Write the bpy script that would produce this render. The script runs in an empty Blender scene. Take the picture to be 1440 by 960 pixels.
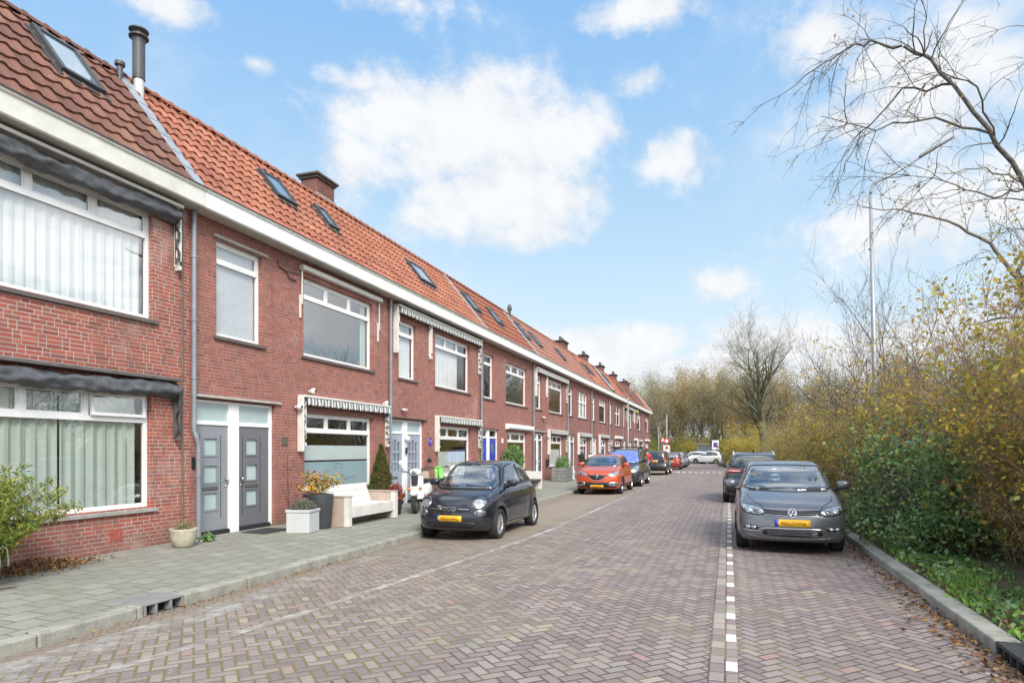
import bpy, math, random
import numpy as np
from mathutils import Vector, Matrix
from mathutils.bvhtree import BVHTree
from mathutils.geometry import delaunay_2d_cdt
R = math.radians
PI = math.pi
SC = bpy.context.scene
COL = SC.collection

# ------------------------------------------------------------------ objects
def link(o, parent=None):
    COL.objects.link(o)
    if parent is not None:
        o.parent = parent
    return o

def tag(o, label=None, cat=None, group=None, kind=None):
    if label: o['label'] = label
    if cat: o['category'] = cat
    if group: o['group'] = group
    if kind: o['kind'] = kind
    return o

def empty(name, loc=(0, 0, 0), rz=0.0, label=None, cat=None, group=None):
    o = bpy.data.objects.new(name, None)
    o.empty_display_size = 0.2
    link(o)
    o.location = loc
    o.rotation_euler = (0, 0, rz)
    return tag(o, label, cat, group)

def mesh_obj(name, V, Fc, mats, parent=None, smooth=False, midx=None):
    me = bpy.data.meshes.new(name)
    me.from_pydata([tuple(v) for v in V], [], [tuple(f) for f in Fc])
    if not isinstance(mats, (list, tuple)): mats = [mats]
    for m in mats: me.materials.append(m)
    if midx is not None:
        me.polygons.foreach_set('material_index', list(midx))
    if smooth:
        me.polygons.foreach_set('use_smooth', [True] * len(me.polygons))
    me.update()
    return link(bpy.data.objects.new(name, me), parent)

def np_mesh(name, V, n, mats, parent=None, midx=None, smooth=False, sharp=None):
    """V (N,3) in order; every n consecutive vertices make a face (n=3/4)."""
    V = np.asarray(V, dtype=np.float32).reshape(-1, 3)
    N = len(V); F_ = N // n
    me = bpy.data.meshes.new(name)
    me.vertices.add(N); me.vertices.foreach_set('co', V.ravel())
    me.loops.add(N); me.loops.foreach_set('vertex_index', np.arange(N, dtype=np.int32))
    me.polygons.add(F_)
    me.polygons.foreach_set('loop_start', np.arange(0, N, n, dtype=np.int32))
    if not isinstance(mats, (list, tuple)): mats = [mats]
    for m in mats: me.materials.append(m)
    if midx is not None: me.polygons.foreach_set('material_index', np.asarray(midx, dtype=np.int32))
    me.update(calc_edges=True)
    return link(bpy.data.objects.new(name, me), parent)

class MB:
    def __init__(s):
        s.v = []; s.f = []; s.m = []; s.cm = 0
    def add(s, V, Fc):
        b = len(s.v)
        s.v += [tuple(p) for p in V]
        for f in Fc:
            s.f.append(tuple(b + i for i in f)); s.m.append(s.cm)
        return s
    def box(s, x0, x1, y0, y1, z0, z1):
        if x0 > x1: x0, x1 = x1, x0
        if y0 > y1: y0, y1 = y1, y0
        if z0 > z1: z0, z1 = z1, z0
        return s.add([(x0, y0, z0), (x1, y0, z0), (x1, y1, z0), (x0, y1, z0), (x0, y0, z1), (x1, y0, z1), (x1, y1, z1), (x0, y1, z1)],
                     [(0, 3, 2, 1), (4, 5, 6, 7), (0, 1, 5, 4), (1, 2, 6, 5), (2, 3, 7, 6), (3, 0, 4, 7)])
    def hexa(s, P):
        return s.add(P, [(0, 3, 2, 1), (4, 5, 6, 7), (0, 1, 5, 4), (1, 2, 6, 5), (2, 3, 7, 6), (3, 0, 4, 7)])
    def quad(s, a, b, c, d):
        return s.add([a, b, c, d], [(0, 1, 2, 3)])
    def tube(s, pts, r, n=8, cap=True):
        pts = [Vector(p) for p in pts]
        if not isinstance(r, (list, tuple)): r = [r] * len(pts)
        rings = []
        up = None
        for i, p in enumerate(pts):
            d = (pts[min(i + 1, len(pts) - 1)] - pts[max(i - 1, 0)])
            d = d.normalized() if d.length > 1e-9 else Vector((0, 0, 1))
            if up is None:
                up = Vector((0, 0, 1)) if abs(d.z) < .9 else Vector((1, 0, 0))
            a = d.cross(up)
            if a.length < 1e-5: a = d.cross(Vector((0.3, 1, 0.2)))
            a.normalize(); b = a.cross(d).normalized(); up = b
            rings.append([p + (a * math.cos(2 * PI * k / n) + b * math.sin(2 * PI * k / n)) * r[i] for k in range(n)])
        V = [v for rg in rings for v in rg]
        Fc = []
        for i in range(len(pts) - 1):
            for k in range(n):
                k2 = (k + 1) % n
                Fc.append((i * n + k, (i + 1) * n + k, (i + 1) * n + k2, i * n + k2))
        if cap:
            Fc.append(tuple(range(n))); Fc.append(tuple(reversed(range((len(pts) - 1) * n, len(pts) * n))))
        return s.add(V, Fc)
    def lathe(s, prof, c=(0, 0, 0), axis='z', n=24, sx=1, sy=1):
        V = []; Fc = []
        for (r, h) in prof:
            for k in range(n):
                a = 2 * PI * k / n
                x, y = r * math.cos(a) * sx, r * math.sin(a) * sy
                if axis == 'z': V.append((c[0] + x, c[1] + y, c[2] + h))
                elif axis == 'y': V.append((c[0] + x, c[1] + h, c[2] + y))
                else: V.append((c[0] + h, c[1] + x, c[2] + y))
        for i in range(len(prof) - 1):
            for k in range(n):
                k2 = (k + 1) % n
                Fc.append((i * n + k, i * n + k2, (i + 1) * n + k2, (i + 1) * n + k))
        return s.add(V, Fc)
    def prism(s, poly, x0, x1, axis='x'):
        """poly list of 2D; axis x: (y,z); y: (x,z); z: (x,y)"""
        n = len(poly)
        def P(u, w, h): return (h, u, w) if axis == 'x' else ((u, h, w) if axis == 'y' else (u, w, h))
        V = [P(u, w, x0) for u, w in poly] + [P(u, w, x1) for u, w in poly]
        Fc = [tuple(reversed(range(n))), tuple(range(n, 2 * n))] + [(k, (k + 1) % n, n + (k + 1) % n, n + k) for k in range(n)]
        return s.add(V, Fc)
    def build(s, name, mats, parent=None, smooth=False, bevel=0.0):
        o = mesh_obj(name, s.v, s.f, mats, parent, smooth, s.m)
        if bevel:
            md = o.modifiers.new('bevel', 'BEVEL'); md.width = bevel; md.segments = 2; md.limit_method = 'ANGLE'
        return o

def children(o): return [c for c in bpy.data.objects if c.parent == o]
def copy_tree(o, parent=None, kids=None):
    if kids is None:
        kids = {}
        for c in bpy.data.objects:
            if c.parent: kids.setdefault(c.parent.name, []).append(c)
    c = o.copy(); COL.objects.link(c); c.parent = parent
    for ch in kids.get(o.name, []):
        copy_tree(ch, c, kids)
    return c

# ------------------------------------------------------------------ shader DSL
class S:
    """socket wrapper with arithmetic"""
    def __init__(s, nt, sock): s.nt = nt; s.k = sock
    def _b(s, op, o, rev=False):
        a, b = (o, s) if rev else (s, o)
        return s.nt.math(op, a, b)
    def __add__(s, o): return s._b('ADD', o)
    def __radd__(s, o): return s._b('ADD', o)
    def __sub__(s, o): return s._b('SUBTRACT', o)
    def __rsub__(s, o): return s._b('SUBTRACT', o, True)
    def __mul__(s, o): return s._b('MULTIPLY', o)
    def __rmul__(s, o): return s._b('MULTIPLY', o)
    def __truediv__(s, o): return s._b('DIVIDE', o)
    def lt(s, o): return s._b('LESS_THAN', o)
    def gt(s, o): return s._b('GREATER_THAN', o)
    def floor(s): return s.nt.math('FLOOR', s)
    def fract(s): return s.nt.math('FRACT', s)
    def mod(s, o): return s.nt.math('FLOORED_MODULO', s, o)
    def min(s, o): return s.nt.math('MINIMUM', s, o)
    def max(s, o): return s.nt.math('MAXIMUM', s, o)
    def abs(s): return s.nt.math('ABSOLUTE', s)
    def pow(s, o): return s.nt.math('POWER', s, o)

class NT:
    def __init__(s, tree): s.t = tree; s.n = tree.nodes; s.l = tree.links
    def node(s, typ, **kw):
        nd = s.n.new(typ)
        for k, v in kw.items(): setattr(nd, k, v)
        return nd
    def put(s, sock, v):
        if isinstance(v, S): s.l.new(v.k, sock)
        elif v is not None:
            if hasattr(sock.default_value, '__len__'):
                if not hasattr(v, '__len__'): v = (v,) * len(sock.default_value)
                v = tuple(v)
                if len(v) == 3 and len(sock.default_value) == 4: v = v + (1,)
            sock.default_value = v
    def math(s, op, a, b=None, c=None):
        nd = s.node('ShaderNodeMath', operation=op)
        s.put(nd.inputs[0], a)
        if b is not None: s.put(nd.inputs[1], b)
        if c is not None: s.put(nd.inputs[2], c)
        return S(s, nd.outputs[0])
    def coords(s, which='Object'):
        nd = s.node('ShaderNodeTexCoord'); return S(s, nd.outputs[which])
    def geo(s, which='Position'):
        nd = s.node('ShaderNodeNewGeometry'); return S(s, nd.outputs[which])
    def sep(s, v):
        nd = s.node('ShaderNodeSeparateXYZ'); s.put(nd.inputs[0], v)
        return [S(s, o) for o in nd.outputs]
    def comb(s, x=0., y=0., z=0.):
        nd = s.node('ShaderNodeCombineXYZ')
        for i, v in enumerate((x, y, z)): s.put(nd.inputs[i], v)
        return S(s, nd.outputs[0])
    def noise(s, v, scale=5., detail=3., rough=.5, out=0, dist=0.):
        nd = s.node('ShaderNodeTexNoise')
        if v is not None: s.put(nd.inputs['Vector'], v)
        nd.inputs['Scale'].default_value = scale; nd.inputs['Detail'].default_value = detail
        nd.inputs['Roughness'].default_value = rough; nd.inputs['Distortion'].default_value = dist
        return S(s, nd.outputs[out])
    def white(s, v, out=0):
        nd = s.node('ShaderNodeTexWhiteNoise', noise_dimensions='3D'); s.put(nd.inputs[0], v)
        return S(s, nd.outputs[out])
    def rand(s):
        nd = s.node('ShaderNodeObjectInfo'); return S(s, nd.outputs['Random'])
    def mix(s, f, a, b, mode='MIX'):
        nd = s.node('ShaderNodeMix', data_type='RGBA', blend_type=mode)
        s.put(nd.inputs[0], f); s.put(nd.inputs[6], a); s.put(nd.inputs[7], b)
        return S(s, nd.outputs[2])
    def fmix(s, f, a, b):
        nd = s.node('ShaderNodeMix', data_type='FLOAT')
        s.put(nd.inputs[0], f); s.put(nd.inputs[2], a); s.put(nd.inputs[3], b)
        return S(s, nd.outputs[0])
    def ramp(s, f, stops, interp='LINEAR'):
        nd = s.node('ShaderNodeValToRGB'); cr = nd.color_ramp; cr.interpolation = interp
        while len(cr.elements) < len(stops): cr.elements.new(0.5)
        for e, (p, c) in zip(cr.elements, stops):
            e.position = p; e.color = tuple(c) + (1,) if len(c) == 3 else c
        s.put(nd.inputs[0], f); return S(s, nd.outputs[0])
    def step(s, f, lo, hi, a=0., b=1.):
        nd = s.node('ShaderNodeMapRange', interpolation_type='SMOOTHSTEP')
        s.put(nd.inputs[0], f); nd.inputs[1].default_value = lo; nd.inputs[2].default_value = hi
        nd.inputs[3].default_value = a; nd.inputs[4].default_value = b
        return S(s, nd.outputs[0])
    def bump(s, h, strength=.3, dist=.01):
        nd = s.node('ShaderNodeBump'); s.put(nd.inputs['Height'], h)
        nd.inputs['Strength'].default_value = strength; nd.inputs['Distance'].default_value = dist
        return S(s, nd.outputs[0])

def new_mat(name):
    m = bpy.data.materials.new(name); m.use_nodes = True
    nt = NT(m.node_tree); b = m.node_tree.nodes['Principled BSDF']
    return m, nt, b

def setp(nt, b, **kw):
    for k, v in kw.items(): nt.put(b.inputs[k], v)

def plain(name, col, rough=.6, metal=0., var=.12, nscale=6., bump=0., spec=.5, coat=0., dirt=0., dirtcol=(.12, .11, .08)):
    """procedural paint / plastic / fabric: base colour with gentle uneven wear"""
    m, nt, b = new_mat(name)
    v = nt.coords('Object')
    n = nt.noise(v, nscale, 5., .6)
    n2 = nt.noise(v, nscale * 9, 3., .6)
    f = nt.step(n * .7 + n2 * .3, .3, .7)
    lo = tuple(c * (1 - var) for c in col); hi = tuple(min(1., c * (1 + var)) for c in col)
    c = nt.mix(f, lo, hi)
    if dirt:
        c = nt.mix(nt.step(nt.noise(v, nscale * .6 + 1, 6., .7), .5, .8) * dirt, c, dirtcol)
    setp(nt, b, **{'Base Color': c, 'Roughness': nt.fmix(n2, max(0, rough - .06), min(1, rough + .08)), 'Metallic': metal, 'Specular IOR Level': spec, 'Coat Weight': coat})
    if coat: b.inputs['Coat Roughness'].default_value = .04
    if bump: nt.put(b.inputs['Normal'], nt.bump(n2, bump, .01))
    return m
# ------------------------------------------------------------------ camera, light, sky
TH = R(18.664)
cam_d = bpy.data.cameras.new('camera'); cam = link(bpy.data.objects.new('camera', cam_d))
cam.location = (0, 0, 1.68); cam.rotation_euler = (R(90), 0, TH)
cam_d.sensor_width = 36; cam_d.lens = 36 * 900 / 1440.; cam_d.shift_y = (632 - 480) / 1440.
cam_d.clip_end = 3000; cam_d.clip_start = .05
SC.camera = cam
SUN_AZ, SUN_EL = 142., 40.      # azimuth clockwise from +Y
sd = bpy.data.lights.new('sun', 'SUN'); sd.energy = 3.0; sd.angle = R(22); sd.color = (1, .94, .85)
sun = link(bpy.data.objects.new('sun', sd)); sun.rotation_euler = (R(90 - SUN_EL), 0, R(180 - SUN_AZ))

w = bpy.data.worlds.new('World'); SC.world = w; w.use_nodes = True
nt = NT(w.node_tree); bg = w.node_tree.nodes['Background']
sky = nt.node('ShaderNodeTexSky', sky_type='NISHITA'); sky.sun_disc = False
sky.sun_elevation = R(SUN_EL); sky.sun_rotation = R(SUN_AZ); sky.air_density = 1.; sky.dust_density = .6; sky.ozone_density = 1.5
STR = .15
d = nt.coords('Generated'); dx, dy, dz = nt.sep(d)
az = nt.math('ARCTAN2', dx, dy) * (180 / PI)
el = nt.math('ARCSINE', dz) * (180 / PI)
v3 = nt.comb(az * .055, el * .075, 0.)
n1 = nt.noise(v3, 1.6, 9., .62) - .5
n2 = nt.noise(v3, 4.5, 9., .65) - .5
n0 = nt.noise(v3, .5, 2., .5) - .5
dens = None
# every cloud bank: azimuth, elevation, half width, half height (degrees), density
for a0, e0, ra, re, wt in [
    (-22.5, 25.8, 12.17, 5.4, 1.15),
    (-28.7, 27.1, 7.98, 3.73, 1.0),
    (-32.4, 23.7, 3.6, 3.11, 0.8),
    (-19.9, 21.6, 9.46, 4.29, 1.15),
    (-13.6, 26.1, 5.35, 3.17, 1.0),
    (-18.3, 18.5, 5.58, 1.72, 0.95),
    (-32.1, 29.1, 3.61, 1.23, 0.7),
    (-23.7, 19.9, 5.67, 2.24, 0.8),
    (-4.0, 23.8, 3.45, 2.68, 0.9),
    (-8.0, 29.4, 2.09, 1.14, 0.55),
    (-0.7, 13.7, 3.17, 1.49, 0.7),
    (-7.0, 34.0, 6.39, 1.29, 0.72),
    (7.6, 30.5, 4.6, 3.18, 0.9),
    (9.9, 24.5, 4.91, 1.85, 0.8),
    (10.9, 27.4, 4.34, 2.62, 0.6),
    (17.0, 28.1, 2.95, 1.45, 0.6),
    (8.7, 17.2, 4.27, 1.55, 0.72),
    (15.5, 17.0, 5.68, 3.37, 0.75),
    (3.1, 7.8, 8.2, 3.59, 1.35),
    (-11.7, 8.5, 9.33, 3.09, 1.3),
    (-5.5, 9.3, 3.62, 1.57, 0.9),
    (-2.3, 5.3, 11.03, 3.63, 1.2),
    (8.9, 6.3, 6.0, 3.34, 1.0),
    (14.1, 8.1, 10.82, 3.14, 0.9),
    (12.8, 16.0, 9.28, 3.01, 0.7),
    (13.7, 25.2, 7.28, 3.96, 0.62),
    (-47.0, 31.4, 3.45, 0.98, 0.7),
    (-28.7, 34.4, 5.54, 0.94, 0.45),
    (20.0, 18.3, 4.67, 2.69, 0.7),
    (-40.7, 29.2, 1.42, 0.54, 0.4),
    (34.0, 12.6, 6.18, 4.4, 1.1),
    (28.8, 5.7, 8.91, 2.98, 1.0),
    (-67.2, 13.7, 8.53, 5.95, 1.0),
    (-79.6, 4.1, 7.89, 3.99, 0.9),
    (48.9, 6.8, 4.81, 4.78, 1.1),
    ]:
    q = ((az - a0) * (1 / ra)).pow(2.) + ((el - e0) * (1 / re)).pow(2.)
    b_ = (1. - q.pow(.5)).max(-1.5) * wt
    dens = b_ if dens is None else dens.max(b_)
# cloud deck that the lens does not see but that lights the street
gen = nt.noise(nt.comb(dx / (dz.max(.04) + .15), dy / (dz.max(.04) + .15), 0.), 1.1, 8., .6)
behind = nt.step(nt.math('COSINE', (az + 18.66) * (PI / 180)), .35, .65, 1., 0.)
n3 = nt.noise(v3, 13., 6., .7) - .5
cl = nt.step(dens + n1 * 2.2 + n2 * 1.3 + n3 * .5, -.22, .62)
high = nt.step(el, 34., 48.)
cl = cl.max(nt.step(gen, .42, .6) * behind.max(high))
wisp = nt.step(n1 * 1.4 + n0 * 1.6 + n2 * .5 + nt.step(az, -8., 18.) * .28 + .06, .0, .8) * .55
hz = nt.step(el, -2., 21., .82, 0.)
base = nt.noise(v3, 3.2, 5., .55)
cloudc = nt.mix(nt.step(base + dens * .15 + n3 * .4, .30, .72), (.80, .84, .90), (.965, .975, .99))
skyc = nt.mix(1., S(nt, sky.outputs[0]), (1.10, 1.22, 1.16), 'MULTIPLY')
blue = nt.mix(nt.step(el, 4., 42.), (.66, .87, 1.0), (.27, .56, .98))
blue = nt.mix(.85, nt.mix(1., skyc, (STR, STR, STR), 'MULTIPLY'), blue)
c = nt.mix(hz, blue, (.80, .90, 1.0))
c = nt.mix(wisp, c, (.86, .92, 1.))
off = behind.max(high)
cloudc = nt.mix(1., cloudc, nt.comb(1. + off * 1.5, 1. + off * 1.46, 1. + off * 1.38), 'MULTIPLY')  # unseen clouds behind and overhead brightened as added fill light
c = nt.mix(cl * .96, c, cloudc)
c = nt.mix(nt.step(el, -3., 0.), (.25, .25, .24), c)
c = nt.mix(1., c, (.66 / STR,) * 3, 'MULTIPLY')
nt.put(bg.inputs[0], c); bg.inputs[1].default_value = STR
SC.view_settings.view_transform = 'Standard'; SC.view_settings.look = 'None'; SC.view_settings.gamma = 1
SC.view_settings.exposure = 0.61; SC.view_settings.use_curve_mapping = False
SC.cycles.max_bounces = 6; SC.cycles.transparent_max_bounces = 16; SC.cycles.diffuse_bounces = 3; SC.cycles.glossy_bounces = 3
SC.cycles.caustics_reflective = False; SC.cycles.caustics_refractive = False
SC.cycles.use_denoising = True
SC.cycles.sample_clamp_indirect = 4.

# ------------------------------------------------------------------ ground materials
XF, XK, XR = -8.85, -5.75, 2.07      # facade, left kerb face, right kerb face
def camber(X):
    return -.06 * max(0., min(1., (-2.5 - X) / 3.2)) if X < -2.5 else 0.

def herring(name, bw=.1, tint=(.268, .213, .203), angle=45.):
    m, nt, b = new_mat(name)
    P = nt.geo('Position'); x, y, z = nt.sep(P)
    wob = nt.noise(P, .9, 2.) * .02
    ca, sa = math.cos(R(angle)), math.sin(R(angle))
    u = (x * ca + y * sa + wob) * (1 / bw); v = (y * ca - x * sa + wob) * (1 / bw)
    i, j = u.floor(), v.floor(); fx, fy = u - i, v - j
    c = (i - j + .5).mod(4.).floor()
    is0 = c.lt(.5); is1 = c.gt(.5) * c.lt(1.5); is2 = c.gt(1.5) * c.lt(2.5); is3 = c.gt(2.5)
    big = 9.
    dl = fx + is1 * big; dr = (1. - fx) + is0 * big
    db = fy + is2 * big; dt = (1. - fy) + is3 * big
    e = dl.min(dr).min(db.min(dt))                    # distance to the joint in brick widths
    ii = i - is1; jj = j - is2
    idv = nt.comb(ii, jj, is0.max(is1))
    r = nt.white(idv); r2 = nt.white(nt.comb(jj, ii, 3.))
    fine = nt.noise(P, 60., 4., .7); mid = nt.noise(P, 1.3, 4., .6); lrg = nt.noise(P, .25, 3., .5)
    t = tint
    col = nt.ramp(r, [(0, (t[0] * .72, t[1] * .70, t[2] * .74)), (.35, (t[0] * .95, t[1] * .93, t[2] * .96)), (.7, (t[0] * 1.1, t[1] * 1.1, t[2] * 1.1)), (.93, (t[0] * 1.25, t[1] * 1.3, t[2] * 1.25)), (.955, (t[0] * 1.45, t[1] * 1.5, t[2] * 1.15)), (.97, (t[0] * .95, t[1] * 1.15, t[2] * 1.15)), (1, (t[0] * 1.35, t[1] * 1.05, t[2] * .95))])
    col = nt.mix(nt.step(fine, .3, .75) * .35, col, (t[0] * .6, t[1] * .6, t[2] * .6))
    col = nt.mix(nt.step(mid, .45, .8) * .35, col, (t[0] * 1.35, t[1] * 1.4, t[2] * 1.4))
    trk = nt.step((x + 2.45).abs(), .5, .15) + nt.step((x + .95).abs(), .5, .15)
    col = nt.mix(trk * nt.step(nt.noise(P, .6, 4.), .3, .6) * .22, col, (t[0] * .62, t[1] * .60, t[2] * .60))
    col = nt.mix(nt.step(nt.noise(P, .9, 6., .7), .60, .70) * .45, col, (.40, .36, .33))
    col = nt.mix(nt.step(nt.noise(P, 2.3, 3., .6), .68, .75) * .5, col, (.14, .12, .11))
    # worn yellowish parking bay beside the left kerb
    bay = nt.step(x + nt.noise(P, 2.) * .5, -3.75, -3.25, 1., 0.) * nt.step(y, 9., 14.)
    col = nt.mix(bay * .55, col, (.36, .30, .22))
    col = nt.mix(nt.step(lrg, .42, .7) * .30, col, (t[0] * .72, t[1] * .72, t[2] * .72))
    jw = nt.noise(P, 7., 3.) * .09 + .025
    joint = nt.math('SUBTRACT', e, jw)
    jm = nt.step(joint, -.03, .05, 1., 0.)
    leftish = nt.step(x, -4.5, -1., .30, 0.)
    moss = nt.step(nt.noise(P, 1.1, 4., .6) + leftish + nt.noise(P, 11., 2.) * .25 - .125, .50, .62)
    near = nt.step(y, 10., 22., 1., .35)
    jc = nt.mix(moss * near, (.085, .075, .062), (.16, .175, .05))
    jc = nt.mix(nt.step(nt.noise(P, 30., 2.), .45, .6) * .5, jc, (.19, .165, .13))
    col = nt.mix(jm, col, jc)
    # gutter
    gut = nt.step(x, -5.42, -5.34, 1., 0.)
    col = nt.mix(gut * .8, col, (.23, .185, .145))
    spk = nt.step(nt.noise(P, 23., 1.), .77, .8)
    col = nt.mix(spk * .8, col, (.65, .64, .6))
    setp(nt, b, **{'Base Color': col, 'Roughness': nt.fmix(r2, .62, .85), 'Specular IOR Level': .35})
    h = nt.step(e, .0, .17) + fine * .22 + r2 * .25 + nt.noise(P, 9., 2.) * .2
    nt.put(b.inputs['Normal'], nt.bump(h + nt.noise(P, 1.1, 2.) * 2.2, .8, .012))
    return m

def slabs(name):
    m, nt, b = new_mat(name)
    P = nt.geo('Position'); x, y, z = nt.sep(P)
    wob = nt.noise(P, .8, 2.) * .02
    u = (x + wob) * (1 / .30); i = u.floor(); fx = u - i
    v = (y + wob) * (1 / .30) + (i.mod(2.)) * .5; j = v.floor(); fy = v - j
    e = fx.min(1. - fx).min(fy.min(1. - fy))
    r = nt.white(nt.comb(i, j, 1.)); mid = nt.noise(P, 1.2, 5., .65); fine = nt.noise(P, 45., 4., .7)
    col = nt.ramp(r, [(0, (.245, .24, .21)), (.5, (.27, .265, .235)), (.85, (.29, .285, .25)), (1, (.315, .31, .275))])
    col = nt.mix(nt.step(mid, .4, .75) * .4, col, (.21, .215, .175))
    col = nt.mix(nt.step(fine, .35, .8) * .3, col, (.17, .17, .15))
    col = nt.mix(nt.step(nt.noise(P, 3.1, 6., .7), .55, .8) * .35, col, (.38, .36, .31))
    col = nt.mix(nt.step(nt.noise(P, .7, 6., .75), .55, .68) * .45, col, (.16, .16, .12))
    jm = nt.step(e - nt.noise(P, 8., 3.) * .035, -.005, .022, 1., 0.)
    col = nt.mix(jm, col, nt.mix(nt.step(mid, .4, .6), (.12, .11, .085), (.15, .16, .06)))
    setp(nt, b, **{'Base Color': col, 'Roughness': .85, 'Specular IOR Level': .3})
    nt.put(b.inputs['Normal'], nt.bump(nt.step(e, .0, .05) + fine * .2 + r * .25, .5, .01))
    return m

M = {}
M['herring'] = herring('herringbone_clinker')
def stretcher(name):
    m, nt, b = new_mat(name)
    P = nt.geo('Position'); x, y, z = nt.sep(P)
    v = y * (1 / .205) + .2; j = v.floor(); fy = v - j
    e = fy.min(1. - fy) * 2.
    row = x.lt(-.025)
    r = nt.white(nt.comb(row, j, 2.)); fine = nt.noise(P, 60., 4., .7)
    col = nt.ramp(r, [(0, (.22, .17, .165)), (.6, (.32, .255, .24)), (1, (.38, .33, .29))])
    col = nt.mix(nt.step(fine, .3, .75) * .35, col, (.17, .14, .13))
    ex = (x + .145).abs().min((x + .025).abs()).min((x - .075).abs()) * 10.
    jm = nt.step(e.min(ex) - nt.noise(P, 7., 3.) * .09, -.03, .05, 1., 0.)
    col = nt.mix(jm, col, nt.mix(nt.step(nt.noise(P, 1.1, 4.), .42, .55), (.085, .075, .062), (.17, .185, .05)))
    setp(nt, b, **{'Base Color': col, 'Roughness': .75})
    nt.put(b.inputs['Normal'], nt.bump(nt.step(e.min(ex), 0., .17) + fine * .2, .8, .012))
    return m
M['stretcher'] = stretcher('edge_course_clinker')
M['slabs'] = slabs('concrete_paving_slabs')
M['kerb'] = plain('kerb_concrete', (.29, .285, .25), .85, var=.28, nscale=4, bump=.5, dirt=.9, dirtcol=(.15, .16, .10))
def worn(name, col, lo, hi, sc=9.):
    m, nt, b = new_mat(name)
    P = nt.geo('Position')
    ca = math.cos(R(45)); x, y, z = nt.sep(P)
    n = nt.noise(P, sc, 6., .7) * .6 + nt.noise(P, 2.1, 3.) * .4
    nc = nt.noise(P, 45., 2.)
    a = nt.step(n, lo, hi)
    setp(nt, b, **{'Base Color': nt.mix(nc * .5, col, (.42, .40, .37)), 'Roughness': .8, 'Alpha': a})
    return m
M['worn'] = worn('worn_white_paint', (.50, .48, .45), .36, .66, 7.)
M['stain'] = worn('faded_white_paint_residue', (.52, .51, .48), .40, .74, 6.)
M['white_brick'] = plain('white_marking_brick', (.68, .67, .64), .7, var=.15, nscale=14, dirt=.35)
M['asphalt'] = plain('asphalt', (.14, .13, .13), .9, var=.15, nscale=2)
def soil():
    m, nt, b = new_mat('verge_soil')
    P = nt.geo('Position')
    n = nt.noise(P, 3., 6., .7); f = nt.noise(P, 28., 4., .7)
    col = nt.mix(nt.step(n, .35, .65), (.075, .055, .035), (.07, .09, .03))
    col = nt.mix(nt.step(f, .45, .7) * .7, col, (.18, .10, .055))
    setp(nt, b, **{'Base Color': col, 'Roughness': .95})
    nt.put(b.inputs['Normal'], nt.bump(f, .9, .03))
    return m
M['soil'] = soil()
def grassm(name, a, bcol):
    m, nt, b = new_mat(name)
    P = nt.geo('Position')
    setp(nt, b, **{'Base Color': nt.mix(nt.step(nt.noise(P, .35, 5., .7), .35, .65), a, bcol), 'Roughness': .95, 'Specular IOR Level': .2})
    return m
M['far_grass'] = grassm('far_grass', (.07, .09, .03), (.14, .11, .045))

# ------------------------------------------------------------------ ground geometry
def sheet(name, xs, y0, y1, zf, mat, ny=1):
    V = []; Fc = []
    for k in range(ny + 1):
        for X in xs: V.append((X, y0 + (y1 - y0) * k / ny, zf(X)))
    n = len(xs)
    for k in range(ny):
        for i in range(n - 1): Fc.append((k * n + i, k * n + i + 1, (k + 1) * n + i + 1, (k + 1) * n + i))
    o = mesh_obj(name, V, Fc, mat); return tag(o, kind='structure')
o = sheet('ground', [-900, -300, -60, 60, 300, 900], -300, 1500, lambda X: -.12, M['far_grass'])
sheet('road', [XK - .02, -5.4, -4.5, -3.5, -3.0, -2.5, -1, 0, 1, XR + .02], -9, 79, camber, M['herring'])
sheet('crossing_road', [-60, -20, 0, 20, 60], 79, 90, lambda X: -.03, M['asphalt'])
sheet('pavement', [XF - .05, XK - .14], -9, 79, lambda X: .06 + (.06 * ((XK - .15) - X) / 3.0), M['slabs'])
sheet('parking_edge_course', [-.145, .075], -9, 48, lambda X: .004, M['stretcher'])
mb = MB()
k = 0
for k in range(-1, 56):
    y = 3.55 + .79 * k
    if y > 47: break
    if y < 0: continue
    mb.box(-.018, .068, y, y + .21, .001, .0085)
tag(mb.build('parking_line_marking', M['white_brick'], bevel=.002), kind='structure')
# kerbs as separate stones with open joints
def kerb_run(name, x0, x1, y0, y1, zb, zt, seg=1.0, gapjob=None):
    mb = MB(); rr = random.Random(3)
    y = y0
    while y < y1:
        L = seg
        if gapjob and gapjob[0] - .02 < y + .01 and y < gapjob[1] - .02: y = gapjob[1]; continue
        ye = min(y + L, gapjob[0]) if gapjob and y < gapjob[0] < y + L else y + L
        d = rr.uniform(-.004, .004)
        mb.box(x0 + d, x1 + d, y + .004, ye - .004, zb, zt + rr.uniform(-.004, .004)); y = ye
    return tag(mb.build(name, M['kerb'], bevel=.018), kind='structure')
DR0, DR1 = 5.08, 5.60
kerb_run('kerb', XK - .16, XK, -9, 79, -.2, .062, 1.0, (DR0, DR1))
kerb_run('verge_kerb', XR, XR + .2, 3.22, 46, -.2, .12, 1.0, (5.52, 6.22))
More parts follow.
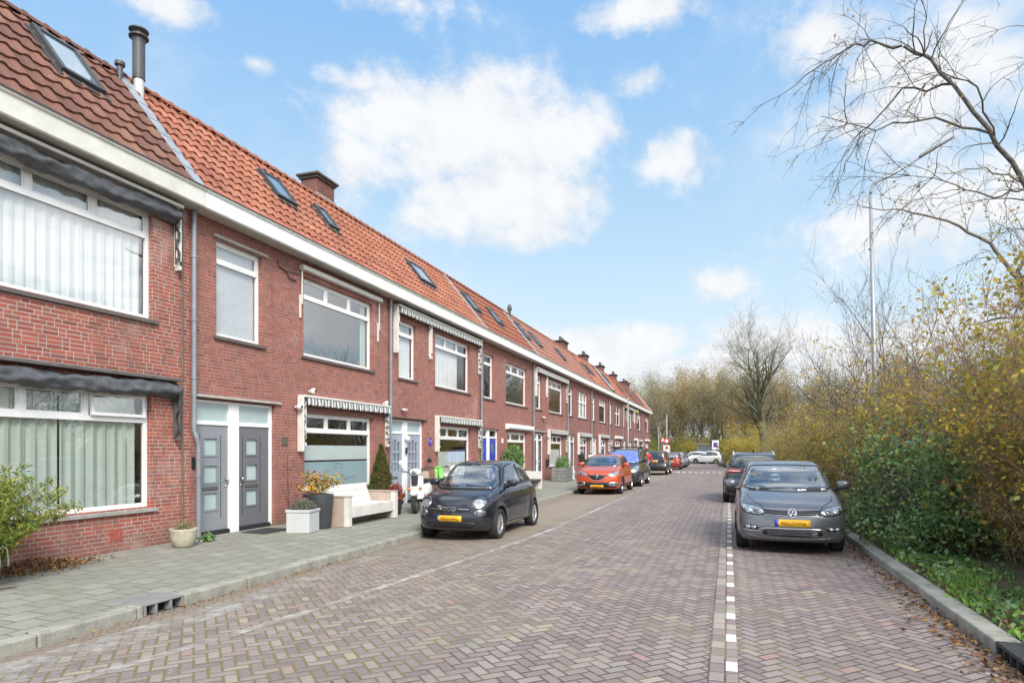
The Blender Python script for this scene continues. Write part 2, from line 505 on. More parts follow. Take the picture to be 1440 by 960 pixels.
# painted lines
def ribbon(name, pts, w, mat, dz=.004):
    V = []; Fc = []
    P = [Vector((p[0], p[1])) for p in pts]
    for i, p in enumerate(P):
        d = (P[min(i + 1, len(P) - 1)] - P[max(i - 1, 0)]).normalized(); nrm = Vector((-d.y, d.x))
        ww = w[i] if isinstance(w, list) else w
        for s_ in (-1, 0, 1):
            q = p + nrm * s_ * ww / 2; V.append((q.x, q.y, camber(q.x) + dz))
    for i in range(len(P) - 1):
        for k in (0, 1): Fc.append((3 * i + k + 1, 3 * i + k, 3 * i + 3 + k, 3 * i + k + 4))
    return tag(mesh_obj(name, V, Fc, mat), kind='structure')
def dens_pts(pts, n=6):
    out = []
    for a, b_ in zip(pts[:-1], pts[1:]):
        for k in range(n): out.append((a[0] + (b_[0] - a[0]) * k / n, a[1] + (b_[1] - a[1]) * k / n))
    return out + [pts[-1]]
ribbon('bay_line_marking', dens_pts([(-4.95, 1.4), (-4.63, 3.42), (-4.37, 4.7), (-4.22, 5.7), (-3.98, 7.95), (-3.68, 11.04), (-3.56, 13.31), (-3.52, 18), (-3.5, 30)]), .12, M['worn'])
wb = dens_pts([(-5.45, 1.5), (-5.32, 3.45), (-5.25, 4.5), (-5.24, 5.4), (-5.28, 6.3), (-5.38, 7.5), (-5.46, 9.08), (-5.5, 11)])
ribbon('old_kerb_line_marking', wb, [.62 - .45 * i / len(wb) for i in range(len(wb))], M['stain'], .003)
# white teeth of the speed table
mb = MB()
for k in range(9):
    mb.box(-3.6 + k * .42, -3.42 + k * .42, 48.9, 49.5, -.09, .012)
tag(mb.build('hump_marking', M['white_brick']), kind='structure')
# verge
rs = random.Random(5)
xs = [XR + .19, 2.4, 2.7, 3.1, 3.6, 4.5, 6, 9, 14, 30]
V = []; Fc = []; ys = [-9 + i * .5 for i in range(110)] + [46 + i * 3 for i in range(40)]
for y in ys:
    for i, X in enumerate(xs):
        zz = .085 + (0 if i == 0 else rs.uniform(0, .05) + min(.16, (X - 2.2) * .06))
        V.append((X, y, zz))
n = len(xs)
for k in range(len(ys) - 1):
    for i in range(n - 1): Fc.append((k * n + i, k * n + i + 1, (k + 1) * n + i + 1, (k + 1) * n + i))
tag(mesh_obj('verge', V, Fc, M['soil'], smooth=True), kind='structure')
# verge beyond the parking strip comes further into the road
V = [(-.1, 62, -.02), (XR + .2, 50, -.02), (XR + .2, 79, -.02), (-1.2, 79, -.02), (-.1, 62, .1), (XR + .2, 50, .1), (XR + .2, 79, .1), (-1.2, 79, .1)]
tag(mesh_obj('verge_bulge', V, [(4, 5, 6, 7), (0, 1, 5, 4), (3, 0, 4, 7)], M['far_grass']), kind='structure')

# storm drain inlets set in the kerb lines
M['drain'] = plain('drain_cast_concrete', (.22, .22, .215), .7, var=.15, nscale=8, bump=.2)
M['drain_iron'] = plain('drain_cast_iron', (.06, .06, .065), .55, metal=.3, var=.2, nscale=10)
M['black'] = plain('black_void', (.008, .008, .008), .9)
t = empty('storm_drain', (XK - .2, (DR0 + DR1) / 2, 0), 0, 'pale concrete storm drain inlet with three slots set in left kerb', 'storm drain')
mb = MB(); hw = (DR1 - DR0) / 2
mb.box(-.25, .20, -hw + .004, hw - .004, .045, .066); mb.box(-.25, .10, -hw + .004, hw - .004, -.2, .045)
for a in (-hw + .004, -.12, .07, hw - .034): mb.box(.1, .198, a, a + .03, -.06, .045)
mb.build('drain_block', M['drain'], t, bevel=.006)
mb = MB(); mb.box(.1005, .103, -hw + .04, hw - .04, -.06, .043); mb.build('slot', M['black'], t)
t = empty('storm_drain', (XR + .1, 5.87, 0), 0, 'dark iron storm drain inlet at end of right verge kerb', 'storm drain')
mb = MB(); mb.box(-.105, .25, -.34, .34, .09, .125); mb.box(.0, .25, -.34, .34, -.2, .09)
for k in range(6): mb.box(-.1, -.0, -.34 + k * .131, -.34 + k * .131 + .03, -.05, .09)
mb.build('drain_cover', M['drain_iron'], t, bevel=.006)
mb = MB(); mb.box(-.006, -.002, -.3, .3, -.05, .088); mb.build('slot', M['black'], t)
# ------------------------------------------------------------------ house materials
def brick(name, cols, joint, soot=.25):
    m, nt, b = new_mat(name)
    P = nt.geo('Position'); x, y, z = nt.sep(P)
    yy = y + x
    ch = .0615; sp = .33
    rw = z * (1 / ch); j = rw.floor(); fz = rw - j
    off = nt.white(nt.comb(j, 7., 0.)) * 6.; off = off.floor() * (1 / 6.)
    u = yy * (1 / sp) + off; i = u.floor(); f = u - i
    hd = f.gt(2 / 3.)                                     # header bricks close each stretcher
    ls = f.min((f - 2 / 3.).abs()).min(1. - f) * sp        # metres to the nearest head joint
    e = ls.min(fz.min(1. - fz) * ch)
    P2 = nt.noise(P, 14., 3.) * .004
    r = nt.white(nt.comb(i, j, hd)); r2 = nt.white(nt.comb(j, i, hd + 3.))
    fine = nt.noise(P, 70., 4., .7); big = nt.noise(P, .7, 4., .6); mid = nt.noise(P, 4., 4., .6)
    n = len(cols)
    c = nt.ramp(r, [(k / max(1, n - 1), cc) for k, cc in enumerate(cols)])
    c = nt.mix(nt.step(fine, .35, .8) * .35, c, tuple(v * .62 for v in cols[0]))
    jm = nt.step(e - P2, .0025, .0065, 1., 0.)
    jcol = nt.mix(nt.step(mid, .4, .7), joint, tuple(v * .7 for v in joint))
    c = nt.mix(jm, c, jcol)
    c = nt.mix(nt.step(big, .45, .75) * soot, c, (.13, .075, .065))
    c = nt.mix(nt.step(z + nt.noise(P, 1.5, 3.) * .3, .25, .75, .45, 0.), c, (.17, .115, .10))
    st = nt.noise(nt.comb(yy * 2.6, 0., z * .22), 1.6, 5., .7)
    c = nt.mix(nt.step(st, .52, .74) * .40, c, (.15, .085, .075))
    c = nt.mix(nt.step(nt.noise(P, .45, 5., .7), .56, .66) * .28, c, (.52, .40, .36))
    setp(nt, b, **{'Base Color': c, 'Roughness': nt.fmix(r2, .75, .92), 'Specular IOR Level': .25})
    nt.put(b.inputs['Normal'], nt.bump(nt.step(e, .001, .009) + fine * .25 + r2 * .2, .55, .006))
    return m
M['brickA'] = brick('red_brick_pale_joints', [(.29, .085, .068), (.40, .115, .08), (.35, .10, .072), (.25, .105, .095), (.46, .135, .085), (.22, .075, .06)], (.44, .375, .33), .2)
M['brickB'] = brick('muted_red_brick', [(.28, .105, .085), (.36, .13, .10), (.32, .115, .09), (.25, .11, .10), (.41, .155, .115), (.21, .085, .075)], (.36, .25, .215), .25)
M['brickC'] = brick('dark_red_brick', [(.24, .088, .078), (.30, .105, .09), (.27, .095, .085), (.22, .095, .09)], (.29, .21, .185), .3)

def tiles(name, cols, tw, th, slope_len, moss=.3):
    m, nt, b = new_mat(name)
    P = nt.coords('UV'); u, v, _ = nt.sep(P)
    G_ = nt.geo('Position')
    i = (u * (1 / tw)).floor(); j = (v * (1 / th)).floor()
    r = nt.white(nt.comb(i, j, 4.))
    n = len(cols)
    c = nt.ramp(r, [(k / (n - 1), cc) for k, cc in enumerate(cols)])
    c = nt.mix(nt.step(nt.noise(G_, 1.4, 5., .7), .5, .75) * moss, c, tuple(x * .45 for x in cols[0]))
    c = nt.mix(nt.step(nt.noise(G_, 9., 5., .7), .55, .8) * .5, c, tuple(x * .6 for x in cols[0]))
    c = nt.mix(nt.step(nt.noise(G_, 3.1, 6., .75), .60, .70) * .35, c, (.30, .27, .20))
    fv = (v * (1 / th)).fract()
    c = nt.mix(nt.step(fv + nt.noise(G_, 14., 3.) * .2, .14, .02) * .0, c, (.05, .03, .02))
    setp(nt, b, **{'Base Color': c, 'Roughness': .72, 'Specular IOR Level': .35})
    nt.put(b.inputs['Normal'], nt.bump(nt.noise(G_, 60., 4., .7), .3, .006))
    return m
ORG = [(.24, .085, .055), (.31, .115, .068), (.36, .14, .085), (.27, .10, .06), (.40, .175, .11), (.20, .075, .05)]
BRN = [(.13, .062, .046), (.165, .075, .055), (.20, .09, .065), (.15, .068, .05), (.23, .115, .08)]
DOR = [(.22, .075, .045), (.27, .095, .055), (.29, .105, .06), (.24, .085, .05)]
PNK = [(.28, .13, .09), (.32, .145, .10), (.34, .16, .115), (.27, .125, .09)]
TM = {'org': tiles('orange_clay_pantiles', ORG, .235, .31, 3), 'brn': tiles('brown_concrete_tiles', BRN, .30, .335, 3),
      'dor': tiles('deep_orange_flat_tiles', DOR, .30, .40, 3, .15), 'pnk': tiles('faded_pink_tiles', PNK, .30, .42, 3, .15)}
M['white'] = plain('white_upvc', (.86, .86, .86), .35, var=.04, nscale=3, spec=.5, dirt=.3, dirtcol=(.50, .49, .45))
M['offwhite'] = plain('aged_cream_timber', (.66, .65, .61), .6, var=.10, nscale=3, dirt=.35, dirtcol=(.36, .34, .29), bump=.1)
M['fascia'] = plain('white_painted_timber', (.80, .80, .79), .5, var=.08, nscale=3, dirt=.5, dirtcol=(.45, .44, .40), bump=.1)
M['soffit'] = plain('soffit_board', (.50, .49, .45), .7, var=.1, nscale=3, dirt=.3)
M['darkedge'] = plain('dark_gutter_edge', (.07, .065, .06), .6, var=.2)
M['zinc'] = plain('zinc_flashing', (.36, .38, .40), .45, metal=.35, var=.2, nscale=5, dirt=.25, dirtcol=(.2, .2, .2))
M['pipe'] = plain('grey_drainpipe', (.24, .26, .29), .45, var=.15, nscale=4, metal=.2, dirt=.3)
M['rust'] = plain('rusty_cable_duct', (.16, .12, .10), .7, var=.3)
M['sill'] = plain('dark_stone_sill', (.11, .10, .095), .7, var=.25, nscale=8, dirt=.4, dirtcol=(.2, .19, .17))
M['sillgrey'] = plain('grey_stone_sill', (.33, .31, .29), .75, var=.2, nscale=8, dirt=.3)
M['lintel'] = plain('concrete_lintel', (.42, .40, .37), .8, var=.15, nscale=6, dirt=.5, bump=.2)
M['door_grey'] = plain('pale_grey_door_paint', (.245, .265, .29), .35, var=.05, nscale=1.5)
M['door_dark'] = plain('dark_grey_door_paint', (.155, .158, .175), .35, var=.05, nscale=1.5)
M['door_lav'] = plain('lavender_grey_door_paint', (.33, .37, .46), .4, var=.05, nscale=1.5)
M['door_blue'] = plain('royal_blue_door_paint', (.035, .07, .42), .35, var=.08, nscale=2)
M['door_char'] = plain('charcoal_door_paint', (.06, .07, .08), .4, var=.1, nscale=2)
M['door_white'] = plain('white_door_paint', (.66, .68, .70), .4, var=.05)
M['steel'] = plain('brushed_steel', (.62, .62, .62), .3, metal=1., var=.05)
M['alu'] = plain('bare_aluminium', (.62, .62, .60), .45, metal=.3, var=.06)
M['dkframe'] = plain('dark_skylight_frame', (.055, .06, .065), .45, var=.15)
M['rubber'] = plain('black_rubber_strip', (.02, .02, .022), .7)
M['curtain'] = plain('white_net_curtain', (.60, .64, .64), .9, var=.04, nscale=3, spec=.1)
M['curtain2'] = plain('pale_green_curtain', (.47, .55, .49), .9, var=.05, nscale=3, spec=.1)
M['blind'] = plain('white_blind', (.70, .72, .73), .6, var=.04)
M['interior'] = plain('interior_wall', (.38, .35, .31), .9, var=.1, nscale=1)
M['inter_dark'] = plain('dim_interior_wall', (.13, .11, .10), .9, var=.1, nscale=1)  # darker wall colour than the other rooms
M['tape_grey'] = plain('grey_awning_fabric', (.085, .09, .10), .6, var=.35, nscale=9, bump=.2)
def stripes(name, a, bcol, period, axis=1):
    m, nt, b = new_mat(name)
    P = nt.coords('Object'); c = nt.sep(P)[axis]
    f = (c * (1 / period)).fract().lt(.5)
    n = nt.noise(P, 7., 4., .6)
    col = nt.mix(nt.step(n, .4, .8) * .4, nt.mix(f, a, bcol), (.30, .30, .28))
    setp(nt, b, **{'Base Color': col, 'Roughness': .8})
    return m
M['stripe'] = stripes('striped_awning_fabric', (.66, .67, .64), (.13, .15, .16), .12)
M['stripe_z'] = stripes('striped_awning_fabric_sides', (.66, .67, .64), (.13, .15, .16), .16, 2)
M['stripe_or'] = plain('orange_awning_fabric', (.62, .17, .05), .8); M['stripe_ye'] = plain('yellow_green_awning_fabric', (.50, .50, .08), .8)
def glass(name, tint=(.93, .97, .97), k=1.9, extra=.05, rough=.0):
    m, nt, b = new_mat(name)
    out = m.node_tree.nodes['Material Output']
    tr = nt.node('ShaderNodeBsdfTransparent'); tr.inputs[0].default_value = tint + (1,)
    gl = nt.node('ShaderNodeBsdfGlossy'); gl.inputs[0].default_value = (.96, .98, 1, 1); gl.inputs[1].default_value = rough
    fr = nt.node('ShaderNodeFresnel'); nt.put(fr.inputs[0], nt.fmix(nt.geo('Backfacing'), k, 1. / k))      # a thin pane: same mirror strength from both sides
    P = nt.coords('Object')
    bp = nt.bump(nt.noise(P, 1.1, 2.), .035, .05)
    nt.put(gl.inputs['Normal'], bp)
    mx = nt.node('ShaderNodeMixShader')
    nt.put(mx.inputs[0], (S(nt, fr.outputs[0]) + extra).min(1.))
    nt.l.new(tr.outputs[0], mx.inputs[1]); nt.l.new(gl.outputs[0], mx.inputs[2]); nt.l.new(mx.outputs[0], out.inputs[0])
    return m
M['glass'] = glass('window_glass', tint=(1., 1., 1.), k=1.5, extra=.13)
M['glass_clear'] = glass('clear_window_glass', tint=(1., 1., 1.), k=1.5, extra=.16)
M['glass_mirror'] = glass('sky_reflecting_glass', tint=(.95, 1., 1.), k=1.6, extra=.28)
M['glass_soft'] = plain('frosted_door_glass', (.42, .52, .53), .12, var=.05, spec=.9)
M['frost'] = plain('frosted_window_film', (.26, .37, .40), .16, var=.06, nscale=1.5, spec=.9)
M['frost_light'] = plain('frosted_film_band', (.46, .53, .53), .14, var=.05, nscale=1.5, spec=.9)
M['film_mark'] = plain('dark_window_lettering', (.10, .18, .20), .3)
M['skyglass'] = plain('skylight_glass', (.16, .20, .23), .03, spec=1., coat=1.)
M['panelwhite'] = plain('white_roof_panel', (.72, .76, .80), .3, var=.05)
M['flatroof'] = plain('bitumen_flat_roof', (.09, .085, .08), .9)
M['chimney'] = brick('dark_chimney_brick', [(.16, .065, .05), (.21, .075, .06), (.13, .06, .05)], (.20, .15, .13), .5)
M['chcap'] = plain('dark_chimney_cap', (.085, .075, .065), .85, var=.3, nscale=6, bump=.2)
M['pot'] = plain('dark_flue', (.07, .072, .078), .5, var=.2, nscale=5)
M['plastic_w'] = plain('white_plastic', (.74, .74, .74), .35, var=.04)
M['plastic_b'] = plain('black_plastic', (.02, .02, .022), .4)

# ------------------------------------------------------------------ house parts (local frame: x out of the facade, y along the street, z up)
REV = -.09        # face of the window frames behind the facade
ROOFX0, ROOFZ0, ROOFX1, ROOFZ1 = .30, 6.14, -1.50, 8.36
SL = math.hypot(ROOFX0 - ROOFX1, ROOFZ1 - ROOFZ0)
UX, UZ = (ROOFX1 - ROOFX0) / SL, (ROOFZ1 - ROOFZ0) / SL
NX, NZ = UZ, -UX
def rp(y, t, h=0.):     # point on the roof slope, t metres up, h proud of it
    return (ROOFX0 + UX * t + NX * h, y, ROOFZ0 + UZ * t + NZ * h)

def wall_with_holes(name, W, z0, z1, holes, mat, parent, th=.12, lead_mat=None):
    ys = sorted({0., W} | {h[0] for h in holes} | {h[1] for h in holes})
    zs = sorted({z0, z1} | {h[2] for h in holes} | {h[3] for h in holes})
    mb = MB()
    def hole(y, z): return any(h[0] < y < h[1] and h[2] < z < h[3] for h in holes)
    vid = {}
    def vv(y, z, x=0.):
        k = (round(y, 4), round(z, 4), x)
        if k not in vid: vid[k] = len(mb.v); mb.v.append((x, y, z))
        return vid[k]
    for a, b_ in zip(ys[:-1], ys[1:]):
        for c, d_ in zip(zs[:-1], zs[1:]):
            if hole((a + b_) / 2, (c + d_) / 2): continue
            mb.f.append((vv(a, c), vv(b_, c), vv(b_, d_), vv(a, d_))); mb.m.append(0)
    for (a, b_, c, d_) in holes:                          # reveals
        for p, q in (((a, c), (a, d_)), ((a, d_), (b_, d_)), ((b_, d_), (b_, c)), ((b_, c), (a, c))):
            mb.f.append((vv(*p), vv(*q), vv(q[0], q[1], -th), vv(p[0], p[1], -th))); mb.m.append(0)
    return mb.build(name, mat, parent)

def window(par, y0, y1, z0, z1, trans=None, mull=(), lights=None, glassm='glass', frame='white', sill='sill', fw=.065, open_light=None, lower_mull=(), bars=()):
    """framed window; mull: y of the mullions of the row of top lights above the transom"""
    x0, x1 = REV - .05, REV
    mb = MB()
    mb.box(x0, x1, y0, y0 + fw, z0, z1); mb.box(x0, x1, y1 - fw, y1, z0, z1)
    mb.box(x0, x1, y0 + fw, y1 - fw, z0, z0 + fw); mb.box(x0, x1, y0 + fw, y1 - fw, z1 - fw, z1)
    if trans: mb.box(x0, x1 + .004, y0 + fw, y1 - fw, trans - .04, trans + .04)
    zt = (trans + .04) if trans else z0 + fw
    for y in mull: mb.box(x0, x1 - .002, y - .04, y + .04, zt, z1 - fw)
    for y in lower_mull: mb.box(x0, x1 - .002, y - .035, y + .035, z0 + fw, (trans - .04) if trans else z1 - fw)
    # inner sashes of the top lights
    ed = [y0 + fw] + [y for y in mull] + [y1 - fw]
    if trans and z1 - zt > .2:
        for k in range(len(ed) - 1):
            a = ed[k] + (.04 if k else 0); c = ed[k + 1] - (.04 if k < len(ed) - 2 else 0)
            q = .032
            if open_light is not None and k == open_light: continue
            for bx in ((a, a + q, zt, z1 - fw), (c - q, c, zt, z1 - fw), (a + q, c - q, zt, zt + q), (a + q, c - q, z1 - fw - q, z1 - fw)):
                mb.box(x0 + .008, x1 - .012, *bx)
    for y, a, b_ in bars: mb.box(x0 + .02, x1 - .015, y - .012, y + .012, a, b_)
    fr = mb.build('window', M[frame], par, bevel=.004)
    g = MB(); gx = REV - .03
    g.quad((gx, y0 + .03, z0 + .03), (gx, y1 - .03, z0 + .03), (gx, y1 - .03, (trans or z1)), (gx, y0 + .03, (trans or z1)))
    if trans:
        for k in range(len(ed) - 1):
            if open_light is not None and k == open_light: continue
            g.quad((gx, ed[k], trans), (gx, ed[k + 1], trans), (gx, ed[k + 1], z1 - .03), (gx, ed[k], z1 - .03))
    g.build('pane', M[glassm], fr)
    if open_light is not None:
        k = open_light; a = ed[k] + .045; c = ed[k + 1] - .01; h = z1 - fw - zt
        s2 = MB(); q = .045
        for bx in ((a, a + q, -h, 0), (c - q, c, -h, 0), (a + q, c - q, -h, -h + q), (a + q, c - q, -q, 0)): s2.box(-.02, .02, *bx)
        so = s2.build('open_sash', M[frame], fr); so.location = (x1 + .005, 0, z1 - fw); so.rotation_euler = (0, R(-6), 0)
        g2 = MB(); g2.quad((x1 + .005, a, z1 - fw), (x1 + .005, c, z1 - fw), (x1 + .005 + .10 * h, c, zt), (x1 + .005 + .10 * h, a, zt))
        g2.build('pane', M['glass'], fr)
    if sill:
        sb = MB(); sb.hexa([(REV - .02, y0 - .08, z0 - .075), (.05, y0 - .08, z0 - .075), (.05, y1 + .08, z0 - .075), (REV - .02, y1 + .08, z0 - .075),
                            (REV - .02, y0 - .08, z0 - .004), (.05, y0 - .08, z0 - .02), (.05, y1 + .08, z0 - .02), (REV - .02, y1 + .08, z0 - .004)])
        sb.build('sill', M[sill], fr, bevel=.004)
    return fr

def curtain(par, y0, y1, z0, z1, mat='curtain', x=-.19, amp=.028, period=.16, seed=0, name='curtain'):
    rr = random.Random(seed); V = []; Fc = []; n = max(6, int((y1 - y0) / .02)); ph = rr.uniform(0, 6)
    for k in range(n + 1):
        y = y0 + (y1 - y0) * k / n
        xx = x + amp * (math.sin(y * 2 * PI / period + ph + 1.3 * math.sin(y * 3.1 + ph)) * .7 + .3 * math.sin(y * 2 * PI / period * 2.3))
        V += [(xx, y, z0), (xx + rr.uniform(-.004, .004), y, z1)]
    for k in range(n): Fc.append((2 * k, 2 * k + 2, 2 * k + 3, 2 * k + 1))
    return mesh_obj(name, V, Fc, M[mat], par, smooth=True)
def venetian(par, y0, y1, z0, z1, x=-.17):
    mb = MB(); z = z0
    while z < z1:
        mb.hexa([(x - .005, y0, z + .030), (x + .007, y0, z), (x + .007, y1, z), (x - .005, y1, z + .030)] + [(x - .003, y0, z + .032), (x + .009, y0, z + .002), (x + .009, y1, z + .002), (x - .003, y1, z + .032)]); z += .027
    return mb.build('venetian_blind', M['blind'], par)

def roof_front(par, W, kind, cuts=()):
    tw = {'org': .235, 'brn': .30, 'dor': .30, 'pnk': .30}[kind]; th = {'org': .31, 'brn': .335, 'dor': .40, 'pnk': .42}[kind]
    nt_ = max(1, round(W / tw)); tw_ = W / nt_; ns = 8
    if kind == 'org': prof = lambda f: .030 * (math.sin(2 * PI * f) * .75 + .35 * math.sin(4 * PI * f + .8))
    elif kind == 'brn': prof = lambda f: .032 * max(-.15, math.cos(2 * PI * f)) if True else 0
    else: prof = lambda f: .012 * (1 if .08 < f < .16 else 0) + .008 * math.cos(2 * PI * f)
    yy = [i * tw_ / ns for i in range(nt_ * ns + 1)]
    hp = [prof((i % ns) / ns) for i in range(nt_ * ns + 1)]
    rows = math.ceil(SL / th)
    V = []; Fc = []; UV = []; rr = random.Random(9)
    ny = len(yy); lift = .034
    for r_ in range(rows):
        t0 = r_ * th; t1 = min(SL, t0 + th)
        jit = [rr.uniform(-.006, .006) for _ in range(nt_ + 1)]
        for (t, h, uvv) in ((t0, .0, t0 + .02), (t0, lift, t0 + .02), (t0 + (t1 - t0) * .5, lift * .5, (t0 + t1) / 2), (t1, 0.0, t1 - .02)):
            for i, y in enumerate(yy):
                jj = jit[min(nt_, i // ns)]
                arc = .018 * math.cos(2 * PI * (i % ns) / ns) if (kind == 'org' and t == t0) else 0
                p = rp(y, max(0, t - arc - (jj if t == t0 else 0)), h + hp[i] + .02)
                V.append(p); UV.append((y + 1e-4, uvv))
        b0 = r_ * 4 * ny
        for s_ in range(3):
            for i in range(ny - 1):
                a = b0 + s_ * ny + i
                Fc.append((a, a + 1, a + 1 + ny, a + ny))
    o = mesh_obj('roof', V, Fc, TM[kind], par)
    me = o.data
    uvl = me.uv_layers.new(name='UVMap'); li = np.zeros(len(me.loops), dtype=np.int32); me.loops.foreach_get('vertex_index', li)
    uvc = np.array(UV, dtype=np.float32)
    # every tile takes the cell of its centre so colour never bleeds across a joint
    fi = np.array([f[0] for f in Fc]); cy = np.array([(UV[f[0]][0] + UV[f[1]][0]) / 2 for f in Fc]); cv = np.array([(UV[f[0]][1] + UV[f[2]][1]) / 2 for f in Fc])
    cvn = (np.floor(fi / (4 * ny)) + .5) * th
    uv = np.stack([np.repeat((np.floor(cy / tw_) + .5) * tw, 4), np.repeat(cvn, 4)], 1).astype(np.float32)
    uvl.data.foreach_set('uv', uv.ravel())
    return o

def ridge(par, W, kind):
    mb = MB(); y = 0.
    while y < W - .01:
        y2 = min(W, y + .34); n = 8; V = []
        for (yy, r_) in ((y, .105), (y2 - .05, .10), (y2 - .05, .118), (y2, .118)):
            for k in range(n + 1):
                a = PI * (k / n) ; V.append((ROOFX1 - .02 + math.cos(a) * r_, yy, ROOFZ1 + .01 + math.sin(a) * r_ * 1.0))
        mb.add(V, [(s * (n + 1) + k, s * (n + 1) + k + 1, (s + 1) * (n + 1) + k + 1, (s + 1) * (n + 1) + k) for s in range(3) for k in range(n)]); y = y2
    return mb.build('ridge_tiles', TM[kind], par)

def skylight(roof, y0, y1, t0, t1, glassm='skyglass', open_=False):
    def slab(mb, a, b_, c, d_, h0, h1):
        mb.hexa([rp(a, c, h0), rp(b_, c, h0), rp(b_, d_, h0), rp(a, d_, h0), rp(a, c, h1), rp(b_, c, h1), rp(b_, d_, h1), rp(a, d_, h1)])
    mb = MB(); w_ = .075
    slab(mb, y0, y0 + w_, t0, t1, 0, .13); slab(mb, y1 - w_, y1, t0, t1, 0, .13)
    slab(mb, y0 + w_, y1 - w_, t0, t0 + w_, 0, .125); slab(mb, y0 + w_, y1 - w_, t1 - w_, t1, 0, .125)
    slab(mb, y0 - .06, y1 + .06, t0 - .12, t0, .03, .065); slab(mb, y0 - .06, y0, t0, t1, .03, .06); slab(mb, y1, y1 + .06, t0, t1, .03, .06)
    o = mb.build('skylight', M['dkframe'], roof, bevel=.006)
    g = MB(); slab(g, y0 + w_, y1 - w_, t0 + w_, t1 - w_, .06, .10); g.build('pane', M[glassm], o)
    return o

def chimney(roof, y, x=-1.9, w=.55, d=.95, h=9.15, pots=2, name='chimney'):
    mb = MB(); mb.box(x - w / 2, x + w / 2, y - d / 2, y + d / 2, 7.9, h); mb.build(name, M['chimney'], roof)
    c = MB(); c.box(x - w / 2 - .05, x + w / 2 + .05, y - d / 2 - .05, y + d / 2 + .05, h + .001, h + .07)
    c.box(x - w / 2 - .1, x + w / 2 + .1, y - d / 2 - .1, y + d / 2 + .1, h + .07, h + .13); c.build('chimney_cap', M['chcap'], roof, bevel=.01)
    if pots:
        p = MB()
        for k in range(pots):
            yy = y + (k - (pots - 1) / 2) * d / max(1, pots) * .9
            p.lathe([(.09, 0), (.085, .25), (.10, .26), (.10, .3), (.06, .3), (.06, .05)], (x, yy, h + .12), n=10)
        p.build('chimney_pot', M['pot'], roof)
    f = MB(); f.box(x + w / 2 + .002, x + w / 2 + .02, y - d / 2 - .05, y + d / 2 + .05, 7.9, 8.58); f.box(x - w / 2, x + w / 2 + .03, y - d / 2 - .12, y - d / 2 - .002, 8.1, 8.42)
    f.build('chimney_flashing', M['zinc'], roof)

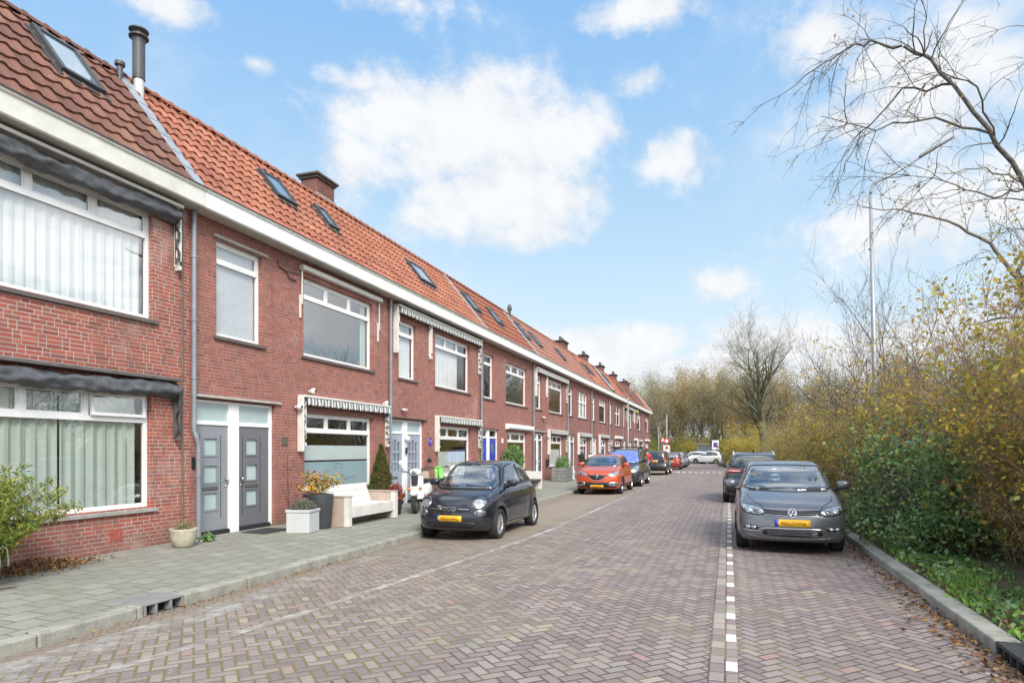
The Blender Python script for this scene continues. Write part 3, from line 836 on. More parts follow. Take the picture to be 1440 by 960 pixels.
def door_pair(par, style, z0=.14, ztop=2.58, y0=.14, y1=2.21, split=(1.01, 1.27), leafz=2.13):
    """two front doors side by side in a white frame with top lights"""
    x0, x1 = REV - .06, REV
    fcol = 'white'
    mb = MB(); fw = .05
    mb.box(x0, x1, y0, y0 + fw, z0, ztop); mb.box(x0, x1, y1 - fw - .03, y1, z0, ztop)
    mb.box(x0, x1, y0 + fw, y1 - fw - .03, ztop - fw, ztop)
    mb.box(x0, x1 + .012, split[0], split[1], z0 - .03, ztop - fw)
    for a, b_ in ((y0 + fw, split[0]), (split[1], y1 - fw - .03)):
        mb.box(x0, x1 + .004, a, b_, leafz, leafz + .07)
    fr = mb.build('door_frame', M[fcol], par, bevel=.004)
    g = MB()
    for a, b_ in ((y0 + fw, split[0]), (split[1], y1 - fw - .03)): g.quad((REV - .03, a, leafz + .06), (REV - .03, b_, leafz + .06), (REV - .03, b_, ztop - .04), (REV - .03, a, ztop - .04))
    g.build('pane', M['glass_soft'] if style in ('modern', 'arched') else M['glass'], fr)
    for k, (a, b_) in enumerate(((y0 + fw, split[0]), (split[1], y1 - fw - .03))):
        lx0, lx1 = x0 + .005, x1 - .018
        d = MB(); d.cm = 0
        cols = {'modern': ('door_grey', 'door_dark'), 'arched': ('door_lav', 'door_lav'), 'blue': ('door_blue', 'door_blue'), 'char': ('door_char', 'door_char'), 'white': ('door_white', 'door_white')}[style]
        mt = M[cols[k]]; W = b_ - a; cy = (a + b_) / 2
        holes = []
        if style == 'modern':
            hy = (a + .24, a + .24 + .30) if k == 0 else (a + .22, a + .22 + .30)
            for zc in (1.735, 1.235, .74): holes.append((hy[0], hy[1], zc - .15, zc + .15))
        elif style == 'arched':
            for r_ in range(3):
                for c_ in range(3): holes.append((a + .12 + c_ * .2, a + .29 + c_ * .2, 1.08 + r_ * .28, 1.30 + r_ * .28 + (.10 if (r_ == 2 and c_ == 1) else (.04 if r_ == 2 else 0))))
        elif style in ('char', 'white'):
            holes.append((a + .16, b_ - .16, .35, 1.95))
        elif style == 'blue':
            holes.append((a + .2, b_ - .2, 1.55, 1.95))
        ys = sorted({a + .006, b_ - .006} | {h[0] for h in holes} | {h[1] for h in holes}); zs = sorted({z0 + .06, leafz - .006} | {h[2] for h in holes} | {h[3] for h in holes})
        for p, q in zip(ys[:-1], ys[1:]):
            for r_, s_ in zip(zs[:-1], zs[1:]):
                if any(h[0] < (p + q) / 2 < h[1] and h[2] < (r_ + s_) / 2 < h[3] for h in holes): continue
                d.quad((lx1, p, r_), (lx1, q, r_), (lx1, q, s_), (lx1, p, s_))
        for h in holes:
            for p, q in (((h[0], h[2]), (h[0], h[3])), ((h[0], h[3]), (h[1], h[3])), ((h[1], h[3]), (h[1], h[2])), ((h[1], h[2]), (h[0], h[2]))):
                d.quad((lx1, *p), (lx1, *q), (lx1 - .03, *q), (lx1 - .03, *p))
        if style == 'modern':      # raised square trims and the two long grooves
            for h in holes:
                t_ = .035
                for bx in ((h[0] - t_, h[0], h[2] - t_, h[3] + t_), (h[1], h[1] + t_, h[2] - t_, h[3] + t_), (h[0], h[1], h[2] - t_, h[2]), (h[0], h[1], h[3], h[3] + t_)): d.box(lx1 - .002, lx1 + .010, *bx)
        dr = d.build('door', mt, par)
        if style == 'modern':
            gr = MB()
            for yy in (holes[0][0] - .10, holes[0][1] + .10): gr.box(lx1 - .002, lx1 + .0025, yy - .006, yy + .006, .42, 1.95)
            gr.build('groove', M['rubber'], dr)
        if holes:
            g = MB()
            for h in holes: g.quad((lx1 - .025, h[0], h[2]), (lx1 - .025, h[1], h[2]), (lx1 - .025, h[1], h[3]), (lx1 - .025, h[0], h[3]))
            g.build('pane', M['glass_soft'] if style in ('modern', 'white') else M['skyglass'], dr)
        hy = b_ - .07 if k == 0 else a + .07
        h_ = MB(); h_.tube([(lx1, hy, 1.12), (lx1 + .05, hy, 1.12)], .014, 8); h_.lathe([(.0, .0), (.028, .004), (.032, .02), (.02, .035), (0, .04)], (lx1 + .045, hy, 1.12), 'x', 12)
        h_.tube([(lx1, hy, 1.0), (lx1 + .02, hy, 1.0)], .018, 8); h_.build('handle', M['steel'], dr, smooth=True)
        if style in ('modern', 'arched'):
            l_ = MB(); zz = .985 if style == 'modern' else .9
            y_ = (holes[0][0] - .05, holes[0][1] + .03) if style == 'modern' else (cy - .13, cy + .13)
            l_.box(lx1 - .001, lx1 + .014, y_[0], y_[1], zz - .045, zz + .03); l_.build('letterbox', M['steel'], dr, bevel=.006)
        s2 = MB(); s2.box(lx1 - .01, REV + .03, a, b_, z0 - .03, z0 + .055); s2.build('threshold', M['rubber'], dr)
    return fr

def mono_lintel(par, y0, y1, z, mat='lintel', h=.045):
    mb = MB(); mb.box(-.02, .055, y0, y1, z, z + h); mb.build('lintel', M[mat], par, bevel=.004)

def awning(par, y0, y1, z, arm=.95, style='stripe', cassette=True, mid=None, left_board=True, drop=.0, box_h=.09, case='offwhite'):
    """folded canopy over a window: top board, rolled fabric with scalloped valance, folded side arms"""
    mb = MB(); mb.box(.002, .20, y0, y1, z - .02, z + .03)
    o = mb.build('awning', M[case], par, bevel=.005)
    # rolled and sagging fabric
    rr = random.Random(int(y0 * 100)); V = []; Fc = []; n = int((y1 - y0 - .1) / .04); m_ = 10
    dark = style == 'grey'
    for i in range(n + 1):
        y = y0 + .05 + (y1 - y0 - .1) * i / n; u = i / n
        sag = (.07 if dark else .03) * math.sin(PI * u) ** .8
        if dark and u > .9: sag += .06 * (u - .9) * 10 * .5
        for k in range(m_ + 1):
            a = -.3 + (PI + .6) * k / m_
            r_ = (.125 if dark else .06) + .008 * math.sin(y * 23 + k) + (.010 * math.sin(y * 7 + k * 2.1)) + (.022 * math.sin(y * 4.3 + k * 1.4 + 2 * math.sin(y * 1.7)) + .012 * math.sin(y * 11 - k * 1.9) if dark else 0)
            V.append((.12 + r_ * .9 * math.sin(a) * 1.0 - .02, y, z - (.13 if dark else .09) - sag + r_ * math.cos(a) * .9 * (1 if k < m_ / 2 else 1)))
    for i in range(n):
        for k in range(m_): Fc.append((i * (m_ + 1) + k, (i + 1) * (m_ + 1) + k, (i + 1) * (m_ + 1) + k + 1, i * (m_ + 1) + k + 1))
    fm = M['tape_grey'] if dark else M[style]
    mesh_obj('rolled_fabric', V, Fc, fm, o, smooth=True)
    if not dark:     # valance with scallops
        V = []; Fc = []; n = int((y1 - y0 - .12) / .015)
        for i in range(n + 1):
            y = y0 + .06 + (y1 - y0 - .12) * i / n
            sc = abs(math.sin(y * PI / .12)) * .035
            V += [(.19 + .008 * math.sin(y * 18), y, z - .03), (.2 + .015 * math.sin(y * 26), y, z - .16 - sc)]
        for i in range(n): Fc.append((2 * i, 2 * i + 2, 2 * i + 3, 2 * i + 1))
        mesh_obj('valance', V, Fc, fm, o, smooth=True)
    for yy, s_ in ((y0 + .06, -1), (y1 - .06, 1)) + (((mid, 1),) if mid else ()):
        a_ = MB()
        if left_board and s_ < 0 and not dark:
            a_.box(.01, .17, yy - .09, yy - .05, z - arm - .12, z - .02)
        a_.box(.015, .085, yy + .02, yy + .085, z - arm * .95, z - .05)
        a_.box(.09, .13, yy + .04, yy + .08, z - arm * .86, z - .10)
        a_.box(.015, .14, yy + .035, yy + .07, z - arm * 1.0, z - arm * .93)
        a_.build('folding_arm', M[case], o, bevel=.008)
        if yy != mid:
            V = []; Fc = []; n = 14
            for i in range(n + 1):
                t = i / n; zz = z - .06 - t * arm * .85; wv = .035 * math.sin(t * 17)
                V += [(.04, yy - s_ * .0 + .015, zz), (.10 + wv * .5, yy + .02 + wv * .4, zz), (.155 + wv, yy - .01 + wv * .3, zz)]
            for i in range(n):
                for k in (0, 1): Fc.append((3 * i + k, 3 * i + k + 1, 3 * i + k + 4, 3 * i + k + 3))
            mesh_obj('side_fabric', V, Fc, M['tape_grey'] if dark else M['stripe_z'], o, smooth=True)
    return o

def drainpipe(par, y, kink=None, ztop=5.84, mat='pipe'):
    mb = MB(); x = .075
    if kink: pts = [(x, y, ztop), (x, y, 2.0), (x + .03, y + .02, 1.9), (x + .04, y + .06, 1.75), (x + .04, y + .06, .16)]
    else: pts = [(x, y, ztop), (x, y, .14)]
    mb.tube(pts, .042, 12)
    for z in (5.0, 3.9, 2.9, 1.2): mb.lathe([(.042, 0), (.052, .003), (.052, .05), (.042, .053)], (x + (.04 if kink and z < 1.7 else 0), y + (.06 if kink and z < 1.7 else 0), z), n=12)
    return mb.build('drainpipe', M[mat], par, smooth=False)

def camera_dome(par, x, y, z, side=-1):
    mb = MB(); mb.lathe([(0, -.06), (.045, -.055), (.062, -.02), (.062, .02), (.04, .055), (0, .06)], (x + .12, y, z), 'x', 16)
    mb.tube([(x, y, z - .01), (x + .08, y, z)], .03, 10)
    o = mb.build('security_camera', M['plastic_w'], par, smooth=True)
    e = MB(); e.lathe([(0, .066), (.03, .064), (.034, .05), (0, .05)], (x + .12, y, z), 'x', 14); e.build('lens', M['plastic_b'], o, smooth=True)
# ------------------------------------------------------------------ the terrace
PITCH = 6.83
def house(y0, o):
    W = PITCH
    h = empty('terraced_house', (XF, y0, 0), 0, o['label'], 'house', 'houses of the brick terrace')
    U, L = o['upper'], o['lower']
    nw = o.get('narrow', (.55, 1.62, 3.74, 5.40))
    dy = o.get('door', (.14, 2.21, 2.58))
    holes = [(nw[0], nw[1], nw[2], nw[3]), (U[0], U[1], U[2], U[3]), (L[0], L[1], L[2], L[3]), (dy[0], dy[1], .10, dy[2])]
    holes = [tuple(round(v, 3) for v in q) for q in holes]
    wall_with_holes('wall', W, -.1, 5.86, holes, M[o['brick']], h)
    # body behind
    mb = MB(); mb.box(-8., -7.88, 0.003, W - .003, -.1, 7.8)
    if o.get('gable0'): mb.prism([(-7.88, -.1), (-.004, -.1), (-.004, 5.85), (ROOFX1, 8.2), (-7.88, 8.2)], .003, .12, 'y')
    if o.get('gable1'): mb.prism([(-7.88, -.1), (-.004, -.1), (-.004, 5.85), (ROOFX1, 8.2), (-7.88, 8.2)], W - .12, W - .003, 'y')
    mb.build('rear_wall', M[o['brick']], h)
    mb = MB()      # rooms: party walls, hall partition, floors
    mb.box(-4.5, -.13, .003, .03, 0, 5.8); mb.box(-4.5, -.13, W - .03, W - .003, 0, 5.8); mb.box(-4.5, -4.4, .03, W - .03, 0, 5.8)
    mb.box(-4.4, -.13, 2.42, 2.5, 0.1, 2.85); mb.box(-4.4, -.13, 2.42, 2.5, 3.15, 5.8)
    mb.box(-4.4, -.13, .03, W - .03, 2.85, 3.15); mb.box(-4.4, -.13, .03, W - .03, 0., .1); mb.box(-4.4, -.13, .03, W - .03, 5.75, 5.8)
    mb.build('rooms', M[o.get('room', 'interior')], h)
    # windows
    def thirds(q): return [q[0] + (q[1] - q[0]) * k / 3 for k in (1, 2)]
    bars = []
    if o.get('bars'):
        for q in (U,):
            for k in range(3):
                yy = q[0] + (q[1] - q[0]) * (k + .5) / 3; bars.append((yy, q[4] + .04, q[3] - .07))
    window(h, U[0], U[1], U[2], U[3], U[4], o.get('umull', thirds(U)), glassm=o.get('ug', 'glass'), frame=o.get('frame', 'white'), bars=bars, lower_mull=o.get('ulow', ()))
    window(h, L[0], L[1], L[2], L[3], L[4], o.get('lmull', thirds(L)), glassm=o.get('lg', 'glass'), frame=o.get('frame', 'white'), open_light=o.get('open'), sill=o.get('lsill', 'sill'), lower_mull=o.get('llow', ()))
    window(h, nw[0], nw[1], nw[2], nw[3], nw[3] - .38, (), glassm=o.get('ng', 'glass'), frame=o.get('frame', 'white'), fw=.06)
    door_pair(h, o['doors'], ztop=dy[2] - .02, y0=dy[0], y1=dy[1])
    for c_ in o.get('curtains', ()): curtain(h, *c_[:4], *(c_[4:] or ('curtain',)), seed=int(c_[0] * 10))
    for c_ in o.get('blinds', ()): venetian(h, *c_)
    # eaves
    fx = .355
    mb = MB(); mb.prism([(.30, 5.83), (fx - .015, 5.83), (fx, 5.85), (fx, 6.10), (fx + .03, 6.125), (fx + .03, 6.15), (.30, 6.15)], .004, W - .004, 'y')
    mb.build('fascia', M[o.get('fascia', 'fascia')], h)
    mb = MB(); mb.box(.003, .299, .004, W - .004, 5.835, 5.858); mb.build('soffit', M['soffit'], h)
    mb = MB(); mb.box(.27, fx + .045, .004, W - .004, 6.1505, 6.172); mb.build('gutter', M['darkedge'], h)
    # roof
    rf = roof_front(h, W, o['roof'])
    mb = MB(); mb.add([(ROOFX0 - .02, .0, 6.13), (ROOFX1, .0, 8.33), (ROOFX1, W, 8.33), (ROOFX0 - .02, W, 6.13)], [(0, 1, 2, 3)])
    mb.box(-7.9, ROOFX1 - .01, .002, W - .002, 8.22, 8.30); mb.build('roof_deck', M['flatroof'], rf)
    ridge(rf, W, o['roof'])
    for s_ in o.get('sky', ()): skylight(rf, *s_)
    for c_ in o.get('chim', ()): chimney(rf, **c_)
    if o.get('flash'):
        mb = MB(); y = W + o['flash'][0]; wd = o['flash'][1]
        n = 7
        for k in range(n):
            a, b_ = SL * k / n, SL * (k + 1) / n
            mb.hexa([rp(y - wd / 2, a, .0), rp(y + wd / 2, a, .0), rp(y + wd / 2, b_, .0), rp(y - wd / 2, b_, .0), rp(y - wd / 2, a, .078), rp(y + wd / 2, a, .078), rp(y + wd / 2, b_ + .02, .068), rp(y - wd / 2, b_ + .02, .068)])
        mb.build('flashing', M[o.get('flashmat', 'zinc')], rf, bevel=.006)
    if o.get('pipe', True): drainpipe(h, o.get('pipey', 0.) + .02, o.get('kink'), mat=o.get('pipemat', 'pipe'))
    for a in o.get('awn', ()): awning(h, **a)
    for l_ in o.get('lint', ()): mono_lintel(h, *l_)
    return h

ST = [(.30, .075), ]
Y0 = 1.90
def Yk(k): return Y0 + PITCH * k
HS = []
UP = (3.14, 6.03, 3.76, 5.49, 5.07)
LO = (3.17, 6.03, .76, 2.50, 2.10)
HS.append(house(Yk(0), dict(label='nearest terraced house with brown roof tiles and dark grey rolled awnings at left edge', brick='brickA', roof='brn', fascia='offwhite', gable0=True,
    upper=(3.2, 6.08, 3.79, 5.54, 5.13), lower=(3.25, 6.05, .76, 2.60, 2.15), umull=(4.18, 5.12), lmull=(4.10, 5.01), open=2, lsill='sillgrey', doors='white',
    curtains=[(3.2, 5.98, 3.82, 5.5, 'curtain', -.19, .016), (3.3, 4.62, .8, 2.5, 'curtain2', -.172), (4.66, 5.88, .8, 2.5, 'curtain2', -.172)], narrow=(.55, 1.62, 3.74, 5.40),
    awn=[dict(y0=2.7, y1=6.52, z=5.74, arm=1.05, style='grey'), dict(y0=2.7, y1=6.50, z=2.83, arm=1.0, style='grey', case='sill')],
    sky=[(5.0, 5.72, 1.50, 2.55)], flash=(-.10, .24), room='interior', pipe=False, ug='glass_clear', lg='glass_clear')))
HS.append(house(Yk(1), dict(label='terraced house with two grey front doors, bright orange pantiles and a striped ground floor awning', brick='brickB', roof='org',
    upper=UP, lower=LO, narrow=(.61, 1.82, 3.77, 5.53), doors='modern', door=(.14, 2.22, 2.60), kink=True, room='inter_dark', ug='glass_mirror', ng='glass_clear',
    blinds=[(.66, 1.77, 3.85, 5.45)], curtains=[(5.72, 5.98, 3.8, 5.45, 'curtain2')],
    awn=[dict(y0=2.94, y1=6.66, z=2.84, arm=1.08, case='offwhite')], lint=[(.08, 2.36, 2.615), (.52, 1.94, 5.55)],
    sky=[(2.9, 3.58, 1.35, 2.2), (4.75, 5.2, 1.30, 2.05)], chim=[dict(y=6.25, x=-1.85, w=.5, d=.8, h=8.98, pots=0)])))
HS.append(house(Yk(2), dict(label='terraced house with lavender grey doors and long striped awning over both upper windows', brick='brickB', roof='org',
    upper=(3.0, 5.86, 3.72, 5.43, 5.02), lower=(3.2, 5.95, .80, 2.46, 2.06), narrow=(.61, 1.67, 3.74, 5.38), doors='arched', door=(.14, 2.22, 2.56),
    curtains=[(.7, 1.6, 3.76, 5.3), (3.05, 5.1, 3.8, 5.4), (3.25, 5.9, .8, 1.62, 'curtain2')],
    awn=[dict(y0=.30, y1=6.66, z=5.70, arm=1.2, mid=2.45), dict(y0=2.95, y1=6.66, z=2.74, arm=1.0)], lint=[(.08, 2.36, 2.575, 'sill', .03)],
    sky=[(2.65, 3.75, 1.1, 2.0)], flash=(-.05, .16))))
HS.append(house(Yk(3), dict(label='terraced house with bright blue doors and deep orange flat tiles', brick='brickB', roof='dor',
    upper=(3.0, 5.93, 3.66, 5.38, 4.98), lower=(3.2, 5.93, .80, 2.44, 2.04), narrow=(.44, 1.54, 3.68, 5.40), doors='blue', door=(.14, 2.14, 2.50),
    lmull=(3.9, 5.2), ug='glass_mirror', curtains=[], sky=[(.35, 1.05, 1.1, 2.05), (2.9, 3.65, 1.05, 1.95)], flash=(-.05, .2))))
HS.append(house(Yk(4), dict(label='terraced house with narrow charcoal doors beside a striped awning, green planter below its window', brick='brickB', roof='pnk',
    upper=(3.0, 5.93, 3.66, 5.36, 4.98), lower=(3.1, 5.93, .80, 2.44, 2.04), narrow=(.55, 1.6, 3.68, 5.36), doors='char', door=(.14, 2.0, 2.5), bars=True,
    curtains=[(3.1, 5.9, .8, 1.7), (.6, 1.1, 3.7, 5.3)], awn=[dict(y0=.3, y1=6.66, z=5.62, arm=1.25, mid=2.3), dict(y0=2.7, y1=6.6, z=2.70, arm=1.15)],
    sky=[(.25, .95, 1.15, 2.2), (2.15, 2.95, 1.05, 2.0)], lint=[(.02, 2.6, 2.56)])))
PALE = dict(brick='brickC')
HS.append(house(Yk(5), dict(label='terraced house with charcoal doors, pink roof and white objects in front, behind the orange car', brick='brickC', roof='pnk',
    upper=(3.0, 5.8, 3.7, 5.36, 4.7), lower=(3.1, 5.9, .80, 2.44, 1.95), narrow=(.55, 1.6, 3.7, 5.36), doors='char', ulow=(3.9, 4.9), umull=(3.9, 4.9),
    curtains=[(3.1, 5.7, 3.7, 5.3)], awn=[dict(y0=2.8, y1=6.6, z=2.70, arm=1.2)], sky=[(.35, 1.1, 1.0, 1.9)], chim=[dict(y=6.6, x=-2.0, w=.6, d=1.3, h=8.95)], flash=(-.02, .16), flashmat='darkedge')))
HS.append(house(Yk(6), dict(label='terraced house with white doors and plain orange pantiles, seventh from the camera', brick='brickC', roof='org',
    upper=(3.0, 5.8, 3.7, 5.36, 4.95), lower=(3.1, 5.9, .80, 2.44, 1.95), narrow=(.55, 1.6, 3.7, 5.36), doors='white', bars=True,
    curtains=[(.6, 1.5, 3.7, 5.3)], awn=[dict(y0=2.8, y1=6.6, z=2.75, arm=1.2)], sky=[(1.0, 1.75, 1.1, 2.1), (2.4, 3.1, 1.1, 2.1)], chim=[dict(y=6.5, x=-1.9, h=8.95)], flash=(-.02, .14), flashmat='darkedge')))
HS.append(house(Yk(7), dict(label='terraced house with a long white panel down its orange roof and white shutter box', brick='brickC', roof='org',
    upper=(3.0, 5.8, 3.7, 5.36, 4.7), lower=(3.1, 5.9, .80, 2.44, 1.95), narrow=(.55, 1.6, 3.7, 5.36), doors='char', ulow=(4.4,), umull=(4.4,),
    sky=[(.35, 1.5, .15, 2.75, 'panelwhite'), (2.6, 3.4, 1.3, 2.3)], chim=[dict(y=6.5, x=-1.9, h=8.95)])))
HS.append(house(Yk(8), dict(label='terraced house with an orange awning upstairs, behind the dark van', brick='brickC', roof='dor',
    upper=(3.0, 5.8, 3.7, 5.36, 4.95), lower=(3.1, 5.9, .80, 2.44, 1.95), narrow=(.55, 1.6, 3.7, 5.36), doors='white',
    awn=[dict(y0=.3, y1=2.3, z=5.6, arm=1.2, style='stripe_or', left_board=False), dict(y0=2.7, y1=6.5, z=5.6, arm=1.2, style='stripe')], sky=[(2.2, 3.0, 1.1, 2.0)], chim=[dict(y=6.5, x=-1.9, h=8.95)])))
HS.append(house(Yk(9), dict(label='terraced house with a yellow green awning upstairs, last but one in the row', brick='brickC', roof='brn',
    upper=(3.0, 5.8, 3.7, 5.36, 4.95), lower=(3.1, 5.9, .80, 2.44, 1.95), narrow=(.55, 1.6, 3.7, 5.36), doors='char',
    awn=[dict(y0=.3, y1=2.6, z=5.6, arm=1.2, style='stripe_ye', left_board=True), dict(y0=2.8, y1=6.5, z=2.7, arm=1.2, style='stripe')], sky=[(.6, 1.4, 1.1, 2.0)], chim=[dict(y=6.5, x=-1.9, h=8.95)])))
HS.append(house(Yk(10), dict(label='last terraced house at the far end with a white edged roof', brick='brickC', roof='org', gable1=True,
    upper=(3.0, 5.8, 3.7, 5.36, 4.95), lower=(3.1, 5.9, .80, 2.44, 1.95), narrow=(.55, 1.6, 3.7, 5.36), doors='white',
    sky=[(.3, 1.0, .5, 2.5, 'panelwhite')], flash=(-.12, .2), flashmat='white', chim=[dict(y=1.5, x=-1.9, h=8.95)])))

# --- details of single houses
h = HS[0]
mb = MB(); 
for k in range(3): mb.box(.001, .008, 5.32 + k * .075, 5.37 + k * .075, .30, .46)
M['redbrick'] = plain('bright_red_brick', (.36, .07, .05), .8, var=.2, nscale=20)
mb.build('air_vent', M['redbrick'], h)
mb = MB(); mb.tube([(.03, 6.64, 5.83), (.03, 6.64, .15)], .016, 6); mb.build('cable_duct', M['rust'], h)
h = HS[1]
# flue standing on the roof edge between the brown and the orange roof
mb = MB(); fx_, fy_ = -1.30, .12
mb.lathe([(.0, 7.9), (.085, 7.9), (.085, 8.45)], (fx_, fy_, 0), n=16)
z_ = 8.45
fl = mb.build('flue_base', M['alu'], h, smooth=False)
mb = MB(); mb.lathe([(.105, 8.4), (.105, 9.08), (.11, 9.08), (.11, 9.14), (.165, 9.15), (.165, 9.17), (.10, 9.2), (.10, 9.24), (.165, 9.27), (.165, 9.29), (.12, 9.31), (0, 9.31)], (fx_, fy_, 0), n=20)
mb.build('flue_pipe', M['pot'], h)
mb = MB(); mb.lathe([(.05, 8.0), (.05, 8.46), (.085, 8.47), (.085, 8.53), (0, 8.55)], (-1.35, -.22, 0), n=12); mb.build('vent_pipe', M['pot'], h)
# slim white cassette of the sun screen above the big upper window
mb = MB(); mb.box(.002, .13, 2.98, 6.34, 5.60, 5.70)
sc_ = mb.build('screen_cassette', M['offwhite'], h, bevel=.012)
for y_ in (3.02, 6.28):
    mb = MB(); mb.box(.03, .055, y_, y_ + .03, 4.86, 5.60); mb.box(.01, .05, y_ - .05, y_ - .02, 4.55, 5.05); mb.build('side_rail', M['offwhite'], sc_)
mb = MB(); mb.tube([(.02, 2.28, 5.62), (.03, 2.30, 5.50), (.04, 2.55, 5.44), (.03, 2.62, 5.33), (.03, 2.86, 5.33)], .018, 6); mb.tube([(.03, 2.5, 5.46), (.03, 3.0, 5.5)], .012, 5)
mb.build('iron_bracket', M['rust'], h)
mb = MB()
for k in range(4): mb.box(-.02, .004, 1.08 + k * .085, 1.10 + k * .085, 2.84, 2.88)
mb.build('weep_hole', M['black'], h)
mb = MB(); mb.box(.001, .012, 2.42, 2.60, 1.78, 1.95); pl_ = mb.build('number_plate', plain('weathered_plate', (.10, .085, .07), .7, var=.4, nscale=20), h)
mb = MB(); mb.box(.001, .03, .035, .095, 1.35, 1.55); mb.build('doorbell', M['plastic_b'], h)
for a in ((.02, 2.82, 2.60), (.02, 3.30, 2.98), (.02, 6.52, 2.93)): camera_dome(h, *a)
# frosted film on the ground floor window with a dark line drawing
gx = REV - .024
mb = MB(); mb.quad((gx, 3.24, .83), (gx, 5.93, .83), (gx, 5.93, 1.40), (gx, 3.24, 1.40)); fo = mb.build('frosted_film', M['frost'], h)
mb = MB(); mb.quad((gx, 3.24, 1.44), (gx, 5.96, 1.44), (gx, 5.96, 1.78), (gx, 3.24, 1.78)); mb.build('frosted_film', M['frost_light'], h)
mb = MB(); gx += .004
def arc(cy, cz, r, a0, a1, n=12): return [(gx, cy + r * math.cos(R(a0 + (a1 - a0) * k / n)), cz + r * math.sin(R(a0 + (a1 - a0) * k / n))) for k in range(n + 1)]
for a in (arc(4.57, 1.30, .07, 20, 300), arc(4.72, 1.30, .07, 240, 520), arc(4.64, 1.16, .10, 200, 340), arc(4.55, .98, .09, 30, 330), arc(4.78, .98, .1, 210, 520), arc(4.68, .90, .05, 180, 360)): mb.tube(a, .004, 4)
for k in range(7): mb.tube([(gx, 4.98 + k * .07, .98), (gx, 5.01 + k * .07, 1.05 if k % 3 == 0 else 1.02), (gx, 5.03 + k * .07, .98)], .003, 4)
mb.build('window_drawing', M['film_mark'], fo)
h = HS[2]
M['purple'] = plain('purple_enamel', (.10, .03, .30), .3)
mb = MB(); mb.lathe([(0, .02), (.13, .02), (.14, .0)], (.0, 2.62, 1.92), 'x', 20); s_ = mb.build('round_plaque', M['purple'], h)
mb = MB(); mb.tube([(.022, 2.56, 1.93), (.022, 2.60, 1.95), (.022, 2.64, 1.93), (.022, 2.68, 1.95)], .008, 5); mb.build('plaque_mark', M['plastic_w'], s_)
mb = MB(); mb.tube([(.01, .75, 2.83), (.06, .78, 2.83)], .02, 8); mb.lathe([(0, -.16), (.03, -.15), (.03, .12), (0, .13)], (.09, .82, 2.82), 'y', 10); mb.build('security_camera', M['plastic_w'], h, smooth=True)
mb = MB(); mb.box(.001, .03, 1.10, 1.17, 1.55, 1.75); o_ = mb.build('doorbell', M['plastic_b'], h); o_.location.x = -.05
mb = MB(); mb.lathe([(0, .09), (.07, .06), (.09, 0), (.07, -.06), (0, -.09)], (.0, 1.12, 2.0), 'z', 12); mb.build('wall_lamp', M['plastic_w'], h, smooth=True)
mb = MB(); mb.box(REV - .06, REV - .05, 4.05, 4.35, 2.12, 2.40); mb.build('orange_card', plain('orange_card', (.55, .12, .03), .6), h)
def shutter_box(h, y0, y1, z):
    mb = MB(); mb.prism([(.002, z - .11), (.13, z - .11), (.19, z - .06), (.19, z + .05), (.13, z + .11), (.002, z + .11)], y0, y1, 'y')
    mb.build('shutter_box', M['white'], h)
shutter_box(HS[3], 2.95, 6.55, 2.66); shutter_box(HS[7], 2.95, 6.4, 2.70); shutter_box(HS[9], .3, 2.5, 2.70); shutter_box(HS[10], 2.8, 6.4, 2.75)
mb = MB(); mb.box(.001, .05, 2.45, 2.55, 1.95, 2.15); mb.build('wall_lamp', M['plastic_w'], HS[3])
for hh in (HS[4],):
    mb = MB(); mb.tube([(.01, 1.6, 3.32), (.08, 1.62, 3.32)], .02, 8); mb.lathe([(0, -.18), (.04, -.17), (.04, .16), (0, .18)], (.11, 1.75, 3.29), 'y', 10); mb.build('security_camera', M['plastic_w'], hh, smooth=True)
    mb = MB(); mb.box(.001, .12, 2.38, 2.62, .85, 1.2); mb.build('mailbox', M['plastic_b'], hh, bevel=.01)
    mb = MB(); mb.tube([(.0, 2.42, 2.25), (.12, 2.42, 2.3), (.16, 2.42, 2.2)], .03, 6); mb.build('wall_lamp', M['plastic_b'], hh)
    mb = MB(); mb.lathe([(.07, 8.1), (.07, 8.55), (.12, 8.57), (.12, 8.7), (.05, 8.85), (0, 8.86)], (-1.4, .75, 0), n=12); mb.build('flue_pipe', M['pot'], hh)
# ------------------------------------------------------------------ vehicles: smooth hulls from side, plan and section profiles
def catmull(pts, n=6, closed=True):
    P = [np.array(p[:2], float) for p in pts]; N = len(P); out = []
    rng = range(N if closed else N - 1)
    for i in rng:
        p0 = P[(i - 1) % N] if closed or i > 0 else P[i]; p1 = P[i]; p2 = P[(i + 1) % N]; p3 = P[(i + 2) % N] if closed or i + 2 < N else p2
        l = np.linalg.norm(p2 - p1)
        m1 = (p2 - p0) * .5; m2 = (p3 - p1) * .5
        for m in (m1, m2):
            q = np.linalg.norm(m)
            if q > l: m *= l / q
        for k in range(n):
            t = k / n; t2 = t * t; t3 = t2 * t
            out.append((2 * t3 - 3 * t2 + 1) * p1 + (t3 - 2 * t2 + t) * m1 + (-2 * t3 + 3 * t2) * p2 + (t3 - t2) * m2)
    if not closed: out.append(P[-1])
    return np.array(out)

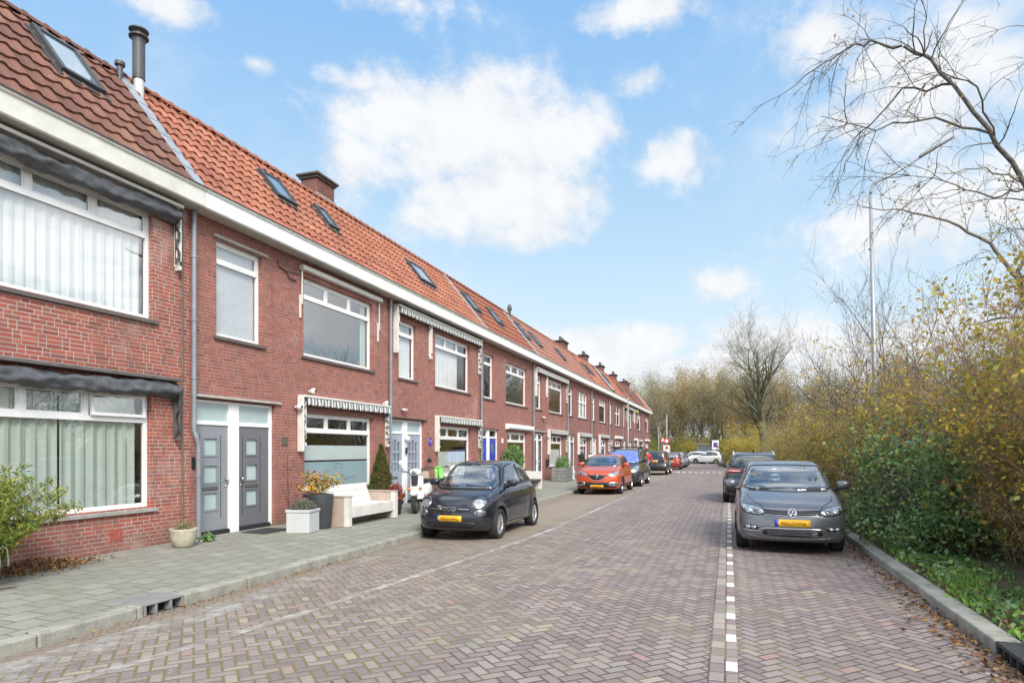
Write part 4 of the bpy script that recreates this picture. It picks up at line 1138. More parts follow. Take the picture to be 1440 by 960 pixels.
class Field2:
    """signed distance to a closed 2D outline, tabulated"""
    def __init__(s, poly, x0, x1, z0, z1, st=.02):
        s.x0, s.z0, s.st = x0, z0, st
        xs = np.arange(x0, x1 + st, st); zs = np.arange(z0, z1 + st, st)
        X, Z = np.meshgrid(xs, zs, indexing='ij'); d = np.full(X.shape, 1e9); ins = np.zeros(X.shape, bool)
        n = len(poly)
        for i in range(n):
            a = poly[i]; b = poly[(i + 1) % n]; e = b - a; L = max(1e-9, e @ e)
            t = np.clip(((X - a[0]) * e[0] + (Z - a[1]) * e[1]) / L, 0, 1)
            d = np.minimum(d, (X - a[0] - t * e[0]) ** 2 + (Z - a[1] - t * e[1]) ** 2)
            c = (a[1] <= Z) != (b[1] <= Z)
            if abs(e[1]) > 1e-12: ins ^= c & (X < a[0] + (Z - a[1]) * e[0] / e[1])
        s.d = np.sqrt(d) * np.where(ins, -1, 1)
    def __call__(s, x, z):
        u = np.clip((x - s.x0) / s.st, 0, s.d.shape[0] - 1.001); v = np.clip((z - s.z0) / s.st, 0, s.d.shape[1] - 1.001)
        i = u.astype(int); j = v.astype(int); a = u - i; b = v - j; D = s.d
        return (D[i, j] * (1 - a) + D[i + 1, j] * a) * (1 - b) + (D[i, j + 1] * (1 - a) + D[i + 1, j + 1] * a) * b

def smax(a, b, k): h = np.clip(.5 + .5 * (a - b) / k, 0, 1); return b + (a - b) * h + k * h * (1 - h)
def smin(a, b, k): return -smax(-a, -b, k)

def surface_nets(f, lo, hi, st):
    xs = [np.arange(lo[i], hi[i] + st, st) for i in range(3)]
    X, Y, Z = np.meshgrid(*xs, indexing='ij'); D = f(X, Y, Z)
    nx, ny, nz = D.shape; S_ = D < 0
    cnt = np.zeros((nx - 1, ny - 1, nz - 1)); acc = np.zeros((nx - 1, ny - 1, nz - 1, 3))
    cor = [(a, b, c) for a in (0, 1) for b in (0, 1) for c in (0, 1)]
    def sl(o): return tuple(slice(o[k], D.shape[k] - 1 + o[k]) for k in range(3))
    for ax in range(3):
        for o in cor:
            if o[ax]: continue
            o2 = list(o); o2[ax] = 1; d0 = D[sl(o)]; d1 = D[sl(o2)]
            m = (d0 < 0) != (d1 < 0); t = np.where(m, d0 / np.where(m, d0 - d1, 1), 0)
            cnt += m
            for k in range(3):
                acc[..., k] += np.where(m, o[k] + (t if k == ax else 0), 0)
    act = cnt > 0; idx = -np.ones(act.shape, int); idx[act] = np.arange(act.sum())
    ii = np.argwhere(act)
    V = (ii + acc[act] / cnt[act][:, None]) * st + np.array(lo)
    Fc = []
    for ax in range(3):
        b, c = [(1, 2), (2, 0), (0, 1)][ax]
        sh = [slice(1, -1)] * 3; sh[ax] = slice(0, -1); sh = tuple(sh)
        o2 = [slice(1, -1)] * 3; o2[ax] = slice(1, None); o2 = tuple(o2)
        m = S_[sh] != S_[o2]; P = np.argwhere(m); neg = S_[sh][m]
        base = P.copy(); off = np.ones(3, int); off[ax] = 0; base = P + off
        def at(db, dc):
            q = base.copy(); q[:, b] -= db; q[:, c] -= dc; return idx[q[:, 0], q[:, 1], q[:, 2]]
        quad = np.stack([at(1, 1), at(0, 1), at(0, 0), at(1, 0)], 1)
        quad[~neg] = quad[~neg][:, ::-1]
        Fc.append(quad)
    Fc = np.concatenate(Fc); Fc = Fc[(Fc >= 0).all(1)]
    def F1(p): return f(p[:, 0], p[:, 1], p[:, 2])
    for _ in range(3):
        e = 2e-3; g = np.stack([(F1(V + np.eye(3)[k] * e) - F1(V - np.eye(3)[k] * e)) / (2 * e) for k in range(3)], 1)
        n2 = (g * g).sum(1); stp = np.clip(F1(V) / np.maximum(n2, .05), -st * .5, st * .5)
        V = V - g * stp[:, None] * .8
    return V, Fc

def paint(name, col, metal=.5, rough=.28, dirt=.15):
    m, nt, b = new_mat(name)
    P = nt.coords('Object'); n = nt.noise(P, 3., 5., .65); f = nt.noise(P, 350., 1.)
    x, y, z = nt.sep(P)
    c = nt.mix(f * .35, col, tuple(min(1, v * 1.6 + .01) for v in col))
    low = nt.step(z + n * .25, .25, .75, 1., 0.)
    c = nt.mix((low * .35 + nt.step(n, .5, .8) * .3) * dirt * 2.5, c, (.20, .18, .16))
    setp(nt, b, **{'Base Color': c, 'Metallic': metal, 'Roughness': nt.fmix(n, rough, rough + .15), 'Coat Weight': .85, 'Coat Roughness': .06})
    nt.put(b.inputs['Normal'], nt.bump(nt.noise(P, 2.2, 2.), .05, .02))
    return m
M['carglass'] = plain('car_glass', (.045, .055, .06), .02, var=.1, spec=1., coat=1.)
def windscreen_mat(name, a, b_, k=1.):
    """laminated glass: deep tinted cabin seen through a mirror-like surface"""
    m, nt, b = new_mat(name)
    P = nt.coords('Object'); n = nt.noise(P, 2.3, 3., .5)
    setp(nt, b, **{'Base Color': nt.mix(nt.step(n, .35, .65), a, b_), 'Roughness': .03, 'IOR': 1.9, 'Coat Weight': 1., 'Specular IOR Level': .9})
    b.inputs['Coat IOR'].default_value = 2.2; b.inputs['Coat Roughness'].default_value = .01
    return m
M['screen'] = glass('windscreen_glass', tint=(.80, .88, .86), k=1.5, extra=.20)
M['screen_dark'] = glass('tinted_car_glass', tint=(.36, .40, .40), k=1.5, extra=.10)
M['cabin'] = plain('dark_cabin_plastic', (.05, .052, .055), .7, var=.2)
M['seatfab'] = plain('grey_seat_fabric', (.10, .10, .105), .9, var=.25, nscale=9)
M['screen_blue'] = windscreen_mat('windscreen_with_blue_sunshade', (.10, .13, .55), (.15, .18, .70))
M['trim'] = plain('black_car_plastic', (.018, .018, .02), .45, var=.2, spec=.4)
M['gloss_black'] = plain('gloss_black_trim', (.012, .012, .014), .12, var=.1, coat=.6)
M['tyre'] = plain('tyre_rubber', (.022, .022, .023), .8, var=.3, nscale=20, dirt=.25, dirtcol=(.10, .09, .08))
M['rim'] = plain('silver_alloy', (.62, .63, .64), .28, metal=.85, var=.06)
M['chrome'] = plain('bright_chrome', (.55, .56, .58), .14, metal=1., var=.02)
M['lampglass'] = plain('headlight_reflector', (.30, .33, .36), .10, metal=.5, var=.5, nscale=22, coat=1.)
M['lampdark'] = plain('headlight_inner', (.12, .13, .14), .15, metal=.4, var=.4, nscale=18, coat=1.)
M['amber'] = plain('amber_lens', (.65, .22, .03), .25, coat=.5)
M['tail'] = plain('red_tail_lens', (.42, .015, .015), .15, var=.15, nscale=14, coat=1.)
M['tail_w'] = plain('white_lens', (.60, .55, .55), .15, coat=1.)
M['plate'] = plain('yellow_number_plate', (.72, .40, .015), .45, var=.06, nscale=10)
M['plate_b'] = plain('blue_plate_strip', (.02, .07, .50), .45)
M['smear'] = plain('darker_yellow_smear', (.50, .25, .01), .5, var=.3, nscale=9)
M['seam'] = plain('panel_gap', (.008, .008, .009), .7)

class Car:
    def __init__(s, sp):
        s.sp = sp; L, W, H = sp['L'], sp['W'], sp['H']; s.L, s.W, s.H = L, W, H
        body = catmull(sp['body'], 5); cab = catmull(sp['cab'], 5)
        s.fb = Field2(body, -.3, L + .3, -.1, H + .3); s.fc = Field2(cab, -.3, L + .3, -.1, H + .3)
        s.sec = np.array(sp.get('sec', [(0, .86), (.2, .93), (.35, .985), (.55, 1.), (.75, .985), (.95, .93), (1.1, .86), (1.6, .7)]))
        s.r = sp['wr']; s.ax = sp['axles']; ar = sp.get('ar', s.r + .045)
        bow = sp.get('bow', (.22, .16)); tap = sp.get('taper', (.10, .10)); bb = sp.get('belt', .95); wb = sp.get('wbelt', .90); tum = sp.get('tumble', .36)
        def f(x, y, z):
            yy = np.abs(y) / (W / 2); xf = np.clip(1 - x / (L * .45), 0, 1); xr = np.clip((x - L * .55) / (L * .45), 0, 1)
            xs = x - bow[0] * yy ** 2.6 * np.clip(xf * 1.6, 0, 1) + bow[1] * yy ** 2.6 * np.clip(xr * 1.6, 0, 1)
            A = s.fb(xs, z)
            plan = 1 - tap[0] * xf ** 2.2 - tap[1] * xr ** 2.2
            hw = W / 2 * plan * np.interp(z, s.sec[:, 0], s.sec[:, 1])
            fl = 0
            for a in s.ax:
                r_ = np.sqrt((x - a) ** 2 + (z - s.r) ** 2)
                fl = fl + sp.get('flare', .022) * np.exp(-((r_ - ar) / .09) ** 2)
            B = np.abs(y) - hw - fl
            body_ = smax(A, B, sp.get('kb', .09))
            wc = W / 2 * wb * (1 - .12 * xf - sp.get('ctap', .10) * xr ** 1.5) - tum * np.maximum(z - bb, -.3)
            cab_ = smax(s.fc(xs, z), np.abs(y) - wc, sp.get('kc', .10))
            F_ = smin(body_, cab_, sp.get('kj', .035))
            for a in s.ax:
                cyl = np.sqrt((x - a) ** 2 + (z - s.r - .01) ** 2) - ar
                F_ = smax(F_, -np.maximum(cyl, (W / 2 - .30) - np.abs(y)), .012)
            return F_
        s.f = f
        st = sp.get('res', .03)
        V, Fc = surface_nets(f, (-.06, -W / 2 - .06, .08), (L + .08, W / 2 + .06, H + .06), st)
        V[:, 0] = L / 2 - V[:, 0]
        Fc = Fc[:, ::-1]
        s.V, s.F = V, Fc
        s.bvh = BVHTree.FromPolygons([tuple(v) for v in V], [tuple(int(i) for i in f_) for f_ in Fc])
        s.cuts = []
        s.root = empty('parked_car', (0, 0, 0), 0, sp['label'], 'car', sp.get('group', 'cars parked along the street'))
        low = sp.get('lowtrim')
        mats = [sp['paint'], M['trim']]
        cz = V[Fc].mean(1)[:, 2]; cx = L / 2 - V[Fc].mean(1)[:, 0]
        mi = (cz < sp.get('under', .215)).astype(int)
        # matt black inside of the wheel arches
        cy = np.abs(V[Fc].mean(1)[:, 1])
        for a in s.ax:
            rr_ = np.sqrt((cx - a) ** 2 + (cz - s.r - .01) ** 2)
            mi[(rr_ < ar + .008) & (cy < W / 2 - .0)] = 1
            if sp.get('archtrim'): mi[(rr_ < ar + .06) & (cz < .9)] = 1
        if low: mi[cz < low] = 1
        s.body = mesh_obj('body', V, Fc, mats, s.root, smooth=True, midx=[int(q) for q in mi])
        for a in s.ax:
            for sd_ in (-1, 1): s.wheel(a, sd_)
        for m_ in (-1, 1):
            if sp.get('mirror'): s.mirror(m_)
    def cast(s, view, u, w, side=1):
        L = s.L
        if view == 'side': o, d = Vector((L / 2 - u, 3 * side, w)), Vector((0, -side, 0))
        elif view == 'front': o, d = Vector((4, u, w)), Vector((-1, 0, 0))
        elif view == 'rear': o, d = Vector((-4, u, w)), Vector((1, 0, 0))
        else: o, d = Vector((L / 2 - u, w, 4)), Vector((0, 0, -1))
        h = s.bvh.ray_cast(o, d)
        return h[0], h[1]
    def patch(s, name, view, poly, mat, off=.004, side=1, smooth_poly=True, grid=.06, parent=None, sub=5, maxd=None, grow=0.):
        P = catmull(poly, sub) if smooth_poly else np.array(poly, float)
        if grow:
            T = np.roll(P, -1, 0) - np.roll(P, 1, 0); T = T / np.maximum(1e-9, np.linalg.norm(T, axis=1))[:, None]
            ar_ = (P[:, 0] * np.roll(P[:, 1], -1) - np.roll(P[:, 0], -1) * P[:, 1]).sum()
            P = P + np.stack([T[:, 1], -T[:, 0]], 1) * (grow if ar_ > 0 else -grow)
        if mat in (M['screen'], M['screen_dark'], M['screen_blue']) and not grow:
            if grid < .1: grid = .04
            off = max(off, .012)
            hw = .026 if s.sp.get('res', .03) < .045 else .036
            T = np.roll(P, -1, 0) - np.roll(P, 1, 0); T = T / np.maximum(1e-9, np.linalg.norm(T, axis=1))[:, None]
            ar_ = (P[:, 0] * np.roll(P[:, 1], -1) - np.roll(P[:, 0], -1) * P[:, 1]).sum(); N_ = np.stack([T[:, 1], -T[:, 0]], 1) * (1 if ar_ > 0 else -1)
            V = []; n = len(P); good = []
            for g_ in (hw * .8, hw * .8, -hw, -hw):
                for k_, q in enumerate(P + N_ * g_):
                    h, nn = s.cast(view, q[0], q[1], side)
                    V.append(None if h is None else h + nn * (off - .003 if len(V) >= n and len(V) < 3 * n else -.004))
            Fq = []
            for r_ in range(3):
                for k_ in range(n):
                    q = (r_ * n + k_, r_ * n + (k_ + 1) % n, (r_ + 1) * n + (k_ + 1) % n, (r_ + 1) * n + k_)
                    if all(V[i] is not None for i in q) and max((V[q[0]] - V[q[2]]).length, (V[q[1]] - V[q[0]]).length) < .2: Fq.append(q)
            V = [tuple(v) if v is not None else (0, 0, .5) for v in V]
            parent = mesh_obj('window_seal', V, Fq, M['seam'], parent or s.root, smooth=True)
            if mat is not M['screen_blue']: s.cuts.append((view, side, P - N_ * .0))
        # densify
        Q = []
        for i in range(len(P)):
            a, b = P[i], P[(i + 1) % len(P)]; n = max(1, int(np.linalg.norm(b - a) / (grid * .7)))
            for k in range(n): Q.append(a + (b - a) * k / n)
        Q = np.array(Q); n = len(Q)
        lo, hi = Q.min(0), Q.max(0); pts = [Vector(q) for q in Q]
        x = lo[0] + grid / 2
        while x < hi[0]:
            z = lo[1] + grid / 2
            while z < hi[1]:
                p = np.array((x, z)); e = np.roll(Q, -1, 0) - Q; t = np.clip(((p - Q) * e).sum(1) / np.maximum(1e-12, (e * e).sum(1)), 0, 1)
                if np.sqrt((((Q + e * t[:, None]) - p) ** 2).sum(1)).min() > grid * .3: pts.append(Vector(p))
                z += grid
            x += grid
        vs, es, fs, *_ = delaunay_2d_cdt(pts, [], [list(range(n))], 1, 1e-6)
        V = []; ok = []
        for v in vs:
            h, nn = s.cast(view, v.x, v.y, side)
            if h is None: V.append((0, 0, 0)); ok.append(False)
            else: V.append(tuple(h + nn * off)); ok.append(True)
        Fc = []
        ref = {'side': Vector((0, side, 0)), 'front': Vector((1, 0, 0)), 'rear': Vector((-1, 0, 0)), 'top': Vector((0, 0, 1))}[view]
        for f_ in fs:
            if not all(ok[i] for i in f_): continue
            a, b, c = [Vector(V[i]) for i in f_[:3]]
            Fc.append(tuple(f_) if (b - a).cross(c - a).dot(ref) > 0 else tuple(reversed(f_)))
        if not Fc: return None
        # turn the rim down to the body so the piece is solid
        cnt = {}
        for f_ in Fc:
            for i in range(len(f_)):
                a, b = f_[i], f_[(i + 1) % len(f_)]; cnt[(a, b)] = 1
        V2 = list(V); mp = {}
        for (a, b) in [k for k in cnt if (k[1], k[0]) not in cnt]:
            for q in (a, b):
                if q not in mp:
                    h, nn = s.cast(view, vs[q].x, vs[q].y, side); mp[q] = len(V2); V2.append(tuple(h - nn * .004))
            Fc.append((b, a, mp[a], mp[b]))
        o = mesh_obj(name, V2, Fc, mat, parent or s.root, smooth=True)
        return o
    def both(s, name, view, poly, mat, **kw):
        out = []
        for sd_ in (1, -1):
            p = poly if (view == 'side' or sd_ == 1) else [(-u, w) for u, w in poly]
            out.append(s.patch(name, view, p, mat, side=sd_, **kw))
        return out
    def strip(s, name, view, line, w_, mat, off=.003, side=1, parent=None, smooth=True):
        P = catmull(line, 5, closed=False) if smooth else np.array(line, float)
        L_, R_ = [], []
        for i in range(len(P)):
            d = P[min(i + 1, len(P) - 1)] - P[max(i - 1, 0)]; d = d / max(1e-9, np.linalg.norm(d)); nn = np.array((-d[1], d[0])) * w_ / 2
            L_.append(P[i] + nn); R_.append(P[i] - nn)
        return s.patch(name, view, [tuple(q) for q in L_ + R_[::-1]], mat, off=off, side=side, smooth_poly=False, grid=max(.03, w_), parent=parent)
    def seams(s, lines, view='side'):
        for line in lines:
            for sd_ in ((1, -1) if view == 'side' else (1,)):
                s.strip('panel_gap', view, line, .012, M['seam'], off=.0015, side=sd_)
    def wheel(s, a, sd_):
        r = s.r; y = sd_ * (s.W / 2 - .105 - s.sp.get('wheel_in', .0)); x = s.L / 2 - a; tw = .10
        t = MB(); rr_ = s.sp.get('rimr', r * .66)
        t.lathe([(rr_, -tw), (r * .93, -tw), (r, -tw * .75), (r, tw * .75), (r * .965, tw * .93), (r * .86, tw), (rr_ * 1.02, tw * .9), (rr_, tw * .7), (rr_, -tw)], (0, 0, 0), 'y', 32)
        o = t.build('wheel', M['tyre'], s.root, smooth=True); o.location = (x, y, r); 
        if sd_ < 0: o.rotation_euler = (0, 0, PI)
        m = MB()
        m.lathe([(rr_, .0), (rr_ * .98, .072), (rr_ * .90, .074), (rr_ * .87, .05), (rr_ * .85, -.03)], (0, 0, 0), 'y', 32)
        m.lathe([(.0, .062), (.035, .06), (.06, .05), (.065, .0)], (0, 0, 0), 'y', 16)
        ns = s.sp.get('spokes', 5); tw_ = s.sp.get('spoke_w', .03)
        for k in range(ns):
            aa = 2 * PI * k / ns + .3; ca, sa = math.cos(aa), math.sin(aa)
            def P(rad, off, yy): return (ca * rad - sa * off, yy, sa * rad + ca * off)
            w0, w1 = tw_ * 1.1, tw_ * .75
            m.hexa([P(.04, -w0, .0), P(rr_ * .9, -w1, .03), P(rr_ * .9, w1, .03), P(.04, w0, .0), P(.04, -w0 * .8, .055), P(rr_ * .9, -w1 * .7, .068), P(rr_ * .9, w1 * .7, .068), P(.04, w0 * .8, .055)])
        m.build('rim', M['rim'] if not s.sp.get('rimdark') else M['lampglass'], o, smooth=False)
        d = MB(); d.lathe([(0, -.01), (rr_ * .95, -.01)], (0, 0, 0), 'y', 24); d.build('brake_disc', M['trim'], o)
    def mirror(s, sd_):
        mx, mz = s.sp['mirror'][:2]; h, nn = s.cast('side', mx, mz - .02, sd_)
        if h is None: return
        mb = MB(); mb.tube([tuple(h - nn * .03), (h.x + .02, h.y + sd_ * .10, mz - .01)], .03, 8); s_ = s.sp.get('msc', 1.)
        V = []; Fc = []; nu, nv = 14, 10; c = (h.x + .03, h.y + sd_ * .17 * s_, mz + .06)
        for i in range(nv + 1):
            ph = PI * i / nv
            for k in range(nu):
                th = 2 * PI * k / nu
                cx_, cy_, cz_ = math.sin(ph) * math.cos(th), math.sin(ph) * math.sin(th), math.cos(ph)
                sp_ = lambda v, e: math.copysign(abs(v) ** e, v)
                xx = sp_(cx_, .8) * .075; xx = max(xx, -.05)
                V.append((c[0] + xx, c[1] + sp_(cy_, .7) * .11 * s_, c[2] + sp_(cz_, .7) * .075 * s_))
        for i in range(nv):
            for k in range(nu): Fc.append((i * nu + k, (i + 1) * nu + k, (i + 1) * nu + (k + 1) % nu, i * nu + (k + 1) % nu))
        o = mesh_obj('side_mirror', V, Fc, s.sp.get('mpaint', s.sp['paint']), s.root, smooth=True)
        mb.build('mirror_arm', M['trim'], o)
        g = MB(); g.box(c[0] - .054, c[0] - .051, c[1] - .085 * s_, c[1] + .085 * s_, c[2] - .05 * s_, c[2] + .05 * s_); g.build('mirror_glass', M['carglass'], o)
    def plate(s, view, z, w_=.52, h_=.11, smear=True, off=.012, yc=0.):
        o = s.patch('number_plate', view, [(yc - w_ / 2, z - h_ / 2), (yc + w_ / 2, z - h_ / 2), (yc + w_ / 2, z + h_ / 2), (yc - w_ / 2, z + h_ / 2)], M['plate'], off=off, smooth_poly=False, grid=.1)
        sg = 1 if view == 'front' else -1     # the blue strip is on the reader's left
        a, b = sorted((yc + sg * -w_ / 2 * 1., yc + sg * (-w_ / 2 + .05)))
        if view == 'front': a, b = yc - w_ / 2 - 0, yc - w_ / 2 + .055
        else: a, b = yc + w_ / 2 - .055, yc + w_ / 2
        s.patch('country_strip', view, [(a, z - h_ / 2), (b, z - h_ / 2), (b, z + h_ / 2), (a, z + h_ / 2)], M['plate_b'], off=off + .0015, smooth_poly=False, grid=.1, parent=o)
        if smear and o:
            s.patch('smear', view, [(yc - w_ * .33, z - .01), (yc - w_ * .1, z - .03), (yc + w_ * .2, z - .015), (yc + w_ * .38, z - .03), (yc + w_ * .36, z + .02), (yc, z + .03), (yc - w_ * .3, z + .025)], M['smear'], off=off + .001, grid=.06, parent=o)
    def cut(s):
        C = s.V[s.F].mean(1); kill = np.zeros(len(C), bool)
        for view, side, P in s.cuts:
            if view == 'side': u, v, m = s.L / 2 - C[:, 0], C[:, 2], C[:, 1] * side > .2
            elif view == 'front': u, v, m = C[:, 1], C[:, 2], C[:, 0] > 0
            else: u, v, m = C[:, 1], C[:, 2], C[:, 0] < 0
            ins = np.zeros(len(C), bool); n = len(P)
            for i in range(n):
                a, b = P[i], P[(i + 1) % n]; c_ = (a[1] <= v) != (b[1] <= v)
                if abs(b[1] - a[1]) > 1e-12: ins ^= c_ & (u < a[0] + (v - a[1]) * (b[0] - a[0]) / (b[1] - a[1]))
            kill |= ins & m
        if not kill.any(): return
        old = s.body.data; mi = np.zeros(len(old.polygons), dtype=np.int32); old.polygons.foreach_get('material_index', mi)
        me = bpy.data.meshes.new('body'); me.from_pydata([tuple(v) for v in s.V], [], [tuple(int(i) for i in f) for f in s.F[~kill]])
        for m in old.materials: me.materials.append(m)
        me.polygons.foreach_set('material_index', mi[~kill]); me.polygons.foreach_set('use_smooth', [True] * len(me.polygons)); me.update(); s.body.data = me
        L, W, H = s.L, s.W, s.H; x = lambda f: L / 2 - L * f
        sx, rx, dx = s.sp.get('seats', (.50, .76, .31))
        m = MB(); m.hexa([(x(dx) + .28, -W * .38, .70), (x(dx + .06), -W * .40, .70), (x(dx + .06), W * .40, .70), (x(dx) + .28, W * .38, .70), (x(dx) + .28, -W * .36, H * .60), (x(dx + .06), -W * .39, H * .635), (x(dx + .06), W * .39, H * .635), (x(dx) + .28, W * .36, H * .60)])
        m.build('dashboard', M['cabin'], s.root, bevel=.03)
        m = MB(); m.tube([(x(dx + .085) + .06 * math.sin(2 * PI * k / 18) * -1, W * .21 + .18 * math.cos(2 * PI * k / 18), H * .645 + .165 * math.sin(2 * PI * k / 18)) for k in range(19)], .016, 6, cap=False); m.build('steering_wheel', M['cabin'], s.root)
        for yy in (-.21, .21):
            m = MB(); y0, y1 = yy * W - .23, yy * W + .23
            m.hexa([(x(sx), y0, .34), (x(sx) + .48, y0, .36), (x(sx) + .48, y1, .36), (x(sx), y1, .34), (x(sx), y0, .52), (x(sx) + .5, y0, .56), (x(sx) + .5, y1, .56), (x(sx), y1, .52)])
            m.hexa([(x(sx) - .14, y0, .5), (x(sx) + .02, y0, .5), (x(sx) + .02, y1, .5), (x(sx) - .14, y1, .5), (x(sx) - .30, y0 + .05, H * .71), (x(sx) - .20, y0 + .05, H * .71), (x(sx) - .20, y1 - .05, H * .71), (x(sx) - .30, y1 - .05, H * .71)])
            m.hexa([(x(sx) - .30, y0 + .11, H * .73), (x(sx) - .19, y0 + .11, H * .73), (x(sx) - .19, y1 - .11, H * .73), (x(sx) - .30, y1 - .11, H * .73), (x(sx) - .33, y0 + .12, H * .83), (x(sx) - .24, y0 + .12, H * .83), (x(sx) - .24, y1 - .12, H * .83), (x(sx) - .33, y1 - .12, H * .83)])
            m.build('seat', M['seatfab'], s.root, bevel=.035)
        m = MB(); m.hexa([(x(rx), -W * .38, .36), (x(rx) + .42, -W * .38, .36), (x(rx) + .42, W * .38, .36), (x(rx), W * .38, .36), (x(rx) - .22, -W * .33, H * .68), (x(rx) - .10, -W * .33, H * .68), (x(rx) - .10, W * .33, H * .68), (x(rx) - .22, W * .33, H * .68)])
        m.build('seat', M['seatfab'], s.root, bevel=.03)
        m = MB(); m.box(x(.86), x(.24), -W * .40, W * .40, .28, .34); m.build('cabin_floor', M['cabin'], s.root)
    def place(s, X, Y, rz, Z=0.):
        s.cut()
        s.root.location = (X, Y, Z); s.root.rotation_euler = (0, 0, rz)
FRONT_TO_CAM = R(-90); REAR_TO_CAM = R(90)
def ring(c, cy, cz, ry, rz, w_, off, parent, name='badge_ring', mat=None):
    m, n = [], 28
    out = [(cy + (ry + w_ / 2) * math.cos(2 * PI * k / n), cz + (rz + w_ / 2) * math.sin(2 * PI * k / n)) for k in range(n)]
    inn = [(cy + (ry - w_ / 2) * math.cos(2 * PI * k / n), cz + (rz - w_ / 2) * math.sin(2 * PI * k / n)) for k in range(n)]
    V = []; Fc = []
    for q in out + inn:
        h, nn = c.cast('front', *q)
        V.append(tuple(h + nn * off))
    for k in range(n): Fc.append((k, (k + 1) % n, n + (k + 1) % n, n + k))
    return mesh_obj(name, V, Fc, mat or M['chrome'], parent or c.root)
def ell(cx, cz, rx, rz, n=14, rot=0.):
    return [(cx + rx * math.cos(2 * PI * k / n) * math.cos(rot) - rz * math.sin(2 * PI * k / n) * math.sin(rot), cz + rx * math.cos(2 * PI * k / n) * math.sin(rot) + rz * math.sin(2 * PI * k / n) * math.cos(rot)) for k in range(n)]
# ------------------------------------------------------------------ the cars
def hatch_body(L, hood=.90, cowl=.98, belt=.98, nose=.55, tailz=.93, hx=.25, cx=1.05, fz=.2):
    return [(.12, fz), (.03, fz + .12), (0, .42), (.01, nose), (.05, nose + .13), (.12, nose + .2), (hx + .05, hood - .06), (hx + .35, hood + .02), (cx, cowl), (cx + .7, belt + .01), (L - 1.2, belt + .01), (L - .4, belt), (L - .12, tailz), (L - .05, .75), (L, .52), (L - .02, .33), (L - .12, fz), (L - .6, fz - .02), (.6, fz - .02)]
P_ = {}
# --- small black two-door electric hatchback
P_['fiat'] = paint('metallic_black_paint', (.016, .018, .028), .4, .16, .05)
c = Car(dict(L=3.58, W=1.60, H=1.50, paint=P_['fiat'], label='small rounded black two-door hatchback parked at left kerb facing the camera', res=.024,
    body=[(.16, .20), (.05, .26), (.01, .40), (.02, .55), (.05, .66), (.12, .76), (.24, .84), (.45, .905), (.75, .95), (1.05, .975), (1.8, .99), (2.7, 1.01), (3.15, 1.0), (3.42, .93), (3.54, .78), (3.58, .55), (3.56, .34), (3.45, .21), (2.9, .19), (.6, .19)],
    cab=[(.70, .90), (.98, 1.08), (1.22, 1.30), (1.42, 1.42), (1.75, 1.485), (2.2, 1.495), (2.65, 1.46), (2.98, 1.36), (3.22, 1.18), (3.42, .95), (2.6, .80), (1.2, .80)],
    sec=[(0, .86), (.2, .95), (.35, .985), (.55, 1.), (.75, .985), (.9, .95), (1.05, .86), (1.6, .6)], wr=.295, ar=.335, axles=(.70, 3.0), belt=.93, wbelt=.90, tumble=.40, taper=(.13, .13), bow=(.26, .18), flare=.03, kb=.13, kc=.13, mirror=(1.22, 1.0), spokes=14, spoke_w=.014, rimr=.205))
c.patch('windscreen', 'front', [(-.60, .985), (-.3, .965), (0, .96), (.3, .965), (.60, .985), (.56, 1.18), (.47, 1.37), (.25, 1.40), (0, 1.405), (-.25, 1.40), (-.47, 1.37), (-.56, 1.18)], M['screen'], sub=3)
c.both('side_window', 'side', [(1.25, 1.02), (1.42, 1.24), (1.60, 1.36), (1.85, 1.40), (2.15, 1.405), (2.2, 1.3), (2.24, 1.04), (1.8, 1.02)], M['screen'], sub=3)
c.both('side_window', 'side', [(2.32, 1.05), (2.28, 1.3), (2.27, 1.39), (2.50, 1.355), (2.75, 1.24), (2.92, 1.08), (2.6, 1.06)], M['screen_dark'], sub=3)
c.patch('rear_window', 'rear', [(-.48, 1.05), (.48, 1.05), (.42, 1.30), (0, 1.34), (-.42, 1.30)], M['screen_dark'], sub=3)
for s_, o_ in zip((1, -1), (0, 1)):
    hl = c.patch('headlight', 'front', [(s_ * q[0], q[1]) for q in ell(.545, .725, .12, .108)], M['chrome'], off=.004, grid=.03)
    c.patch('lamp_lens', 'front', [(s_ * q[0], q[1]) for q in ell(.545, .715, .106, .092)], M['lampglass'], off=.011, grid=.03, parent=hl)
    c.strip('lamp_lid', 'front', [(s_ * .435, .76), (s_ * .49, .785), (s_ * .545, .79), (s_ * .60, .785), (s_ * .655, .755)], .035, P_['fiat'], off=.014, parent=hl)
    fg = c.patch('fog_light', 'front', [(s_ * q[0], q[1]) for q in ell(.575, .545, .095, .06)], M['chrome'], off=.004, grid=.03)
    c.patch('lamp_lens', 'front', [(s_ * q[0], q[1]) for q in ell(.575, .545, .078, .048)], M['lampdark'], off=.009, grid=.03, parent=fg)
g = c.patch('grille', 'front', [(-.40, .575), (-.2, .565), (.2, .565), (.40, .575), (.38, .635), (.2, .65), (-.2, .65), (-.38, .635)], M['gloss_black'], sub=3)
for s_ in (-1, 1): c.strip('chrome_bar', 'front', [(s_ * .17, .612), (s_ * .38, .612)], .014, M['chrome'], off=.010, parent=g, smooth=False)
for yy in (-.09, -.0, .09):     # badge of three linked rings
    ring(c, yy, .612, .036, .030, .013, .014, g)
c.plate('front', .44, .50, .11)
c.patch('lower_intake', 'front', [(-.42, .27), (.42, .27), (.50, .34), (.46, .37), (-.46, .37), (-.50, .34)], M['trim'], off=.003, sub=2)
for s_ in (-1, 1): c.strip('bumper_crease', 'front', [(s_ * .36, .30), (s_ * .50, .33), (s_ * .57, .40)], .02, M['gloss_black'], off=.006)
